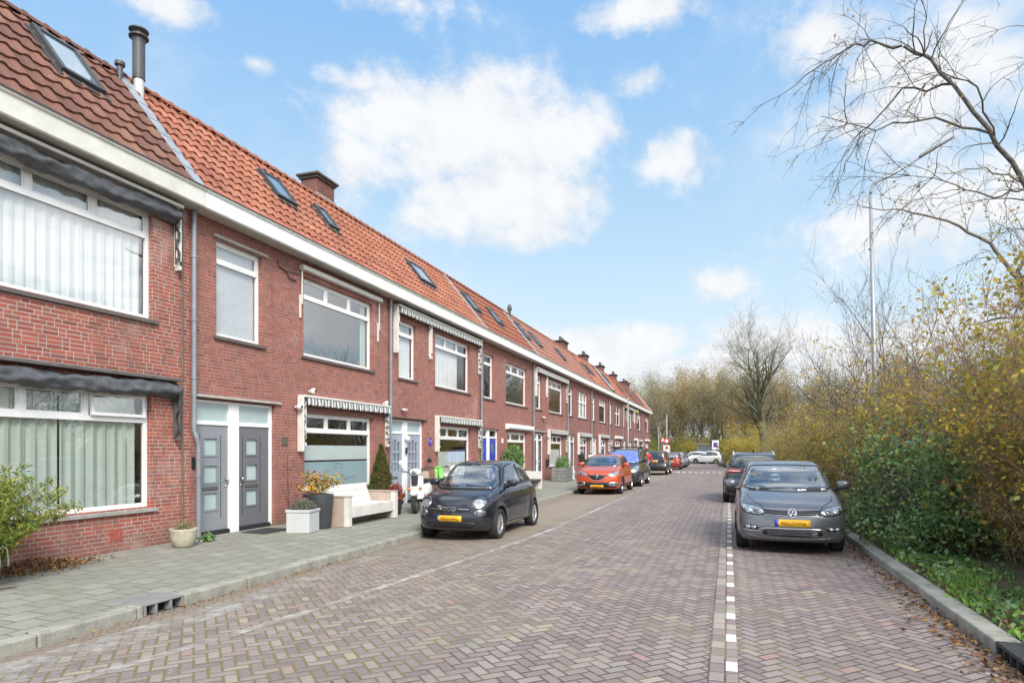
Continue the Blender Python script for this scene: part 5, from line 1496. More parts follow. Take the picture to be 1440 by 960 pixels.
c.seams([[(1.16, .30), (1.17, .6), (1.20, .9), (1.26, 1.0)], [(2.26, 1.0), (2.28, .75), (2.22, .45), (2.1, .30)], [(1.16, .30), (2.1, .30)]])
for s_ in (1, -1): c.strip('shoulder_line', 'side', [(1.0, .90), (1.6, .915), (2.3, .925), (2.9, .93)], .008, M['seam'], off=.002, side=s_)
for s_ in (1, -1): c.strip('door_handle', 'side', [(2.02, .885), (2.18, .89)], .028, M['gloss_black'], off=.012, side=s_)
c.strip('panel_gap', 'front', [(-.62, .80), (-.45, .835), (-.2, .85), (0, .853), (.2, .85), (.45, .835), (.62, .80)], .008, M['seam'], off=.002)
for y_ in (.25, -.32): c.strip('wiper', 'front', [(y_ + .2, .985), (y_, .995), (y_ - .25, 1.01)], .016, M['trim'], off=.016)
c.both('tail_light', 'rear', ell(.60, .80, .06, .10), M['tail'])
c.place(-4.95, 10.95 + 1.79, FRONT_TO_CAM, -.045)

# --- grey hatchback on the right
P_['polo'] = paint('grey_metallic_paint', (.135, .142, .160), .6, .24, .15)
P_['polodark'] = P_['polo']
c = Car(dict(L=3.97, W=1.68, H=1.46, paint=P_['polo'], label='dark grey hatchback with round chrome badge parked beside the dashed line at right', res=.024,
    body=[(.14, .20), (.03, .27), (.0, .40), (.01, .55), (.04, .66), (.10, .745), (.25, .83), (.55, .92), (.95, .985), (1.8, 1.0), (2.9, 1.01), (3.55, 1.0), (3.85, .92), (3.93, .72), (3.97, .5), (3.94, .3), (3.8, .2), (3.2, .18), (.6, .18)],
    cab=[(.80, .90), (1.15, 1.07), (1.55, 1.29), (1.80, 1.39), (2.15, 1.455), (2.7, 1.465), (3.2, 1.43), (3.55, 1.34), (3.75, 1.12), (3.86, .93), (2.8, .80), (1.2, .80)],
    wr=.30, axles=(.82, 3.28), belt=.95, wbelt=.925, tumble=.37, taper=(.07, .10), bow=(.20, .14), kb=.10, kc=.11, mirror=(1.45, 1.0), msc=1.05, spokes=5))
c.patch('windscreen', 'front', [(-.70, 1.015), (-.4, .995), (0, .985), (.4, .995), (.70, 1.015), (.65, 1.16), (.57, 1.33), (.52, 1.365), (.25, 1.375), (0, 1.38), (-.25, 1.375), (-.52, 1.365), (-.57, 1.33), (-.65, 1.16)], M['screen'], sub=3)
c.patch('mirror_mount', 'front', [(-.12, 1.36), (.12, 1.36), (.07, 1.32), (-.07, 1.32)], M['gloss_black'], off=.009, sub=2)
c.both('side_window', 'side', [(1.35, 1.02), (1.75, 1.27), (2.0, 1.37), (2.45, 1.39), (2.45, 1.03)], M['screen_dark'], sub=2)
c.both('side_window', 'side', [(2.54, 1.03), (2.54, 1.39), (3.0, 1.37), (3.3, 1.28), (3.35, 1.06)], M['screen_dark'], sub=2)
c.patch('rear_window', 'rear', [(-.55, 1.05), (.55, 1.05), (.48, 1.32), (-.48, 1.32)], M['screen_dark'], sub=2)
for s_ in (-1, 1):
    hl = c.patch('headlight', 'front', [(s_ * a, b) for a, b in [(.40, .655), (.42, .72), (.55, .765), (.68, .79), (.765, .80), (.775, .74), (.74, .68), (.62, .635), (.48, .625)]], M['gloss_black'], off=.004, grid=.035, sub=3)
    c.patch('lamp_lens', 'front', [(s_ * a, b) for a, b in [(.42, .66), (.435, .712), (.55, .752), (.68, .778), (.75, .785), (.755, .74), (.725, .69), (.62, .65), (.48, .638)]], M['lampglass'], off=.008, grid=.035, parent=hl, sub=3)
    c.patch('lamp_bowl', 'front', [(s_ * q[0], q[1]) for q in ell(.655, .705, .055, .05)], M['chrome'], off=.013, grid=.03, parent=hl)
    c.patch('lamp_bowl', 'front', [(s_ * q[0], q[1]) for q in ell(.52, .685, .05, .032)], M['lampdark'], off=.012, grid=.03, parent=hl)
    fg = c.patch('fog_light', 'front', [(s_ * a, b) for a, b in [(.50, .40), (.505, .455), (.60, .465), (.70, .455), (.73, .42), (.70, .39), (.6, .385)]], M['gloss_black'], off=.003, grid=.03, sub=3)
    c.patch('lamp_lens', 'front', [(s_ * q[0], q[1]) for q in ell(.575, .428, .04, .026)], M['lampglass'], off=.008, grid=.03, parent=fg)
    c.patch('lamp_lens', 'front', [(s_ * q[0], q[1]) for q in ell(.665, .428, .04, .026)], M['lampglass'], off=.008, grid=.03, parent=fg)
g = c.patch('grille', 'front', [(-.44, .645), (-.42, .715), (-.2, .70), (0, .697), (.2, .70), (.42, .715), (.44, .645), (.2, .632), (0, .63), (-.2, .632)], M['trim'], sub=3)
for z_ in (.657, .683): c.strip('grille_bar', 'front', [(-.40, z_), (.40, z_)], .006, M['lampdark'], off=.008, parent=g, smooth=False)
c.strip('chrome_bar', 'front', [(-.42, .640), (-.2, .630), (0, .627), (.2, .630), (.42, .640)], .010, M['chrome'], off=.008, parent=g)
bd = c.patch('badge', 'front', ell(0, .665, .066, .066), M['gloss_black'], off=.012, grid=.03, parent=g)
ring(c, 0, .665, .060, .060, .010, .016, g)
c.strip('badge_mark', 'front', [(-.025, .715), (-.004, .675), (.004, .675), (.025, .715)], .010, M['chrome'], off=.016, parent=g, smooth=False)
c.strip('badge_mark', 'front', [(-.048, .690), (-.024, .622), (-.002, .662), (.002, .662), (.024, .622), (.048, .690)], .010, M['chrome'], off=.016, parent=g, smooth=False)
c.plate('front', .515, .52, .11, yc=.0)
c.patch('lower_intake', 'front', [(-.44, .33), (-.40, .405), (-.2, .41), (.2, .41), (.40, .405), (.44, .33), (.2, .305), (-.2, .305)], M['trim'], off=.003, sub=2)
for z_ in (.33, .355, .38): c.strip('intake_bar', 'front', [(-.38, z_), (.38, z_)], .006, M['lampdark'], off=.008, smooth=False)
c.strip('chrome_bar', 'front', [(-.74, .395), (-.62, .375), (-.52, .38), (-.42, .42), (-.2, .425), (0, .425), (.2, .425), (.42, .42), (.52, .38), (.62, .375), (.74, .395)], .014, M['chrome'], off=.008)
c.strip('bumper_crease', 'front', [(-.72, .30), (-.4, .265), (0, .255), (.4, .265), (.72, .30)], .02, M['lampdark'], off=.004)
c.strip('panel_gap', 'front', [(-.66, .93), (-.60, .85), (-.45, .775), (-.42, .722), (-.2, .708), (0, .705), (.2, .708), (.42, .722), (.45, .775), (.60, .85), (.66, .93)], .008, M['seam'], off=.002)
for y_ in (.10, -.45): c.strip('wiper', 'front', [(y_ + .42, 1.002), (y_ + .2, 1.00), (y_, 1.0)], .018, M['trim'], off=.016)
c.seams([[(1.42, .30), (1.40, .7), (1.44, 1.0)], [(2.5, 1.0), (2.5, .35)], [(1.42, .30), (3.0, .30)]])
for x_ in (2.3, 3.2): c.both('door_handle', 'side', ell(x_, .9, .09, .018), M['chrome'], off=.012)
c.both('tail_light', 'rear', [(.5, .78), (.78, .78), (.75, .92), (.5, .9)], M['tail'])
c.place(.965, 11.02 + 1.985, FRONT_TO_CAM)

# --- dark SUV seen from behind on the right
P_['kuga'] = paint('dark_grey_metallic_paint', (.045, .048, .056), .55, .25, .15)
c = Car(dict(L=4.5, W=1.84, H=1.62, paint=P_['kuga'], label='dark grey SUV with silver roof rails seen from behind, in front of the grey hatchback', res=.032, under=.30, archtrim=True,
    body=[(.14, .26), (.02, .34), (0, .52), (.03, .72), (.12, .86), (.5, .98), (1.1, 1.06), (2, 1.08), (3.6, 1.10), (4.2, 1.08), (4.36, .95), (4.42, .78), (4.5, .62), (4.49, .42), (4.4, .28), (3.8, .26), (.7, .26)],
    cab=[(.95, .98), (1.4, 1.22), (1.85, 1.46), (2.2, 1.57), (2.8, 1.615), (3.5, 1.60), (4.05, 1.53), (4.2, 1.40), (4.33, 1.14), (4.36, .98), (3, .9), (1.5, .9)],
    wr=.345, axles=(.92, 3.62), belt=1.03, wbelt=.92, tumble=.40, taper=(.06, .07), bow=(.2, .14), kb=.10, kc=.10, mirror=(1.75, 1.1), spokes=5, rimdark=True))
c.patch('rear_window', 'rear', [(-.62, 1.16), (0, 1.14), (.62, 1.16), (.70, 1.24), (.60, 1.42), (.5, 1.46), (0, 1.475), (-.5, 1.46), (-.60, 1.42), (-.70, 1.24)], M['screen_dark'], sub=3)
c.patch('windscreen', 'front', [(-.68, 1.08), (.68, 1.08), (.58, 1.48), (-.58, 1.48)], M['screen'], sub=2)
c.both('side_window', 'side', [(1.7, 1.14), (2.1, 1.42), (2.6, 1.50), (3.3, 1.50), (3.9, 1.40), (3.95, 1.20), (2.8, 1.13)], M['screen_dark'], sub=3)
for s_ in (-1, 1):
    tl = c.patch('tail_light', 'rear', [(s_ * a, b) for a, b in [(.36, .99), (.38, 1.05), (.6, 1.08), (.82, 1.09), (.86, 1.02), (.8, .95), (.6, .955)]], M['tail'], sub=3, off=.008)
    c.strip('reverse_lens', 'rear', [(s_ * .42, 1.01), (s_ * .78, 1.02)], .028, M['tail_w'], off=.012, parent=tl, smooth=False)
    c.patch('reflector', 'rear', [(s_ * a, b) for a, b in [(.68, .55), (.86, .56), (.84, .66), (.70, .66)]], M['tail'], sub=2, off=.006)
    mb = MB(); rx = [(L_, s_ * .60) for L_ in (.6, -1.5)]
    pts = [tuple(c.cast('top', 2.25 - x_, s_ * .60)[0] + Vector((0, 0, .05 if -1.4 < x_ < .5 else .0))) for x_ in (.65, .45, .0, -.5, -1.0, -1.35, -1.5)]
    mb.tube(pts, .02, 8); mb.build('roof_rail', M['alu'], c.root, smooth=True)
c.patch('bumper_trim', 'rear', [(-.72, .34), (.72, .34), (.78, .52), (-.78, .52)], M['trim'], sub=2, off=.006)
c.strip('bumper_crease', 'rear', [(-.8, .84), (0, .83), (.8, .84)], .012, M['seam'], off=.002)
c.plate('rear', .93, .52, .11, smear=False)
mb = MB(); mb.tube([(-2.2, 0, .38), (-2.26, 0, .38)], .03, 8)
mb = MB(); mb.tube([(-1.2, 0, 1.60), (-1.26, 0, 1.68)], .018, 6); mb.build('aerial', M['trim'], c.root)
c.seams([[(1.6, .35), (1.6, 1.1)], [(2.7, 1.1), (2.7, .35)], [(1.6, .35), (3.2, .35)]])
c.place(.76, 20.95 + 2.25, REAR_TO_CAM)

# --- orange crossover
P_['capt'] = paint('orange_paint', (.50, .062, .018), .25, .25, .12)
c = Car(dict(L=4.12, W=1.74, H=1.53, paint=P_['capt'], label='bright orange crossover with diamond badge parked at left kerb facing the camera', res=.03, low_=0,
    body=[(.14, .22), (.03, .30), (0, .45), (.02, .66), (.07, .80), (.2, .92), (.5, 1.0), (1.0, 1.06), (2, 1.07), (3.4, 1.09), (3.85, 1.04), (4.0, .92), (4.08, .72), (4.12, .5), (4.05, .25), (3.5, .22), (.6, .22)],
    cab=[(.75, .98), (1.15, 1.18), (1.55, 1.40), (1.85, 1.49), (2.3, 1.53), (3.0, 1.52), (3.6, 1.42), (3.85, 1.18), (3.93, .98), (2.8, .85), (1.2, .85)],
    wr=.325, axles=(.86, 3.46), belt=1.0, wbelt=.90, tumble=.42, taper=(.07, .08), bow=(.24, .14), kb=.10, kc=.11, mirror=(1.42, 1.08), spokes=7, spoke_w=.022))
c.patch('windscreen', 'front', [(-.68, 1.10), (0, 1.07), (.68, 1.10), (.62, 1.26), (.53, 1.42), (0, 1.455), (-.53, 1.42), (-.62, 1.26)], M['screen'], sub=3)
c.both('side_window', 'side', [(1.5, 1.12), (1.85, 1.36), (2.2, 1.43), (3.0, 1.43), (3.4, 1.36), (3.5, 1.20), (2.4, 1.12)], M['screen_dark'], sub=3)
c.patch('rear_window', 'rear', [(-.55, 1.12), (.55, 1.12), (.48, 1.38), (-.48, 1.38)], M['screen_dark'], sub=2)
lt = c.patch('bumper_trim', 'front', [(-.80, .24), (.80, .24), (.83, .46), (.5, .50), (0, .47), (-.5, .50), (-.83, .46)], M['trim'], sub=2, off=.004)
g = c.patch('grille', 'front', [(-.52, .80), (-.25, .755), (-.12, .765), (0, .80), (.12, .765), (.25, .755), (.52, .80), (.30, .69), (.14, .585), (0, .575), (-.14, .585), (-.30, .69)], M['gloss_black'], sub=3)
c.strip('chrome_bar', 'front', [(-.52, .79), (-.30, .67), (-.15, .565), (0, .555), (.15, .565), (.30, .67), (.52, .79)], .016, M['chrome'], off=.010, parent=g)
bd = c.patch('badge', 'front', [(0, .815), (.062, .72), (0, .625), (-.062, .72)], M['chrome'], off=.018, grid=.03, smooth_poly=False, parent=g)
c.patch('badge_centre', 'front', [(0, .765), (.026, .72), (0, .675), (-.026, .72)], M['gloss_black'], off=.022, grid=.03, smooth_poly=False, parent=g)
for s_ in (-1, 1):
    hl = c.patch('headlight', 'front', [(s_ * a, b) for a, b in [(.40, .76), (.42, .80), (.6, .87), (.76, .93), (.80, .88), (.78, .80), (.65, .735), (.5, .73)]], M['lampglass'], off=.006, grid=.04, sub=3)
    c.patch('lamp_bowl', 'front', [(s_ * q[0], q[1]) for q in ell(.62, .80, .05, .045)], M['lampdark'], off=.011, grid=.03, parent=hl)
    fg = c.patch('fog_light', 'front', [(s_ * a, b) for a, b in [(.46, .36), (.48, .49), (.72, .50), (.80, .44), (.80, .36)]], M['chrome'], off=.008, grid=.04, sub=2)
    c.patch('lamp_lens', 'front', [(s_ * a, b) for a, b in [(.52, .41), (.53, .465), (.70, .47), (.74, .43), (.74, .405)]], M['gloss_black'], off=.013, grid=.04, sub=2, parent=fg)
c.plate('front', .33, .52, .11, smear=True)
c.strip('panel_gap', 'front', [(-.74, .95), (-.4, 0.86), (0, .84), (.4, .86), (.74, .95)], .01, M['seam'], off=.002)
c.seams([[(1.4, .30), (1.38, .7), (1.5, 1.08)], [(2.5, 1.1), (2.5, .35)], [(1.4, .30), (3.1, .30)]])
for s_ in (1, -1): c.strip('door_trim', 'side', [(1.4, .36), (3.1, .36)], .08, M['trim'], off=.006, side=s_, smooth=False)
for y_ in (.15, -.4): c.strip('wiper', 'front', [(y_ + .35, 1.10), (y_, 1.10)], .018, M['trim'], off=.016)
c.place(-4.74, 24.05 + 2.06, FRONT_TO_CAM, -.045)

# --- dark people carrier with a roof rack and a blue sunshade
P_['mpv'] = paint('dark_blue_black_paint', (.028, .033, .045), .45, .25, .15)
c = Car(dict(L=4.7, W=1.84, H=1.78, paint=P_['mpv'], label='dark people carrier with black roof rack and blue sunshade in its windscreen', res=.038,
    body=[(.14, .24), (.02, .34), (0, .5), (.03, .72), (.15, .9), (.5, 1.02), (.95, 1.12), (2, 1.12), (4.2, 1.12), (4.55, 1.08), (4.64, .8), (4.7, .5), (4.6, .25), (4, .22), (.6, .22)],
    cab=[(.6, 1.02), (1.0, 1.28), (1.45, 1.58), (1.85, 1.70), (2.6, 1.76), (3.8, 1.76), (4.35, 1.68), (4.5, 1.4), (4.6, 1.05), (3, .9), (1.2, .9)],
    wr=.33, axles=(.92, 3.7), belt=1.05, wbelt=.94, tumble=.24, taper=(.07, .05), bow=(.24, .1), kb=.10, kc=.10, mirror=(1.35, 1.16), mpaint=M['trim'], spokes=5))
c.patch('windscreen', 'front', [(-.72, 1.16), (0, 1.13), (.72, 1.16), (.66, 1.42), (.60, 1.62), (0, 1.66), (-.60, 1.62), (-.66, 1.42)], M['screen_blue'], sub=3)
c.both('side_window', 'side', [(1.45, 1.18), (1.85, 1.52), (2.2, 1.62), (4.1, 1.62), (4.25, 1.2)], M['screen_dark'], sub=2)
c.patch('rear_window', 'rear', [(-.6, 1.15), (.6, 1.15), (.55, 1.6), (-.55, 1.6)], M['screen_dark'], sub=2)
for s_ in (-1, 1):
    hl = c.patch('headlight', 'front', [(s_ * a, b) for a, b in [(.50, .70), (.50, .80), (.66, .96), (.80, 1.02), (.84, .90), (.80, .76), (.66, .70)]], M['lampglass'], off=.006, grid=.05, sub=3)
    c.patch('lamp_lens', 'front', [(s_ * q[0], q[1]) for q in ell(.68, .80, .06, .05)], M['lampdark'], off=.011, grid=.04, parent=hl)
c.patch('grille', 'front', [(-.42, .66), (.42, .66), (.44, .82), (-.44, .82)], M['gloss_black'], sub=2)
c.patch('lower_intake', 'front', [(-.6, .34), (.6, .34), (.55, .5), (-.55, .5)], M['trim'], sub=2)
mb = MB()
for x_ in (.55, -.35, -1.3): mb.box(x_ - .02, x_ + .02, -.72, .72, 1.84, 1.875)
for y_ in (-.6, .6): mb.box(-1.5, .8, y_ - .02, y_ + .02, 1.76, 1.80); mb.box(-1.32, .57, y_ - .015, y_ + .015, 1.80, 1.85)
mb.build('roof_rack', M['trim'], c.root)
c.plate('front', .42, .52, .11, smear=False)
c.seams([[(1.5, .32), (1.45, 1.1)], [(2.6, 1.1), (2.6, .32)]])
c.place(-4.70, 29.25 + 2.35, FRONT_TO_CAM, -.045)

# --- black off-road style car from behind
P_['xtr'] = paint('black_paint', (.016, .016, .018), .3, .22, .12)
c = Car(dict(L=4.5, W=1.76, H=1.64, paint=P_['xtr'], label='black boxy SUV with tall red tail lights seen from behind at left kerb', res=.038,
    body=[(.14, .28), (.02, .36), (0, .52), (.03, .8), (.12, .92), (.5, 1.0), (1.1, 1.06), (2, 1.08), (3.8, 1.08), (4.35, 1.06), (4.42, .8), (4.5, .6), (4.48, .4), (4.38, .30), (3.8, .28), (.7, .28)],
    cab=[(.95, .98), (1.3, 1.22), (1.75, 1.46), (2.1, 1.58), (2.8, 1.635), (3.7, 1.63), (4.2, 1.58), (4.3, 1.4), (4.4, 1.1), (4.4, .98), (3, .9), (1.5, .9)],
    wr=.345, axles=(.9, 3.55), belt=1.0, wbelt=.94, tumble=.28, taper=(.06, .05), bow=(.2, .10), kb=.08, kc=.08, mirror=(1.6, 1.08)))
c.patch('rear_window', 'rear', [(-.58, 1.12), (.58, 1.12), (.54, 1.48), (-.54, 1.48)], M['screen_dark'], sub=2)
c.both('side_window', 'side', [(1.6, 1.12), (1.95, 1.42), (2.4, 1.52), (4.0, 1.50), (4.1, 1.15)], M['screen_dark'], sub=2)
c.patch('windscreen', 'front', [(-.65, 1.1), (.65, 1.1), (.56, 1.5), (-.56, 1.5)], M['screen'], sub=2)
for s_ in (-1, 1):
    c.patch('tail_light', 'rear', [(s_ * a, b) for a, b in [(.62, 1.05), (.60, 1.5), (.68, 1.52), (.74, 1.4), (.80, 1.1), (.82, .98), (.70, .96)]], M['tail'], sub=2, off=.010)
    c.patch('reverse_light', 'rear', [(s_ * a, b) for a, b in [(.66, .90), (.82, .90), (.82, .97), (.66, .97)]], M['tail_w'], sub=1, off=.008)
c.strip('chrome_bar', 'rear', [(-.3, 1.02), (.3, 1.02)], .06, M['chrome'], off=.01, smooth=False)
c.plate('rear', .93, .50, .11, smear=True)
c.patch('bumper_trim', 'rear', [(-.75, .38), (.75, .38), (.78, .62), (-.78, .62)], M['trim'], sub=2, off=.006)
c.seams([[(1.6, .35), (1.55, 1.1)], [(2.6, 1.1), (2.6, .35)]])
c.place(-4.73, 43.7 + 2.25, REAR_TO_CAM, -.045)

def small_car(label, col, X, Y, rz, Z=-.04, H=1.5, L=4.0, tail=True, res=.05, seed=0):
    c = Car(dict(L=L, W=1.70, H=H, paint=paint('car_paint', col, .35, .25, .1), label=label, res=res,
        body=hatch_body(L), cab=[(.85, .90), (1.2, 1.08), (1.6, H - .14), (1.95, H - .04), (2.5, H), (3.1, H - .02), (L - .45, H - .14), (L - .2, 1.12), (L - .12, .93), (2.8, .8), (1.2, .8)],
        wr=.30, axles=(.8, L - .72), belt=.95, wbelt=.92, tumble=.35, mirror=(1.45, 1.02)))
    c.patch('rear_window', 'rear', [(-.55, 1.06), (.55, 1.06), (.5, H - .16), (-.5, H - .16)], M['screen'], sub=2, grid=.12)
    c.patch('windscreen', 'front', [(-.65, 1.04), (.65, 1.04), (.54, H - .12), (-.54, H - .12)], M['screen'], sub=2, grid=.12)
    c.both('side_window', 'side', [(1.4, 1.04), (1.8, H - .16), (2.2, H - .1), (L - .8, H - .16), (L - .6, 1.06)], M['screen_dark'], sub=2, grid=.12)
    c.both('tail_light', 'rear', [(.55, .75), (.80, .75), (.76, 1.02), (.6, 1.02)], M['tail'], sub=2, grid=.1)
    c.both('headlight', 'front', [(.40, .66), (.42, .74), (.6, .80), (.78, .82), (.75, .70), (.5, .64)], M['lampglass'], sub=2, grid=.1)
    c.patch('grille', 'front', [(-.4, .5), (.4, .5), (.38, .62), (-.38, .62)], M['gloss_black'], sub=1, grid=.15)
    c.plate('rear', .72, smear=False)
    c.place(X, Y, rz, Z); return c
small_car('dark red hatchback seen from behind, beyond the black SUV', (.20, .012, .014), -4.62, 55.6 + 2, REAR_TO_CAM)
small_car('light blue grey hatchback seen from behind, beyond the dark red hatchback', (.30, .36, .42), -4.66, 62.3 + 2, REAR_TO_CAM)
small_car('dark grey hatchback farthest along the left kerb', (.08, .09, .10), -4.9, 70.2 + 2, REAR_TO_CAM, H=1.45)
small_car('white hatchback standing sideways at the street end, left of another white car', (.66, .68, .70), -4.2, 82.5, R(188), Z=-.03)
small_car('white hatchback standing sideways at the street end, right of the other white car', (.70, .71, .72), -2.3, 80.4, R(160), Z=-.03, H=1.55)
small_car('dark blue hatchback at the street end beside the white cars', (.02, .06, .16), -.75, 81.6, R(175), Z=-.03, H=1.5)
# ------------------------------------------------------------------ plants
def tubes_np(branches, sides=4):
    """branches: list of (pts (n,3), radii (n,)) -> verts, quads"""
    V = []; Fc = []; b = 0
    for pts, rad in branches:
        k = len(pts); s_ = sides if rad[0] > .012 else 3
        d = np.empty_like(pts); d[1:-1] = pts[2:] - pts[:-2]; d[0] = pts[1] - pts[0]; d[-1] = pts[-1] - pts[-2]
        d /= np.maximum(1e-9, np.linalg.norm(d, axis=1))[:, None]
        up = np.array((0, 0, 1.)) if abs(d[0][2]) < .8 else np.array((1., 0, 0))
        a = np.cross(d, up); a /= np.maximum(1e-6, np.linalg.norm(a, axis=1))[:, None]; c = np.cross(d, a)
        th = np.arange(s_) * 2 * PI / s_
        ring = pts[:, None, :] + (a[:, None, :] * np.cos(th)[None, :, None] + c[:, None, :] * np.sin(th)[None, :, None]) * rad[:, None, None]
        V.append(ring.reshape(-1, 3))
        i = np.arange(k - 1)[:, None] * s_; j = np.arange(s_)[None, :]; j2 = (j + 1) % s_
        Fc.append(np.stack([b + i + j, b + i + s_ + j, b + i + s_ + j2, b + i + j2], -1).reshape(-1, 4)); b += k * s_
    return np.concatenate(V), np.concatenate(Fc)
def branch_obj(name, branches, mat, parent=None, sides=5):
    V, Fc = tubes_np(branches, sides)
    me = bpy.data.meshes.new(name); me.vertices.add(len(V)); me.vertices.foreach_set('co', V.astype(np.float32).ravel())
    me.loops.add(len(Fc) * 4); me.loops.foreach_set('vertex_index', Fc.astype(np.int32).ravel()); me.polygons.add(len(Fc))
    me.polygons.foreach_set('loop_start', np.arange(0, len(Fc) * 4, 4, dtype=np.int32)); me.polygons.foreach_set('use_smooth', np.ones(len(Fc), dtype=bool))
    me.materials.append(mat); me.update(calc_edges=True)
    return link(bpy.data.objects.new(name, me), parent)
def leaf_obj(name, P, size, mat, parent=None, rng=None, droop=.2, asp=.6, midx=None, fold=True):
    """leaves: pointed four-corner blades scattered at P"""
    n = len(P); size = np.broadcast_to(size, (n,))
    u = rng.normal(size=(n, 3)); u[:, 2] -= droop; u /= np.linalg.norm(u, axis=1)[:, None]
    w_ = rng.normal(size=(n, 3)); w_ -= (w_ * u).sum(1)[:, None] * u; w_ /= np.linalg.norm(w_, axis=1)[:, None]
    nn = np.cross(u, w_); s_ = size[:, None]
    a = P; b = P + u * s_ * .5 + w_ * s_ * asp * .5 + nn * s_ * .08; c = P + u * s_; d = P + u * s_ * .45 - w_ * s_ * asp * .5 + nn * s_ * .08
    V = np.stack([a, b, c, d], 1).reshape(-1, 3)
    return np_mesh(name, V, 4, mat, parent, midx)
def leafmat(name, cols, rough=.5, trans=.45):
    m, nt, b = new_mat(name)
    out = m.node_tree.nodes['Material Output']
    r = nt.geo('Random Per Island'); n = len(cols)
    c = nt.ramp(r, [(k / n, cc) for k, cc in enumerate(cols)], 'CONSTANT')
    P = nt.geo('Position'); f = nt.noise(P, 1.3, 3., .6)
    c = nt.mix(nt.step(f, .4, .65) * .4, c, tuple(v * .55 for v in cols[0]))
    setp(nt, b, **{'Base Color': c, 'Roughness': rough, 'Specular IOR Level': .3})
    tr = nt.node('ShaderNodeBsdfTranslucent'); nt.put(tr.inputs[0], c)
    mx = nt.node('ShaderNodeMixShader'); mx.inputs[0].default_value = trans
    nt.l.new(b.outputs[0], mx.inputs[1]); nt.l.new(tr.outputs[0], mx.inputs[2]); nt.l.new(mx.outputs[0], out.inputs[0])
    return m
M['bark'] = plain('grey_brown_bark', (.20, .175, .145), .9, var=.3, nscale=12, bump=.4)
M['bark_dark'] = plain('dark_twig_bark', (.085, .07, .06), .9, var=.3, nscale=12)
M['bark_mossy'] = plain('mossy_bark', (.12, .115, .065), .9, var=.35, nscale=5, bump=.3)
M['stem_brown'] = plain('red_brown_stems', (.26, .17, .115), .8, var=.35, nscale=4)
M['bark_birch'] = plain('grey_birch_bark', (.11, .095, .085), .85, var=.6, nscale=14, bump=.6)
M['l_yellow'] = leafmat('yellow_autumn_leaves', [(.66, .46, .06), (.74, .55, .08), (.52, .45, .09), (.34, .36, .09), (.62, .42, .07), (.42, .46, .12), (.26, .28, .09), (.50, .28, .08), (.34, .38, .12)])
M['l_olive'] = leafmat('olive_yellow_leaves', [(.24, .26, .07), (.36, .34, .08), (.18, .23, .06), (.48, .40, .08), (.14, .19, .05), (.30, .24, .07), (.10, .16, .05)])
M['l_green'] = leafmat('dark_green_leaves', [(.13, .26, .07), (.19, .34, .10), (.17, .30, .14), (.30, .41, .12), (.37, .43, .14), (.08, .16, .06), (.32, .46, .28)], .35, .3)
M['l_orange'] = leafmat('orange_brown_leaves', [(.54, .33, .14), (.44, .30, .16), (.60, .44, .16), (.36, .30, .18), (.52, .42, .20)])
M['l_brownish'] = leafmat('faded_brown_leaves', [(.40, .33, .22), (.46, .38, .22), (.32, .30, .18), (.50, .42, .20), (.34, .36, .18)])
M['l_fluff'] = leafmat('pale_seed_fluff', [(.52, .49, .43), (.60, .56, .50), (.44, .41, .36)], .9, .4)
M['l_litter'] = leafmat('fallen_leaf_litter', [(.16, .07, .035), (.22, .10, .045), (.12, .06, .035), (.30, .15, .05), (.40, .24, .07), (.19, .12, .07)], .7, .05)
M['l_grass'] = leafmat('fresh_green_weeds', [(.22, .44, .07), (.30, .52, .10), (.16, .34, .06), (.38, .48, .15)], .5, .3)
M['l_conifer'] = leafmat('conifer_needles', [(.045, .10, .02), (.06, .13, .03), (.035, .08, .02), (.09, .15, .03)], .6, .1)
M['l_con_brown'] = leafmat('rusty_conifer_needles', [(.14, .11, .035), (.07, .11, .03), (.18, .12, .04)], .6, .1)
M['l_fern'] = leafmat('yellowing_fern_fronds', [(.28, .34, .07), (.20, .30, .06), (.14, .26, .06), (.40, .36, .07), (.26, .26, .06)], .6, .3)
M['l_red'] = leafmat('red_leaves', [(.34, .05, .05), (.42, .09, .06), (.25, .05, .07), (.45, .20, .08)], .4, .3)
M['l_spurge'] = leafmat('yellow_orange_leaves', [(.60, .42, .04), (.68, .55, .08), (.60, .22, .05), (.20, .22, .04), (.22, .05, .08), (.58, .30, .06)], .4, .3)
M['l_grey'] = leafmat('grey_green_heather', [(.22, .27, .20), (.28, .33, .27), (.15, .20, .13), (.20, .07, .07)], .6, .2)

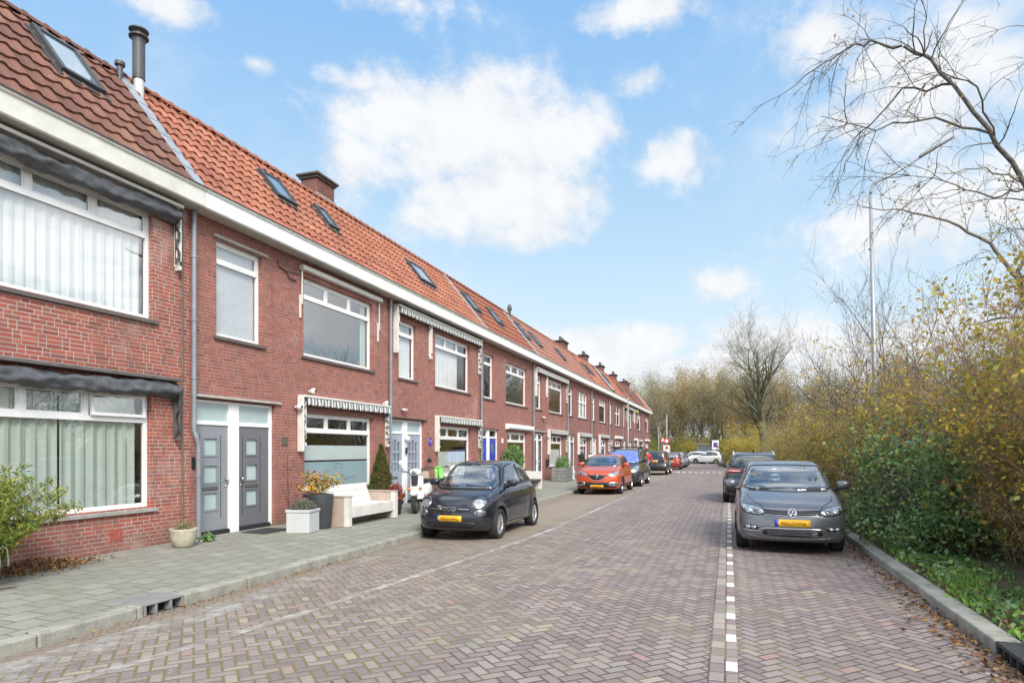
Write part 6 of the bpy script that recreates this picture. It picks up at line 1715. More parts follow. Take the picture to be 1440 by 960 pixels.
def wander(rng, p, d, L, n, r0, r1, wob=.25, grav=0., up=0.):
    pts = [np.array(p, float)]; d = np.array(d, float); d /= np.linalg.norm(d)
    for k in range(n):
        d = d + rng.normal(size=3) * wob / math.sqrt(n) ; d[2] += (up - grav * (k + 1) / n) / n * 3; d /= np.linalg.norm(d)
        pts.append(pts[-1] + d * L / n)
    return np.array(pts), np.linspace(r0, r1, n + 1)
def rnd_dir(rng, axis, ang):
    a = axis / np.linalg.norm(axis); v = rng.normal(size=3); v -= v @ a * a; v /= np.linalg.norm(v)
    return a * math.cos(ang) + v * math.sin(ang)
def tree_skeleton(rng, H, r0, levels=3, nb=(9, 6, 5), lens=(.45, .5, .5), angs=(.7, .7, .7), start=.3, wob=.35, up=.25, lean=(0, 0), droop=0., gnarl=1., rfac=.62):
    br = []; tips = []
    tr = wander(rng, (0, 0, 0), (lean[0], lean[1], 1), H * .82, 9, r0, r0 * .10, wob * .5 * gnarl); br.append(tr)
    def rec(parent, L, lv):
        pts, rad = parent
        n = nb[min(lv, len(nb) - 1)]
        for k in range(n):
            t = (start if lv == 0 else .2) + (1 - (start if lv == 0 else .2)) * (k + rng.uniform(.1, .9)) / n
            i = min(len(pts) - 2, int(t * (len(pts) - 1))); f = t * (len(pts) - 1) - i
            p = pts[i] * (1 - f) + pts[i + 1] * f; ax = pts[i + 1] - pts[i]; r = (rad[i] * (1 - f) + rad[i + 1] * f) * rfac
            l = L * lens[min(lv, 2)] * rng.uniform(.65, 1.15) * (1.15 - .45 * t if lv == 0 else 1)
            d = rnd_dir(rng, ax, angs[min(lv, 2)] * rng.uniform(.7, 1.3))
            if lv == 0: d[2] = abs(d[2]) * .6 + .25
            b = wander(rng, p, d, l, 6 if lv < 2 else 4, max(r, .004), max(r * .3, .0025), wob * gnarl, droop, up)
            br.append(b)
            if lv + 1 < levels: rec(b, l, lv + 1)
            else: tips.append(b[0])
    rec(tr, H, 0)
    return br, tips
def tips_points(rng, tips, n, spread=.08):
    T = np.concatenate([t[1:] for t in tips]); i = rng.integers(0, len(T), n); return T[i] + rng.normal(size=(n, 3)) * spread

def make_tree(name, label, H, r0, seed, leaves=0, leafm=None, size=.05, bark='bark', loc=(0, 0, 0), group=None, spread=.1, cat='tree', crown_bias=None, **kw):
    rng = np.random.default_rng(seed)
    br, tips = tree_skeleton(rng, H, r0, **kw)
    t = empty(name, loc, 0, label, cat, group)
    branch_obj('trunk', br[:1], M[bark], t, 8)
    branch_obj('branches', br[1:], M[bark], t, 5)
    if leaves:
        P = tips_points(rng, tips, leaves, spread)
        if crown_bias is not None:
            keep = crown_bias(P, rng); P = P[keep]
        leaf_obj('crown', P, rng.uniform(.6, 1.3, len(P)) * size, M[leafm], t, rng)
    return t

def make_shrub(name, label, H, Wd, seed, nst=30, leaves=4000, leafm='l_yellow', size=.04, stem='stem_brown', arch=.5, twigs=6, fluff=0, lowfrac=.1, ivy=0, spread=.05, group='shrubs of the verge thicket', levels=1, leaf2=None, nleaf2=0):
    rng = np.random.default_rng(seed); br = []; tips = []
    for k in range(nst):
        a = rng.uniform(0, 2 * PI); rr_ = Wd * .28 * math.sqrt(rng.uniform(0, 1)); p = (rr_ * math.cos(a), rr_ * math.sin(a), 0)
        tilt = rng.uniform(.05, arch); a2 = a + rng.normal() * .7
        L = H * rng.uniform(.6, 1.1)
        b = wander(rng, p, (math.cos(a2) * tilt, math.sin(a2) * tilt, 1), L, 8, rng.uniform(.006, .013), .003, .35, arch * .55)
        hr = np.hypot(b[0][:, 0], b[0][:, 1]); mr = Wd * .58; k_ = np.where(hr > mr * .6, (mr * .6 + (hr - mr * .6) * .35) / np.maximum(hr, 1e-6), 1.); b[0][:, 0] *= k_; b[0][:, 1] *= k_; br.append(b)
        for j in range(twigs):
            i = rng.integers(2, 8); d = rnd_dir(rng, b[0][i] - b[0][i - 1], rng.uniform(.4, 1.))
            c_ = wander(rng, b[0][i], d, L * rng.uniform(.12, .32), 4, .0045, .002, .4, .25); br.append(c_); tips.append(c_[0])
            if levels > 1:
                for q in range(3):
                    d2 = rnd_dir(rng, d, rng.uniform(.5, 1.)); c2 = wander(rng, c_[0][rng.integers(1, 4)], d2, L * .1, 3, .003, .0015, .4, .2); br.append(c2); tips.append(c2[0])
        if rng.uniform() < lowfrac * 3: tips.append(b[0][3:])
    t = empty(name, (0, 0, 0), 0, label, 'shrub', group)
    branch_obj('stems', br, M[stem], t, 4)
    def clump(n):
        P = tips_points(rng, tips, int(n * 1.7 / 7), spread); P = np.repeat(P, 7, 0) + rng.normal(size=(len(P) * 7, 3)) * spread * 1.1
        cl = np.sin(P[:, 0] * 3.1 + seed) + np.sin(P[:, 1] * 3.7 + 2 * seed) + np.sin(P[:, 2] * 3.3 + seed * 3) + rng.normal(size=len(P)) * .9
        P = P[np.argsort(-cl)[:n]]; return P[P[:, 2] > .03]
    if leaves:
        P = clump(leaves); leaf_obj('leaves', P, rng.uniform(.6, 1.35, len(P)) * size, M[leafm], t, rng)
    if nleaf2:
        P = clump(nleaf2); leaf_obj('leaves', P, rng.uniform(.6, 1.35, len(P)) * size, M[leaf2], t, rng)
    if fluff:
        P = tips_points(rng, tips, fluff // 14, .15); P = P[P[:, 2] > H * .45]; P = np.repeat(P, 14, 0) + rng.normal(size=(len(P) * 14, 3)) * .035
        leaf_obj('seed_heads', P, rng.uniform(.5, 1.2, len(P)) * .03, M['l_fluff'], t, rng, asp=.35)
    return t

shr = []
def put(proto, X, Y, rz, sc, label=None, z=.12, first=False):
    o = proto if first else copy_tree(proto)
    o.location = (X, Y, z); o.rotation_euler = (0, 0, rz); o.scale = (sc, sc, sc)
    if label: o['label'] = label
    return o
sY = make_shrub('yellow_shrub', 'x', 3.9, 2.6, 11, nst=42, leaves=5600, leafm='l_yellow', size=.066, arch=.65, twigs=11, levels=2, fluff=1600)
sO = make_shrub('olive_shrub', 'x', 3.4, 2.6, 12, nst=40, leaves=4800, leafm='l_olive', size=.064, arch=.7, twigs=10, levels=2, leaf2='l_yellow', nleaf2=3600, fluff=900)
sG = make_shrub('green_shrub', 'x', 2.3, 2.6, 13, nst=60, leaves=9500, leafm='l_green', size=.088, arch=1.2, twigs=9, levels=2, stem='bark_dark', spread=.09, leaf2='l_olive', nleaf2=1500)
sB = make_shrub('bare_shrub', 'x', 4.6, 2.6, 14, nst=34, leaves=1500, leafm='l_orange', size=.045, arch=.6, twigs=9, levels=2, stem='bark_dark')
sS = make_shrub('stemmy_shrub', 'x', 3.0, 2.4, 15, nst=110, leaves=6000, leafm='l_yellow', size=.042, arch=.38, twigs=5, levels=1, fluff=300)
# (proto, X, Y, scale, label)
ROW = [
 (sS, 4.6, 5.9, 1.0, 'brown stemmed shrub with few yellow leaves, nearest the camera at right edge'),
 (sS, 4.3, 7.4, 1.0, 'brown stemmed shrub behind the bright green weeds, second from right edge'),
 (sS, 4.1, 8.9, .92, 'brown stemmed shrub between the weeds and the green bramble'),
 (sY, 4.6, 7.6, 1.0, 'tall yellow leaved shrub rising behind the nearest brown stems'),
 (sO, 5.4, 6.2, 1.15, 'tall olive leaved shrub at right edge behind brown stems'),
 (sY, 4.3, 10.0, 1.12, 'tall yellow leaved shrub in the middle of the thicket'),
 (sO, 5.6, 9.2, 1.25, 'olive shrub towering behind the middle of the thicket'),
 (sY, 5.6, 12.2, 1.18, 'yellow shrub under the leaning grey tree'),
 (sG, 3.45, 11.5, .88, 'dense dark green bramble beside the grey hatchback'),
 (sG, 3.5, 13.8, .98, 'dark green bramble behind the wing mirror of the grey hatchback'),
 (sO, 3.9, 10.0, .58, 'low olive shrub at the foot of the bramble'),
 (sY, 4.4, 13.6, 1.12, 'golden shrub rising over the green brambles'),
 (sO, 4.0, 16.2, 1.0, 'olive shrub behind the grey hatchback roof'),
 (sB, 5.2, 15.3, 1.05, 'bare dark shrub with grey twigs over the golden shrub'),
 (sY, 3.6, 18.6, 1.0, 'golden shrub beside the SUV, in front of the tall street lamp'),
 (sB, 4.6, 19.4, 1.0, 'bare twiggy shrub beside the tall street lamp'),
 (sO, 3.4, 21.2, .95, 'olive shrub beside the silver roof rail of the SUV'),
 (sB, 4.2, 23.6, 1.02, 'bare shrub with arching branches left of the tall street lamp'),
 (sY, 3.4, 24.6, .85, 'small golden shrub beyond the SUV'),
 (sO, 3.3, 27.6, .90, 'olive shrub beyond the parked SUV'),
 (sB, 4.6, 28.0, .95, 'bare shrub halfway down the verge'),
 (sY, 3.4, 31.0, .85, 'golden shrub halfway down the verge'),
 (sB, 4.0, 33.5, .9, 'bare shrub right of the traffic light'),
 (sO, 3.3, 35.5, .85, 'olive shrub left of the traffic light'),
 (sY, 3.1, 40.0, .85, 'far golden shrub right of the big bare tree'),
 (sO, 3.0, 45.0, .80, 'far olive shrub at the foot of the big bare tree'),
 (sB, 4.4, 42.0, .95, 'far bare shrub right of the big bare tree'),
 (sG, 3.0, 26.0, .62, 'low green bush above the roof of the SUV'),
 (sY, 7.2, 10.5, 1.2, 'yellow shrub in the back row of the thicket at right edge'),
 (sO, 6.8, 14.2, 1.15, 'olive shrub in the back row of the thicket'),
 (sO, 6.2, 18.5, 1.1, 'olive shrub in the back row behind the street lamp'),
 (sY, 5.8, 23.0, 1.0, 'yellow shrub in the back row beyond the street lamp'),
 (sG, 4.3, 5.3, .62, 'dark green ivy mound at right edge behind the weeds'),
 (sG, 3.5, 6.3, .34, 'small dark ivy clump among brown stems at right edge'),
]
seen = set(); rr = random.Random(77)
for pr, X, Y, sc_, lb in ROW:
    o = put(pr, X, Y, rr.uniform(0, 6.28), sc_, lb, first=pr.name not in seen); seen.add(pr.name)

# leaning grey tree with ivy, forked, and the arching birch overhead
def limb_tree(name, label, limbs, mat, seed, twig_n=10, twig_L=(.5, 1.3), sub=4, grav=.35, leaves=0, leafm='l_olive', loc=(0, 0, 0), sub_n=4, lsize=.05):
    rng = np.random.default_rng(seed); br = []; tips = []; main = []
    for pts, r0, r1, dens in limbs:
        P = np.array(pts, float) - np.array(loc); 
        Q = [P[0]]
        for a, b in zip(P[:-1], P[1:]):
            for k in range(1, 5): Q.append(a + (b - a) * k / 4 + rng.normal(size=3) * .018)
        Q = np.array(Q); main.append((Q, np.linspace(r0, r1, len(Q))))
        n = int(dens)
        for k in range(n):
            i = rng.integers(2, len(Q) - 1); ax = Q[i] - Q[i - 1]; d = rnd_dir(rng, ax, rng.uniform(.5, 1.2)); d[2] -= .1
            L = rng.uniform(*twig_L); b = wander(rng, Q[i], d, L, 8, max(.006, r1 * .7), .002, .45, grav); br.append(b); tips.append(b[0])
            for q in range(sub_n):
                j = rng.integers(1, 8); d2 = rnd_dir(rng, b[0][j] - b[0][j - 1], rng.uniform(.4, 1.)); c_ = wander(rng, b[0][j], d2, L * rng.uniform(.25, .5), 5, .0032, .0015, .45, grav); br.append(c_); tips.append(c_[0])
                for z in range(2):
                    j2 = rng.integers(1, 5); d3 = rnd_dir(rng, c_[0][j2] - c_[0][j2 - 1], .7); c3 = wander(rng, c_[0][j2], d3, L * .15, 3, .002, .0012, .3, .1); br.append(c3)
    t = empty(name, loc, 0, label, 'tree')
    branch_obj('trunk', main[:1], M[mat], t, 10); 
    if main[1:]: branch_obj('limbs', main[1:], M[mat], t, 8)
    branch_obj('branches', br, M['bark_dark'], t, 5)
    if leaves:
        P = tips_points(rng, tips, leaves, .04); leaf_obj('crown', P, rng.uniform(.6, 1.3, len(P)) * lsize, M[leafm], t, rng)
    return t
limb_tree('birch_tree', 'bare birch arching over from the right edge against the sky', [
    ([(5.3, 10.6, 0.1), (4.9, 10.4, 2.6), (4.2, 10.15, 4.1), (3.64, 10, 5.15), (3.1, 10, 6.15), (2.6, 10, 6.95), (2.25, 10, 7.2)], .045, .016, 26),
    ([(2.25, 10, 7.2), (1.9, 10, 7.32), (1.5, 10, 7.28), (1.05, 10, 7.02), (.62, 9.9, 6.6)], .018, .004, 16),
    ([(3.26, 10, 5.85), (2.6, 9.8, 6.05), (1.9, 9.7, 6.0), (1.2, 9.6, 6.2)], .018, .004, 14),
    ([(3.32, 10, 5.75), (3.0, 9.6, 6.3), (2.5, 9.3, 6.4), (2.0, 9.1, 5.9)], .014, .003, 12),
    ([(2.84, 10, 6.57), (2.3, 10.2, 6.7), (1.8, 10.3, 6.2), (1.6, 10.4, 5.7)], .018, .004, 7),
    ([(3.69, 10.02, 5.08), (3.2, 9.7, 4.9), (2.6, 9.5, 5.1), (2.1, 9.4, 5.2)], .014, .003, 12),
    ([(3.93, 10.1, 4.62), (4.1, 9.7, 5.6), (3.9, 9.5, 6.4), (3.4, 9.3, 6.9)], .014, .003, 12)],
    'bark_birch', 31, leaves=60, leafm='l_orange', twig_L=(.5, 1.25), loc=(5.3, 10.6, .1), lsize=.06)
limb_tree('leaning_tree', 'slender grey forked tree leaning out of the yellow shrubs at right', [
    ([(5.9, 13.2, 0.1), (5.4, 13.0, 2.2), (4.85, 12.8, 3.7), (4.5, 12.7, 4.55)], .08, .04, 6),
    ([(4.5, 12.7, 4.55), (4.1, 12.6, 5.1), (3.5, 12.5, 5.5), (2.8, 12.4, 5.75), (2.2, 12.3, 5.8)], .035, .006, 16),
    ([(4.5, 12.7, 4.55), (4.9, 12.6, 5.2), (5.5, 12.5, 5.9), (6.3, 12.4, 6.2)], .035, .015, 14),
    ([(5.0, 12.6, 5.3), (4.5, 12.3, 5.9), (3.9, 12.1, 6.2), (3.3, 12.0, 6.1)], .022, .005, 9)],
    'bark', 33, leaves=260, leafm='l_olive', loc=(5.9, 13.2, .1))
# leafy branch hanging in from the right edge
limb_tree('ivy_tree', 'leafy green and yellow branches hanging in at the right edge', [
    ([(6.6, 8.6, .1), (6.3, 8.6, 3.0), (5.7, 8.6, 4.8), (5.4, 8.6, 6.2)], .10, .04, 16),
    ([(5.75, 8.6, 4.7), (5.0, 8.4, 5.1), (4.4, 8.3, 5.0), (3.9, 8.2, 4.9)], .035, .006, 12),
    ([(6.1, 8.6, 3.6), (5.2, 8.5, 3.6), (4.5, 8.4, 3.7)], .03, .006, 12)],
    'bark', 36, leaves=1900, leafm='l_green', twig_L=(.3, .8), loc=(6.6, 8.6, .1), lsize=.10)

# big bare tree down the street
make_tree('bare_tree', 'big bare gnarled tree with thick trunk at the end of the verge', 11.6, .46, 49, bark='bark_mossy', loc=(2.75, 54, 0), levels=4, nb=(30, 9, 6, 5), lens=(.40, .50, .45), angs=(.85, .8, .7), start=.26, wob=.30, rfac=.42, up=.15, gnarl=1.2)
# bare multi stemmed trees beyond the thicket
bt = make_tree('bare_tree', 'thin bare tree with spreading twigs left of the tall street lamp', 6.2, .10, 42, bark='bark_dark', loc=(4.6, 27.0, 0), levels=3, nb=(12, 7, 6), lens=(.65, .5, .45), angs=(.75, .7, .6), start=.12, wob=.5, leaves=240, leafm='l_yellow', size=.07, group='thin bare trees behind the thicket')
for X, Y, sc_, lb in [(5.6, 21.5, .95, 'thin bare tree right behind the tall street lamp'), (5.2, 33.0, .95, 'thin bare tree above the red traffic light'), (6.0, 39, 1.1, 'thin bare tree right of the big gnarled tree'), (7.6, 17.0, .95, 'thin bare tree rising behind the golden shrubs'), (8.6, 26, 1.1, 'thin bare tree far behind the street lamp')]:
    put(bt, X, Y, rr.uniform(0, 6), sc_, lb, 0)

# autumn wood closing the street
tA = make_tree('autumn_tree', 'x', 11.5, .22, 51, bark='bark', levels=3, nb=(17, 8, 7), lens=(.42, .5, .5), angs=(.8, .7, .7), start=.08, wob=.5, leaves=13000, leafm='l_brownish', size=.17, spread=.5, group='autumn trees beyond the street end')
tB = make_tree('autumn_tree', 'x', 11., .22, 52, bark='bark_mossy', levels=3, nb=(16, 8, 7), lens=(.45, .5, .5), angs=(.8, .7, .7), start=.07, wob=.5, leaves=12000, leafm='l_orange', size=.17, spread=.5, group='autumn trees beyond the street end')
tC = make_tree('autumn_tree', 'x', 11., .2, 53, bark='bark', levels=4, nb=(15, 7, 5, 4), lens=(.45, .5, .5), angs=(.6, .7, .7), start=.2, wob=.5, leaves=5000, leafm='l_brownish', size=.15, spread=.4, group='autumn trees beyond the street end')
WOOD = [(tA, -11.8, 98, 1.0, 'brownish autumn tree right behind the last house'), (tC, -9.0, 93, .95, 'grey twiggy tree right of the last house roof'), (tB, -6.3, 101, 1.06, 'orange brown tree above the hooked street lamp'),
 (tA, -3.6, 96, 1.0, 'brownish tree above the white cars'), (tB, -.9, 104, 1.12, 'tall orange tree in the middle of the wood'), (tC, .8, 94, 1.05, 'grey twiggy tree left of the big bare tree'),
 (tA, 3.4, 99, 1.02, 'brownish tree behind the big bare tree trunk'), (tB, 6.6, 92, .9, 'orange tree right behind the big bare tree'), (tC, 9.5, 88, 1.0, 'grey twiggy tree right of the big bare tree'), (tA, 13, 95, .95, 'brownish tree seen over the far shrubs'),
 (tC, 17, 84, 1.0, 'grey twiggy tree over the middle of the verge'), (tB, 22, 90, .95, 'orange tree over the middle of the verge'), (tA, -15.5, 108, 1.05, 'brownish tree hidden low behind the last house'), (tA, 27, 82, .9, 'brownish tree behind the golden shrubs'),
 (tC, -12, 112, 1.15, 'tall twiggy tree behind the hooked street lamp'), (tC, 4.6, 112, 1.2, 'tall twiggy tree deep in the wood'), (tA, -1.9, 118, 1.2, 'tall brownish tree deep in the wood'), (tA, -7.8, 106, 1.1, 'brownish tree behind the wood edge left of the signs'), (tB, -9.8, 104, .95, 'orange tree low behind the last house gable'), (tB, 2.2, 91, .8, 'low orange tree left of the gnarled trunk'), (tA, 8.2, 101, 1.05, 'brownish tree between the twiggy ones right of the gnarled tree'), (tC, 31, 72, .9, 'grey twiggy tree behind the right thicket'), (tB, 36, 66, .8, 'orange tree behind the right thicket')]
seen = set()
for pr, X, Y, sc_, lb in WOOD:
    o = put(pr, X, Y, rr.uniform(0, 6.28), sc_, lb, 0, first=pr.name not in seen); seen.add(pr.name)
# bushes under the wood and at the bend
sF = make_shrub('autumn_bush', 'x', 4.2, 4.2, 61, nst=60, leaves=7500, leafm='l_yellow', size=.12, arch=1.1, twigs=8, spread=.2, group='bushes at the street end')
sE = make_shrub('autumn_bush', 'x', 3.0, 4.2, 62, nst=60, leaves=8000, leafm='l_olive', size=.11, arch=1.2, twigs=8, spread=.2, group='bushes at the street end')
BU = [(sF, 1.7, 67, 1.0, 'bright yellow bush left of the big bare tree'), (sE, 1.1, 71.5, .85, 'olive green bush beside the blue car'), (sF, 3.4, 63, 1.0, 'yellow bush right of the big bare tree trunk'), (sF, 2.9, 58.5, .85, 'golden bush at the foot of the big bare tree'),
 (sE, -9.5, 86, 1.0, 'olive bush beside the last house'), (sE, -7.2, 91, 1.1, 'olive bush behind the hooked street lamp'), (sF, -4.4, 92.5, 1.0, 'yellow bush behind the white cars'), (sE, -1.6, 91.5, 1.2, 'olive bush behind the blue car'), (sF, 2.2, 88, 1.2, 'yellow bush deep behind the bend'),
 (sE, 5.2, 82, 1.2, 'olive bush behind the verge end'), (sF, 5.5, 50, .85, 'yellow bush right of the gnarled tree foot'), (sE, 8, 72, 1.3, 'olive bush far behind the shrubs'), (sE, 6.5, 60, 1.3, 'olive bush behind the yellow ones'),
 (sE, -11, 95, 1.5, 'olive bush in the deep understorey left of the signs'), (sE, -6, 96, 1.5, 'olive bush in the deep understorey behind the shelter'), (sF, -8.6, 97, 1.3, 'yellow bush in the deep understorey behind the signs'), (sE, -3, 99, 1.7, 'olive bush in the deep understorey behind the white cars'), (sE, .3, 97, 1.6, 'olive bush in the deep understorey behind the blue car'), (sE, 3.6, 95, 1.6, 'olive bush in the deep understorey right of the blue car'), (sE, 8, 93, 1.7, 'olive bush in the deep understorey right of the gnarled tree'), (sE, -13, 92, 1.4, 'olive bush hidden behind the last house'), (sF, 12, 62, 1.2, 'yellow bush far behind the thicket'), (sE, 10, 45, 1.3, 'olive bush behind the far thicket'), (sE, 12, 33, 1.4, 'olive bush behind the middle thicket'), (sF, 9, 36, 1.1, 'yellow bush behind the middle thicket')]
seen = set()
for pr, X, Y, sc_, lb in BU:
    o = put(pr, X, Y, rr.uniform(0, 6.28), sc_, lb, 0, first=pr.name not in seen); seen.add(pr.name)

# ground cover
rng = np.random.default_rng(7)
def scatter(name, n, fx, size, mat, z, label, cat, flat=True):
    Y = 4.6 + 30 * rng.uniform(0, 1, n) ** 2.0; X = fx(Y, n); P = np.stack([X, Y, np.full(n, z) + rng.uniform(0, .035, n)], 1)
    u = rng.normal(size=(n, 3)); u[:, 2] *= .25 if flat else 1.; 
    if not flat: u[:, 2] = np.abs(u[:, 2]) + .8
    u /= np.linalg.norm(u, axis=1)[:, None]; w_ = rng.normal(size=(n, 3)); 
    if flat: w_[:, 2] *= .3
    w_ -= (w_ * u).sum(1)[:, None] * u; w_ /= np.linalg.norm(w_, axis=1)[:, None]; s_ = (rng.uniform(.5, 1.4, n) * size)[:, None]; nn = np.cross(u, w_)
    asp = .55 if flat else .16
    V = np.stack([P, P + u * s_ * .5 + w_ * s_ * asp * .5 + nn * s_ * .12, P + u * s_, P + u * s_ * .5 - w_ * s_ * asp * .5 + nn * s_ * .1], 1).reshape(-1, 3)
    V[:, 2] = np.maximum(V[:, 2], z - .0)
    o = np_mesh(name, V, 4, M[mat]); return tag(o, label, cat, kind='stuff')
scatter('fallen_leaves', 2600, lambda Y, n: XR - .01 - np.abs(rng.normal(size=n)) * .16, .05, 'l_litter', .006, 'brown fallen leaves in the gutter of the right kerb', 'leaf litter')
scatter('fallen_leaves', 5200, lambda Y, n: XR + .24 + np.abs(rng.normal(size=n)) * .8, .06, 'l_litter', .12, 'brown leaf litter on the verge soil under the shrubs', 'leaf litter')
def clumps(n, m_, x0, x1, y0, y1):
    c = np.stack([rng.uniform(x0, x1, m_), y0 + (y1 - y0) * rng.uniform(0, 1, m_) ** 1.3], 1); i = rng.integers(0, m_, n); return c[i] + rng.normal(size=(n, 2)) * np.array([.13, .2])
n = 9000; C = clumps(n, 34, 2.40, 3.0, 5.0, 13.5); C = C[(C[:, 0] > XR + .16)]; n = len(C)
P = np.stack([C[:, 0], C[:, 1], np.full(n, .11)], 1); u = rng.normal(size=(n, 3)) * .6; u[:, 2] = np.abs(u[:, 2]) + .7; u /= np.linalg.norm(u, axis=1)[:, None]
w_ = rng.normal(size=(n, 3)); w_ -= (w_ * u).sum(1)[:, None] * u; w_ /= np.linalg.norm(w_, axis=1)[:, None]; s_ = (rng.uniform(.4, 1.3, n) * .10)[:, None]
V = np.stack([P, P + u * s_ * .5 + w_ * s_ * .12, P + u * s_ + np.array((0, 0, -.01)), P + u * s_ * .5 - w_ * s_ * .12], 1).reshape(-1, 3)
tag(np_mesh('green_weeds', V, 4, M['l_grass']), 'bright green weeds and grass along the right kerb', 'weeds', kind='stuff')
# broad weed leaves
n = 1800; C = clumps(n, 22, 2.42, 3.1, 5.0, 12.5); C = C[C[:, 0] > XR + .2]; P = np.stack([C[:, 0], C[:, 1], rng.uniform(.14, .24, len(C))], 1)
tag(leaf_obj('ground_ivy', P, rng.uniform(.6, 1.3, len(P)) * .065, M['l_green'], None, rng, asp=.9), 'low dark ivy leaves creeping between the weeds', 'ivy', kind='stuff')
n = 1500; C = np.stack([rng.normal(size=n) * .16 - 8.55, 5.95 + rng.normal(size=n) * .36], 1); C = C[(C[:, 0] > -8.83)]; n = len(C)
hh = .13 * np.exp(-((C[:, 1] - 5.95) / .5) ** 2 - ((C[:, 0] + 8.6) / .25) ** 2)
P = np.stack([C[:, 0], C[:, 1], .125 + hh * rng.uniform(0, 1, n)], 1)
tag(leaf_obj('leaf_heap', P, rng.uniform(.5, 1.3, n) * .05, M['l_litter'], None, rng, droop=0, asp=.5), 'heap of dry brown leaves against the wall at left', 'leaf heap', kind='stuff')
n = 260; Y_ = rng.uniform(4.2, 9, n); P = np.stack([XK + .02 + np.abs(rng.normal(size=n)) * .08, Y_, np.full(n, -.05)], 1)
tag(leaf_obj('gutter_leaves', P, rng.uniform(.4, 1.2, n) * .035, M['l_litter'], None, rng, droop=0), 'a few dry leaves along the left kerb', 'leaf litter', kind='stuff')
# ------------------------------------------------------------------ things along the pavement
def pz(X): return .06 + .06 * ((XK - .15) - X) / 3.0       # pavement height
M['wood_white'] = plain('whitewashed_planks', (.62, .60, .57), .75, var=.12, nscale=5, dirt=.35, dirtcol=(.45, .40, .35), bump=.15)
M['wood_bare'] = plain('bare_pine_planks', (.42, .33, .28), .75, var=.15, nscale=5, dirt=.3, dirtcol=(.3, .22, .17), bump=.15)
M['pot_dark'] = plain('anthracite_pot', (.055, .058, .065), .55, var=.12, nscale=4)
M['planter_w'] = plain('pale_grey_planter', (.50, .52, .52), .6, var=.08, nscale=4, dirt=.4, dirtcol=(.3, .31, .28))
M['stone_pot'] = plain('weathered_cream_pot', (.46, .43, .33), .8, var=.2, nscale=9, dirt=.6, dirtcol=(.26, .24, .12), bump=.3)
M['soilpot'] = plain('potting_soil', (.06, .045, .03), .95)
M['mat'] = plain('dark_doormat', (.035, .036, .038), .95, var=.25, nscale=30, bump=.4)
M['lampmetal'] = plain('galvanised_lamp_post', (.30, .32, .33), .45, metal=.4, var=.1, nscale=2)
M['lamphead'] = plain('grey_lamp_head', (.17, .18, .18), .5, var=.1)
M['bin'] = plain('dark_green_bin_plastic', (.02, .07, .05), .5, var=.15)

t = empty('bench', (-7.75, 12.35, pz(-7.75)), 0, 'whitewashed plank sofa bench with boxy arms under the frosted window', 'bench')
# local: x toward the road, y along the street
mb = MB()
for a in (-1.03, .90): mb.box(-.40, .29, a, a + .13, .0, .60); 
mb.build('arm_panel', M['wood_bare'], t, bevel=.006)
for a in (-1.035, .895): mb = MB(); mb.box(.292, .40, a, a + .14, .0, .605); mb.build('arm_post', M['wood_white'], t, bevel=.006)
for a in (-1.045, .885): mb = MB(); mb.box(-.42, .41, a, a + .16, .606, .632); mb.build('arm_top', M['wood_bare'], t, bevel=.005)
mb = MB()
for k in range(3): mb.box(-.32 + k * .225, -.32 + k * .225 + .22, -.89, .89, .36, .395)
mb.build('seat', M['wood_white'], t, bevel=.005)
mb = MB(); mb.box(.335, .36, -.893, .893, .17, .358); mb.build('seat_front', M['wood_white'], t, bevel=.005)
mb = MB()
for k in range(3):
    z0 = .40 + k * .135; x0 = -.22 - k * .055
    mb.hexa([(x0 - .03, -.89, z0), (x0, -.89, z0), (x0, .89, z0), (x0 - .03, .89, z0), (x0 - .085, -.89, z0 + .13), (x0 - .055, -.89, z0 + .13), (x0 - .055, .89, z0 + .13), (x0 - .085, .89, z0 + .13)])
mb.build('backrest', M['wood_white'], t, bevel=.004)

def pot_obj(name, label, X, Y, prof, mat, cat='plant pot', n=28, rz=0, square=None):
    t = empty(name, (X, Y, pz(X)), rz, label, cat)
    mb = MB()
    if square:
        w_, h_ = square; mb.box(-w_ / 2, w_ / 2, -w_ / 2, w_ / 2, 0, h_ - .05); mb.box(-w_ / 2 - .015, w_ / 2 + .015, -w_ / 2 - .015, w_ / 2 + .015, h_ - .05, h_); mb.build('planter_box', mat, t, bevel=.008)
        s_ = MB(); s_.box(-w_ / 2 + .03, w_ / 2 - .03, -w_ / 2 + .03, w_ / 2 - .03, h_ + .001, h_ + .012); s_.build('soil', M['soilpot'], t)
    else:
        mb.lathe(prof, n=n); mb.build('pot', mat, t, smooth=True)
        r_, h_ = prof[-2]; s_ = MB(); s_.lathe([(0, h_ - .03), (r_ * .95, h_ - .03)], n=20); s_.build('soil', M['soilpot'], t)
    return t
def tuft(parent, name, n, fz, size, mat, rng, droop=0., asp=.6, stems=0, smat='stem_brown'):
    P = fz(n); leaf_obj(name, P, rng.uniform(.6, 1.3, len(P)) * size, M[mat], parent, rng, droop=droop, asp=asp)
rng = np.random.default_rng(99)
def dome(rx, ry, h, z0, fill=.5):
    def f(n):
        u = rng.normal(size=(n, 3)); u[:, 2] = np.abs(u[:, 2]); u /= np.linalg.norm(u, axis=1)[:, None]; r_ = rng.uniform(fill, 1, n)[:, None]
        return u * r_ * np.array((rx, ry, h)) + np.array((0, 0, z0))
    return f
t = pot_obj('planter', 'square pale grey planter with grey green heather beside the dark grey door', -7.78, 10.42, None, M['planter_w'], 'planter', rz=R(12), square=(.46, .44))
tuft(t, 'foliage', 2600, dome(.25, .25, .20, .44), .035, 'l_grey', rng, asp=.4)
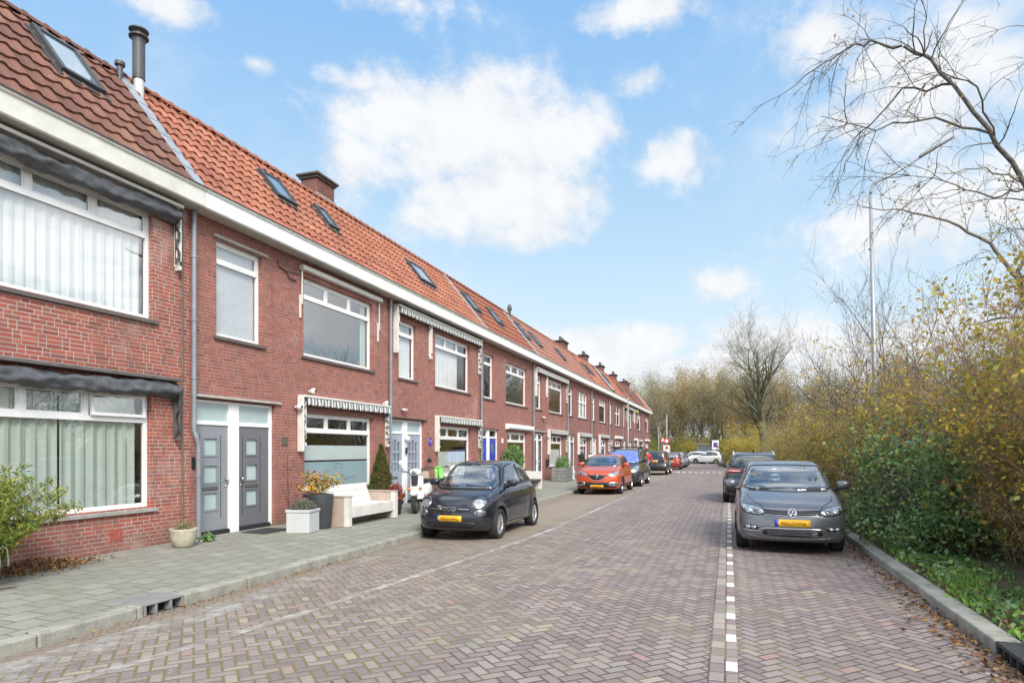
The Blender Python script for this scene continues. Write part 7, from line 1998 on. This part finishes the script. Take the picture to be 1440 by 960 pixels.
t = pot_obj('plant_pot', 'tall round anthracite pot with yellow and orange leaved plant beside the bench', -7.82, 11.02, [(0, 0), (.20, 0), (.215, .02), (.265, .66), (.27, .68), (.245, .68), (.23, .60)], M['pot_dark'])
br = []
for k in range(14):
    a = rng.uniform(0, 6.28); br.append(wander(rng, (.05 * math.cos(a), .05 * math.sin(a), .6), (math.cos(a) * .55, math.sin(a) * .55, 1), rng.uniform(.3, .58), 5, .005, .003, .3))
branch_obj('stems', br, M['bark_dark'], t)
P = np.concatenate([b[0][3:] for b in br]); P = np.repeat(P, 13, 0) + rng.normal(size=(len(P) * 13, 3)) * .04
leaf_obj('foliage', P, rng.uniform(.6, 1.2, len(P)) * .085, M['l_spurge'], t, rng, asp=.5)
t = pot_obj('plant_pot', 'weathered cream pot of dry heather at the foot of the drainpipe', -8.36, 8.12, [(0, 0), (.12, 0), (.15, .02), (.19, .15), (.205, .27), (.215, .30), (.19, .30), (.18, .25)], M['stone_pot'])
tuft(t, 'foliage', 900, dome(.18, .18, .17, .26, .3), .04, 'l_brownish', rng, asp=.25, droop=-.8)
P = dome(.12, .14, .14, 0, .2)(260) + np.array((-8.45, 8.72, .12))
tag(leaf_obj('ivy_plant', P, rng.uniform(.6, 1.2, 260) * .06, M['l_green'], None, rng, asp=.8), 'small green ivy sprig growing beside the cream pot', 'plant')
mb = MB(); mb.box(-.16, .36, -.40, .34, .0, .018); o = mb.build('doormat', M['mat'], None, bevel=.004); o.location = (-8.55, 10.2, pz(-8.5)); tag(o, 'dark rectangular doormat before the dark grey door', 'doormat')

# conifer cone
t = pot_obj('conifer', 'tall pointed green conifer with rusty side in a pot behind the bench end', -8.3, 14.25, [(0, 0), (.15, 0), (.2, .3), (.21, .31), (.19, .31), (.18, .27)], M['pot_dark'], 'conifer')
n = 15000; u = rng.uniform(0, 1, n) ** .75; zz = .28 + 1.42 * (1 - u); rr2 = (.40 * u ** .85 + .01) * (1 + .07 * np.sin(zz * 23)) * np.sqrt(rng.uniform(.35, 1, n)); a = rng.uniform(0, 2 * PI, n)
P = np.stack([rr2 * np.cos(a), rr2 * np.sin(a), zz], 1); sel = (np.sin(a - 4.1) + .55 * rng.normal(size=n)) > .45
leaf_obj('foliage', P[~sel], rng.uniform(.6, 1.2, (~sel).sum()) * .045, M['l_conifer'], t, rng, droop=-.9, asp=.35)
leaf_obj('dry_foliage', P[sel], rng.uniform(.6, 1.2, sel.sum()) * .045, M['l_con_brown'], t, rng, droop=-.9, asp=.35)
t = pot_obj('plant_pot', 'black pot with red and green leaves at the far end of the bench', -7.72, 13.95, [(0, 0), (.12, 0), (.17, .36), (.18, .37), (.155, .37), (.15, .33)], M['pot_dark'])
tuft(t, 'foliage', 620, dome(.24, .26, .40, .36, .3), .07, 'l_red', rng); tuft(t, 'foliage', 260, dome(.22, .22, .25, .34, .3), .06, 'l_olive', rng)
# thin climber on the wall
br = [wander(rng, (0, 0, 0), (0, -.02, 1), 1.5, 12, .008, .004, .12)] + [wander(rng, (0, 0, .2 + .2 * k), (0, (-1) ** k * .6, 1), .5, 6, .004, .002, .3) for k in range(5)]
for q in br: q[0][:, 0] = np.abs(q[0][:, 0]) * .3 + .02
t = empty('climbing_plant', (XF, 11.35, .12), 0, 'bare thin climber on the brick wall left of the frosted window', 'plant')
branch_obj('stems', br, M['bark_dark'], t)

# feathery yellow green plant and rack hoop at the left edge
t = empty('fern_plant', (-8.15, 4.92, pz(-8.15)), 0, 'feathery yellowing plant with drooping fronds at left edge', 'plant')
br = []; LP = []
for k in range(84):
    a = rng.uniform(0, 6.28); b = wander(rng, (.04 * math.cos(a), .04 * math.sin(a), 0), (math.cos(a) * .42, math.sin(a) * .42, 1.2), rng.uniform(.8, 1.65), 12, .008, .002, .2, .6); br.append(b)
    for i in range(3, 13):
        ax = b[0][i] - b[0][i - 1]; 
        for q in range(9):
            d = rnd_dir(rng, ax, 1.0); L_ = .14 * (1 - .6 * i / 12); LP.append(b[0][i - 1] + ax * rng.uniform(0, 1) + d * L_ * rng.uniform(.1, 1))
branch_obj('stems', br, M['stem_brown'], t); P = np.array(LP); P = np.repeat(P, 4, 0) + rng.normal(size=(len(P) * 4, 3)) * .018
leaf_obj('fronds', P[P[:, 2] > .02], rng.uniform(.6, 1.2, (P[:, 2] > .02).sum()) * .062, M['l_fern'], t, rng, asp=.3)
t = empty('bike_rack', (-7.75, 4.78, pz(-7.75)), 0, 'curved steel hoop bicycle rack at left edge', 'bike rack')
mb = MB()
for q in (0, .09): mb.tube([(0, q, 0), (0, q, .30), (.02, q + .04, .42), (.0, q + .12, .50), (-.04, q + .2, .45), (-.05, q + .22, .32), (-.05, q + .22, .25)], .011, 8); 
mb.build('hoops', M['steel'], t, smooth=True); mb = MB(); mb.box(-.06, .03, -.03, .36, 0, .012); mb.build('foot_plate', M['steel'], t)

# ---- two-wheelers
M['sc_white'] = plain('white_scooter_fairing', (.70, .72, .72), .25, var=.05, coat=.6)
def wheel_spoked(parent, x, z, r, mat='trim', tr=.018, spokes=18):
    m = MB(); n = 28; V = []
    pts = [(x + r * math.cos(2 * PI * k / n), 0, z + r * math.sin(2 * PI * k / n)) for k in range(n + 1)]
    m.tube(pts, tr, 6, cap=False); w_ = m.build('wheel', M['tyre'], parent, smooth=True)
    s_ = MB(); 
    for k in range(spokes):
        a = 2 * PI * k / spokes; s_.tube([(x, .02 * (-1) ** k, z), (x + (r - .01) * math.cos(a), 0, z + (r - .01) * math.sin(a))], .0016, 3)
    s_.tube([(x, -.04, z), (x, .04, z)], .02, 8); s_.build('spokes', M['steel'], w_)
def bicycle(name, label, X, Y, rz, col, extra=None, lean=6):
    t = empty(name, (X, Y, pz(X)), rz, label, 'bicycle', 'bicycles parked by the wall'); t.rotation_euler = (R(lean), 0, rz)
    fm = plain('bike_paint', col, .35, var=.1, coat=.4)
    for x_ in (-.53, .53): wheel_spoked(t, x_, .34, .33)
    m = MB(); BB = (-.08, 0, .28); ST = (-.26, 0, .78); HT = (.36, 0, .78); HB = (.40, 0, .64)
    for a, b_ in ((BB, ST), (BB, HB), (ST, HT), ((-.53, 0, .34), BB), ((-.53, 0, .34), ST), (HT, HB)): m.tube([a, b_], .016, 8)
    m.build('frame', fm, t, smooth=True)
    m = MB(); m.tube([(.40, 0, .66), (.45, .05, .5), (.53, .05, .34)], .011, 6); m.tube([(.40, 0, .66), (.45, -.05, .5), (.53, -.05, .34)], .011, 6); m.tube([(.38, 0, .7), (.33, 0, 1.02)], .013, 8); m.build('fork', fm, t, smooth=True)
    m = MB(); m.tube([(.12, -.28, 1.06), (.25, -.26, 1.07), (.36, -.12, 1.05), (.34, 0, 1.03), (.36, .12, 1.05), (.25, .26, 1.07), (.12, .28, 1.06)], .012, 8); m.build('handlebar', M['trim'], t, smooth=True)
    m = MB(); m.tube([ST, (-.30, 0, .92)], .013, 8); m.hexa([(-.42, -.10, .92), (-.12, -.02, .93), (-.12, .02, .93), (-.42, .10, .92), (-.43, -.09, .97), (-.12, -.02, .965), (-.12, .02, .965), (-.43, .09, .97)]); m.build('saddle', M['trim'], t, bevel=.01)
    m = MB()
    for s_ in (-.05, .05): m.tube([(-.53, s_, .36), (-.62, s_, .72), (-.3, s_, .74)], .006, 5)
    m.box(-.70, -.32, -.07, .07, .725, .745); m.build('rear_rack', M['trim'], t)
    m = MB(); m.lathe([(0, -.01), (.09, -.01), (.09, .01), (0, .01)], (-.08, .05, .28), 'y', 16); m.tube([(-.08, .05, .28), (-.02, .07, .12)], .009, 5); m.build('crank', M['steel'], t)
    if extra: extra(t)
    return t
def green_seat(t):
    m = MB(); m.hexa([(.08, -.12, .72), (.30, -.12, .72), (.30, .12, .72), (.08, .12, .72), (.04, -.14, 1.06), (.14, -.14, 1.08), (.14, .14, 1.08), (.04, .14, 1.06)]); m.build('child_seat', plain('lime_green_plastic', (.18, .62, .08), .4), t, bevel=.03)
def front_crate(t):
    m = MB(); 
    for b_ in ((.45, .78, -.2, .2, .72, .735), (.45, .46, -.2, .2, .735, .98), (.77, .78, -.2, .2, .735, .98), (.46, .77, -.2, -.19, .735, .98), (.46, .77, .19, .2, .735, .98)): m.box(*b_)
    m.build('front_crate', M['wood_bare'], t)
def white_box(t):
    m = MB(); m.lathe([(0, -.13), (.10, -.13), (.13, -.06), (.13, .06), (.10, .13), (0, .13)], (.48, 0, .98), 'x', 14); m.build('front_lamp_shell', M['sc_white'], t, smooth=True)
bicycle('bicycle', 'brown bicycle with wooden front crate by the brick wall beside the scooter', -8.25, 16.55, R(-62), (.22, .07, .03), front_crate)
bicycle('bicycle', 'bicycle with lime green child seat in front of the living room window', -8.15, 17.6, R(-70), (.03, .03, .035), green_seat)
bicycle('bicycle', 'white fronted bicycle behind the small black car', -8.0, 18.5, R(-75), (.06, .30, .28), white_box)
m = MB(); m.lathe([(0, -.10), (.10, -.09), (.15, -.03), (.15, .02), (.11, .08), (0, .11)], (0, 0, 0), 'z', 16); m.tube([(0, 0, .1), (.02, .03, .2)], .02, 6)
o = m.build('bag', plain('hot_pink_cover', (.75, .09, .28), .5, var=.15, nscale=10), None, smooth=True); o.location = (-8.0, 19.35, 1.22); tag(o, 'hot pink bag hanging on a bicycle bar before the window', 'bag')
bicycle('bicycle', 'dark bicycle carrying the hot pink bag by the window', -8.0, 19.6, R(-80), (.03, .03, .035))

# scooter, front towards the camera
t = empty('scooter', (-7.5, 14.95, pz(-7.45)), R(-78), 'white moped scooter with black panels and round mirrors parked by lavender doors', 'scooter')
t.rotation_euler = (R(5), 0, R(-78))
def blob(m, c, rx, ry, rz_, n=14, e=.8):
    V = []; Fc = []
    sp_ = lambda v: math.copysign(abs(v) ** e, v)
    for i in range(n // 2 + 1):
        ph = PI * i / (n // 2)
        for k in range(n):
            th = 2 * PI * k / n; V.append((c[0] + sp_(math.sin(ph) * math.cos(th)) * rx, c[1] + sp_(math.sin(ph) * math.sin(th)) * ry, c[2] + sp_(math.cos(ph)) * rz_))
    for i in range(n // 2):
        for k in range(n): Fc.append((i * n + k, (i + 1) * n + k, (i + 1) * n + (k + 1) % n, i * n + (k + 1) % n))
    m.add(V, Fc)
for x_ in (-.60, .62):
    m = MB(); m.lathe([(.10, -.045), (.20, -.05), (.235, -.03), (.24, 0), (.235, .03), (.20, .05), (.10, .045), (.10, -.045)], (x_, 0, .24), 'y', 26); w_ = m.build('wheel', M['tyre'], t, smooth=True)
    m = MB(); m.lathe([(0, .02), (.1, .02), (.105, .0)], (x_, 0, .24), 'y', 16); m.lathe([(0, -.02), (.1, -.02), (.105, .0)], (x_, 0, .24), 'y', 16); m.build('rim', M['rim'], w_)
m = MB(); blob(m, (.62, 0, .50), .26, .095, .075); m.build('front_mudguard', M['sc_white'], t, smooth=True)
m = MB(); m.hexa([(.46, -.21, .34), (.58, -.14, .34), (.58, .14, .34), (.46, .21, .34), (.30, -.20, .92), (.44, -.11, .94), (.44, .11, .94), (.30, .20, .92)]); m.build('front_shield', M['sc_white'], t, bevel=.04)
m = MB(); m.hexa([(.50, -.08, .70), (.545, -.07, .70), (.545, .07, .70), (.50, .08, .70), (.42, -.10, .93), (.465, -.09, .93), (.465, .09, .93), (.42, .10, .93)]); m.build('front_grille', M['trim'], t, bevel=.01)
m = MB(); blob(m, (.36, 0, 1.02), .12, .16, .10); m.build('headlight_cowl', M['sc_white'], t, smooth=True)
m = MB(); blob(m, (.455, 0, 1.02), .035, .07, .055); m.build('headlight', M['lampglass'], t, smooth=True)
m = MB(); m.tube([(.24, -.34, 1.06), (.32, -.15, 1.04), (.32, .15, 1.04), (.24, .34, 1.06)], .016, 8); m.build('handlebar', M['trim'], t, smooth=True)
for s_ in (-1, 1):
    m = MB(); m.tube([(.28, s_ * .22, 1.06), (.26, s_ * .34, 1.26)], .006, 6); m.lathe([(0, -.012), (.06, -.01), (.065, .005), (0, .02)], (.26, s_ * .37, 1.29), 'x', 16); m.build('mirror', M['trim'] if s_ > 0 else M['sc_white'], t)
    m = MB(); blob(m, (.545, s_ * .15, .62), .03, .05, .035); m.build('indicator', M['amber'], t, smooth=True)
m = MB(); m.box(-.12, .42, -.14, .14, .27, .34); m.build('footboard', M['trim'], t, bevel=.03)
m = MB(); blob(m, (-.46, 0, .52), .40, .17, .22); m.build('rear_body', M['sc_white'], t, smooth=True)
m = MB(); blob(m, (-.42, 0, .77), .36, .14, .065); m.build('seat', M['trim'], t, smooth=True)

# ivy ball tree in front of the third pair of doors' window
t = pot_obj('topiary_tree', 'dark green rounded bush in a pot before the shutter box window', -8.35, 24.9, [(0, 0), (.2, 0), (.26, .45), (.27, .46), (.24, .46), (.23, .4)], M['pot_dark'], 'tree')
m = MB(); m.tube([(0, 0, .4), (.02, .02, 1.3)], .035, 6); m.build('trunk', M['bark'], t)
def cr(n):
    P = dome(.45, .62, .62, 1.15, .4)(n); P2 = dome(.45, .62, .5, 0, .4)(n // 2); P2[:, 2] = 1.15 - P2[:, 2]; return np.concatenate([P, P2])
tuft(t, 'crown', 3500, cr, .075, 'l_green', rng)
P = dome(.3, .6, 1.2, 0, .2)(900) + np.array((-8.45, 26.2, .15)); tag(leaf_obj('wall_shrub', P, rng.uniform(.6, 1.2, 900) * .08, M['l_orange'], None, rng), 'russet leaved shrub right of the rounded dark green bush', 'shrub')
# white low bench with grey side board
t = empty('garden_bench', (-7.35, 24.0, pz(-7.35)), 0, 'white panelled garden bench against the wall behind the small black car', 'bench')
m = MB(); m.box(-.35, .22, .86, .92, 0, .72); m.build('side_panel', M['wood_white'], t, bevel=.006); m = MB(); m.box(-.35, .22, -.92, -.86, 0, .72); m.build('side_panel', M['wood_white'], t, bevel=.006)
m = MB(); m.box(-.36, -.30, -.86, .86, .1, .74); m.build('backrest', M['wood_white'], t, bevel=.006); m = MB(); m.box(-.30, .2, -.86, .86, .36, .41); m.build('seat', M['pot_dark'], t, bevel=.006)
# weathered crate planter with bush
M['grey_wood'] = plain('weathered_grey_boards', (.20, .20, .19), .85, var=.3, nscale=6, bump=.3)
t = empty('crate_planter', (-7.95, 28.9 + 2.6, pz(-7.9)), 0, 'weathered grey board planter with green bush under the striped awning', 'planter')
m = MB()
for k in range(4): m.box(-.35, .35, -.8, .8, .02 + k * .17, .18 + k * .17)
m.build('planter_box', M['grey_wood'], t, bevel=.006)
P = dome(.38, .8, .62, .68, .3)(2400); leaf_obj('foliage', P, rng.uniform(.6, 1.2, 2400) * .07, M['l_green'], t, rng)
m = MB(); m.box(-.4, .35, -.7, .7, 0, .42); o = m.build('brick_bench', M['brickB'], None, bevel=.01); o.location = (-7.75, 33.6, pz(-7.75)); tag(o, 'low orange brown brick block beside the crate planter', 'low wall')
m = MB(); m.lathe([(0, 0), (.12, 0), (.14, .05), (.08, .12), (.10, .3), (.13, .45), (.06, .55), (.08, .62), (.05, .70), (0, .72)], n=16); o = m.build('garden_statue', M['planter_w'], None, smooth=True); o.location = (-7.7, 32.75, pz(-7.7) + 0.0); tag(o, 'small white garden statue between crate planter and brick block', 'statue')
def wheelie(label, X, Y):
    t = empty('wheelie_bin', (X, Y, pz(X)), 0, label, 'bin', 'bins by the wall')
    m = MB(); m.hexa([(-.2, -.2, .05), (.2, -.2, .05), (.2, .2, .05), (-.2, .2, .05), (-.27, -.27, 1.0), (.27, -.27, 1.0), (.27, .27, 1.0), (-.27, .27, 1.0)]); m.build('bin_body', M['bin'], t, bevel=.02)
    m = MB(); m.box(-.29, .31, -.29, .29, 1.005, 1.05); m.build('lid', M['bin'], t, bevel=.02)
    for s_ in (-.2, .2): m = MB(); m.lathe([(0, -.02), (.09, -.02), (.09, .02), (0, .02)], (-.2, s_, .09), 'y', 12); m.build('wheel', M['tyre'], t)
wheelie('dark green wheeled bin behind the orange car, nearer one', -7.4, 35.6); wheelie('dark green wheeled bin behind the orange car, farther one', -7.45, 36.5)
m = MB(); m.box(-.25, .25, -.3, .3, 0, .25); m2 = m
o = m.build('sack', plain('white_sack', (.6, .62, .64), .7, var=.15, nscale=8), None, bevel=.1); o.location = (-7.4, 36.5, pz(-7.4) + 1.06); tag(o, 'white sack lying on the farther dark green bin', 'sack')

# ---- street lamps and signs
def lamp_post(label, X, Y, h, arm, adir, rise=.25, lean=0., r=.055, hl=.75, post_only=False, group='street lamps'):
    t = empty('street_lamp', (X, Y, .0), 0, label, 'street lamp', group); t.rotation_euler = (0, R(lean), 0)
    m = MB(); m.tube([(0, 0, -.1), (0, 0, h * .35), (0, 0, h - .5)], [r * 1.3, r * 1.1, r * .7], 12); m.build('post', M['lampmetal'], t, smooth=True)
    m = MB(); n = 7; pts = [(0, 0, h - .52)]
    for k in range(1, n + 1):
        a = R(90) * k / n; pts.append((adir * .4 * (1 - math.cos(a)), 0, h - .5 + .4 * math.sin(a)))
    pts.append((adir * arm, 0, h - .1 + rise)); m.tube(pts, r * .6, 8); m.build('arm', M['lampmetal'], t, smooth=True)
    m = MB(); x = adir * arm; z = h - .1 + rise; sl = rise / max(.1, arm - .4)
    m.hexa([(x - adir * .05, -.09, z - .04), (x + adir * hl, -.07, z - .03 + sl * hl), (x + adir * hl, .07, z - .03 + sl * hl), (x - adir * .05, .09, z - .04), (x - adir * .05, -.07, z + .05), (x + adir * hl, -.03, z + .03 + sl * hl), (x + adir * hl, .03, z + .03 + sl * hl), (x - adir * .05, .07, z + .05)]); m.build('lamp_head', M['lamphead'], t, bevel=.02)
    return t
lamp_post('tall slender street lamp rising from the thicket at right with arm to the right', 3.92, 20, 9.25, 1.25, 1, .45, -1.2, .06, .75)
lamp_post('street lamp before the terrace with straight arm towards the road', -6.05, 41, 5.55, 1.25, 1, .30, 0, .05, .55)
lamp_post('short white street lamp with hooked arm beyond the last house', -5.95, 59, 4.25, .55, 1, .05, 0, .05, .4)
M['sign_w'] = plain('white_sign_face', (.70, .70, .72), .4); M['sign_r'] = plain('red_sign_rim', (.55, .03, .03), .4); M['sign_b'] = plain('blue_sign_face', (.03, .12, .5), .4)
t = empty('traffic_sign', (-5.15, 58, 0), 0, 'pole with red rimmed sign above a white panel beyond the parked cars', 'traffic sign')
m = MB(); m.tube([(0, 0, 0), (0, 0, 4.8)], .05, 10); m.build('pole', M['lampmetal'], t, smooth=True)
m = MB(); m.lathe([(0, -.07), (.23, -.07), (.23, -.05)], (0, 0, 2.45), 'y', 24); s_ = m.build('round_sign', M['sign_r'], t); m = MB(); m.lathe([(0, -.074), (.15, -.074)], (0, 0, 2.45), 'y', 24); m.build('sign_face', M['sign_w'], s_)
m = MB(); m.box(-.28, .28, -.075, -.055, 1.45, 2.08); s_ = m.build('sign_panel', M['sign_w'], t); m = MB(); m.lathe([(0, -.078), (.13, -.078)], (0, 0, 1.85), 'y', 18); m.build('sign_mark', M['sign_r'], s_)
t = empty('traffic_sign', (-5.75, 61, 0), 0, 'small triangular sign on thin pole left of the white panel sign', 'traffic sign')
m = MB(); m.tube([(0, 0, 0), (0, 0, 2.9)], .03, 8); m.build('pole', M['lampmetal'], t); m = MB(); m.prism([(-.3, 2.4), (.3, 2.4), (0, 2.9)], -.05, -.035, 'y'); s_ = m.build('triangle_sign', M['sign_r'], t); m = MB(); m.prism([(-.19, 2.46), (.19, 2.46), (0, 2.78)], -.055, -.0505, 'y'); m.build('sign_face', M['sign_w'], s_)
# traffic light beyond the thicket
M['red_lit'] = bpy.data.materials.new('lit_red_signal'); M['red_lit'].use_nodes = True
b_ = M['red_lit'].node_tree.nodes['Principled BSDF']; b_.inputs['Base Color'].default_value = (.6, .02, .02, 1); b_.inputs['Emission Color'].default_value = (1, .03, .02, 1); b_.inputs['Emission Strength'].default_value = 2.0
t = empty('traffic_light', (3.0, 29.3, 0), 0, 'small lit red traffic signal on a thin arm over the shrubs', 'traffic light')
m = MB(); m.tube([(.95, 0, 0), (.95, 0, 2.5), (.9, 0, 2.52), (.12, 0, 2.52)], .03, 8); m.build('post', M['lampmetal'], t)
m = MB(); m.box(-.09, .09, -.02, .12, 2.28, 2.70); m.build('signal_case', M['trim'], t, bevel=.02); m = MB(); m.lathe([(0, -.035), (.05, -.03), (.055, -.02)], (0, 0, 2.6), 'y', 16); m.build('red_lens', M['red_lit'], t)
# shelter, billboard and blue container at the street end
t = empty('bus_shelter', (-2.6, 87.5, 0), 0, 'small flat roofed shelter at the street end', 'bus shelter')
m = MB(); m.box(-1.3, 1.3, -.7, .7, 2.35, 2.5); m.build('roof', M['lamphead'], t)
for x_ in (-1.2, 1.2):
    for y_ in (-.6, .6): m = MB(); m.box(x_ - .04, x_ + .04, y_ - .04, y_ + .04, 0, 2.35); m.build('post', M['lampmetal'], t)
m = MB(); m.box(-1.15, 1.15, .58, .6, .3, 2.2); m.build('rear_glass', M['glass_soft'], t)
t = empty('billboard', (-1.55, 86.5, 0), 0, 'white and purple poster panel on a pole at the street end', 'billboard')
m = MB(); m.tube([(0, 0, 0), (0, 0, 1.75)], .06, 8); m.build('pole', M['lampmetal'], t); m = MB(); m.box(-.42, .42, -.08, .08, 1.7, 2.9); s_ = m.build('panel', M['sign_w'], t); m = MB(); m.box(-.26, .26, -.09, -.081, 2.0, 2.6); m.build('poster', M['purple'], s_)
t = empty('container', (-.35, 76.5, 0), 0, 'blue street container beside the blue car at the street end', 'container')
m = MB(); m.box(-.35, .35, -.35, .35, 0, 1.2); m.build('container_body', M['sign_b'], t, bevel=.05); m = MB(); m.box(-.38, .38, -.38, .38, 1.205, 1.28); m.build('lid', M['trim'], t, bevel=.03)
# litter
m = MB(); m.hexa([(-.09, -.06, 0), (.08, -.05, 0), (.09, .07, 0), (-.07, .06, 0), (-.06, -.03, .07), (.05, -.04, .05), (.05, .04, .08), (-.05, .04, .05)]); o = m.build('crumpled_bag', M['plastic_w'], None, bevel=.015); o.location = (2.62, 11.6, .16); tag(o, 'crumpled white litter on the verge beside the grey hatchback wheel', 'litter')
m = MB(); m.tube([(0, 0, 0), (.04, .14, .012), (.10, .25, .0)], [.014, .012, .008], 6); o = m.build('fallen_stick', M['stem_brown'], None); o.location = (1.62, 5.15, .018); tag(o, 'short brown stick lying on the paving at lower right', 'stick')

# person in a red jacket between the parked cars
def person(X, Y, rz, z):
    t = empty('person', (X, Y, z), rz, 'person in red jacket and dark trousers standing between the parked cars', 'person')
    def skin(name, verts, edges, rad, mat, root=0):
        me = bpy.data.meshes.new(name); me.from_pydata(verts, edges, []); o = link(bpy.data.objects.new(name, me), t); me.materials.append(mat)
        md = o.modifiers.new('skin', 'SKIN'); md.use_smooth_shade = True
        for i, r_ in enumerate(rad): me.skin_vertices[0].data[i].radius = (r_, r_ * .8) if not isinstance(r_, tuple) else r_
        me.skin_vertices[0].data[root].use_root = True
        s_ = o.modifiers.new('sub', 'SUBSURF'); s_.levels = 1; s_.render_levels = 1
        return o
    skinm = plain('skin', (.50, .30, .22), .6)
    v = [(0, 0, .95), (0, 0, 1.15), (0, 0, 1.38), (0, 0, 1.50), (.01, 0, 1.60), (.01, 0, 1.70), (0, .18, 1.40), (0, .24, 1.12), (.06, .25, .88), (0, -.18, 1.40), (0, -.24, 1.12), (.06, -.25, .88), (0, .10, .88), (.02, .11, .48), (0, .11, .07), (.13, .12, .035), (0, -.10, .88), (-.02, -.11, .48), (-.04, -.11, .07), (.09, -.12, .035)]
    e = [(0, 1), (1, 2), (2, 3), (3, 4), (4, 5), (2, 6), (6, 7), (7, 8), (2, 9), (9, 10), (10, 11), (0, 12), (12, 13), (13, 14), (14, 15), (0, 16), (16, 17), (17, 18), (18, 19)]
    rad = [.13, .13, .15, .055, .09, .085, .06, .045, .032, .06, .045, .032, .09, .065, .045, .035, .09, .065, .045, .035]
    skin('body', v, e, rad, skinm)
    skin('red_jacket', [(0, 0, .90), (0, 0, 1.15), (0, 0, 1.40), (0, 0, 1.47), (0, .19, 1.41), (0, .25, 1.12), (.06, .26, .93), (0, -.19, 1.41), (0, -.25, 1.12), (.06, -.26, .93)], [(0, 1), (1, 2), (2, 3), (2, 4), (4, 5), (5, 6), (2, 7), (7, 8), (8, 9)], [.17, .165, .18, .08, .085, .065, .055, .085, .065, .055], plain('red_jacket_fabric', (.50, .03, .03), .8))
    skin('trousers', [(0, 0, .95), (0, .10, .86), (.02, .11, .48), (0, .11, .12), (0, -.10, .86), (-.02, -.11, .48), (-.04, -.11, .12)], [(0, 1), (1, 2), (2, 3), (0, 4), (4, 5), (5, 6)], [.15, .105, .08, .065, .105, .08, .065], plain('dark_trousers', (.03, .03, .04), .8))
    m = MB(); blob(m, (-.01, 0, 1.69), .105, .09, .10); m.build('hair', M['bark_dark'], t, smooth=True)
person(-4.35, 36.9, R(80), -.03)
bpy.context.view_layer.update()
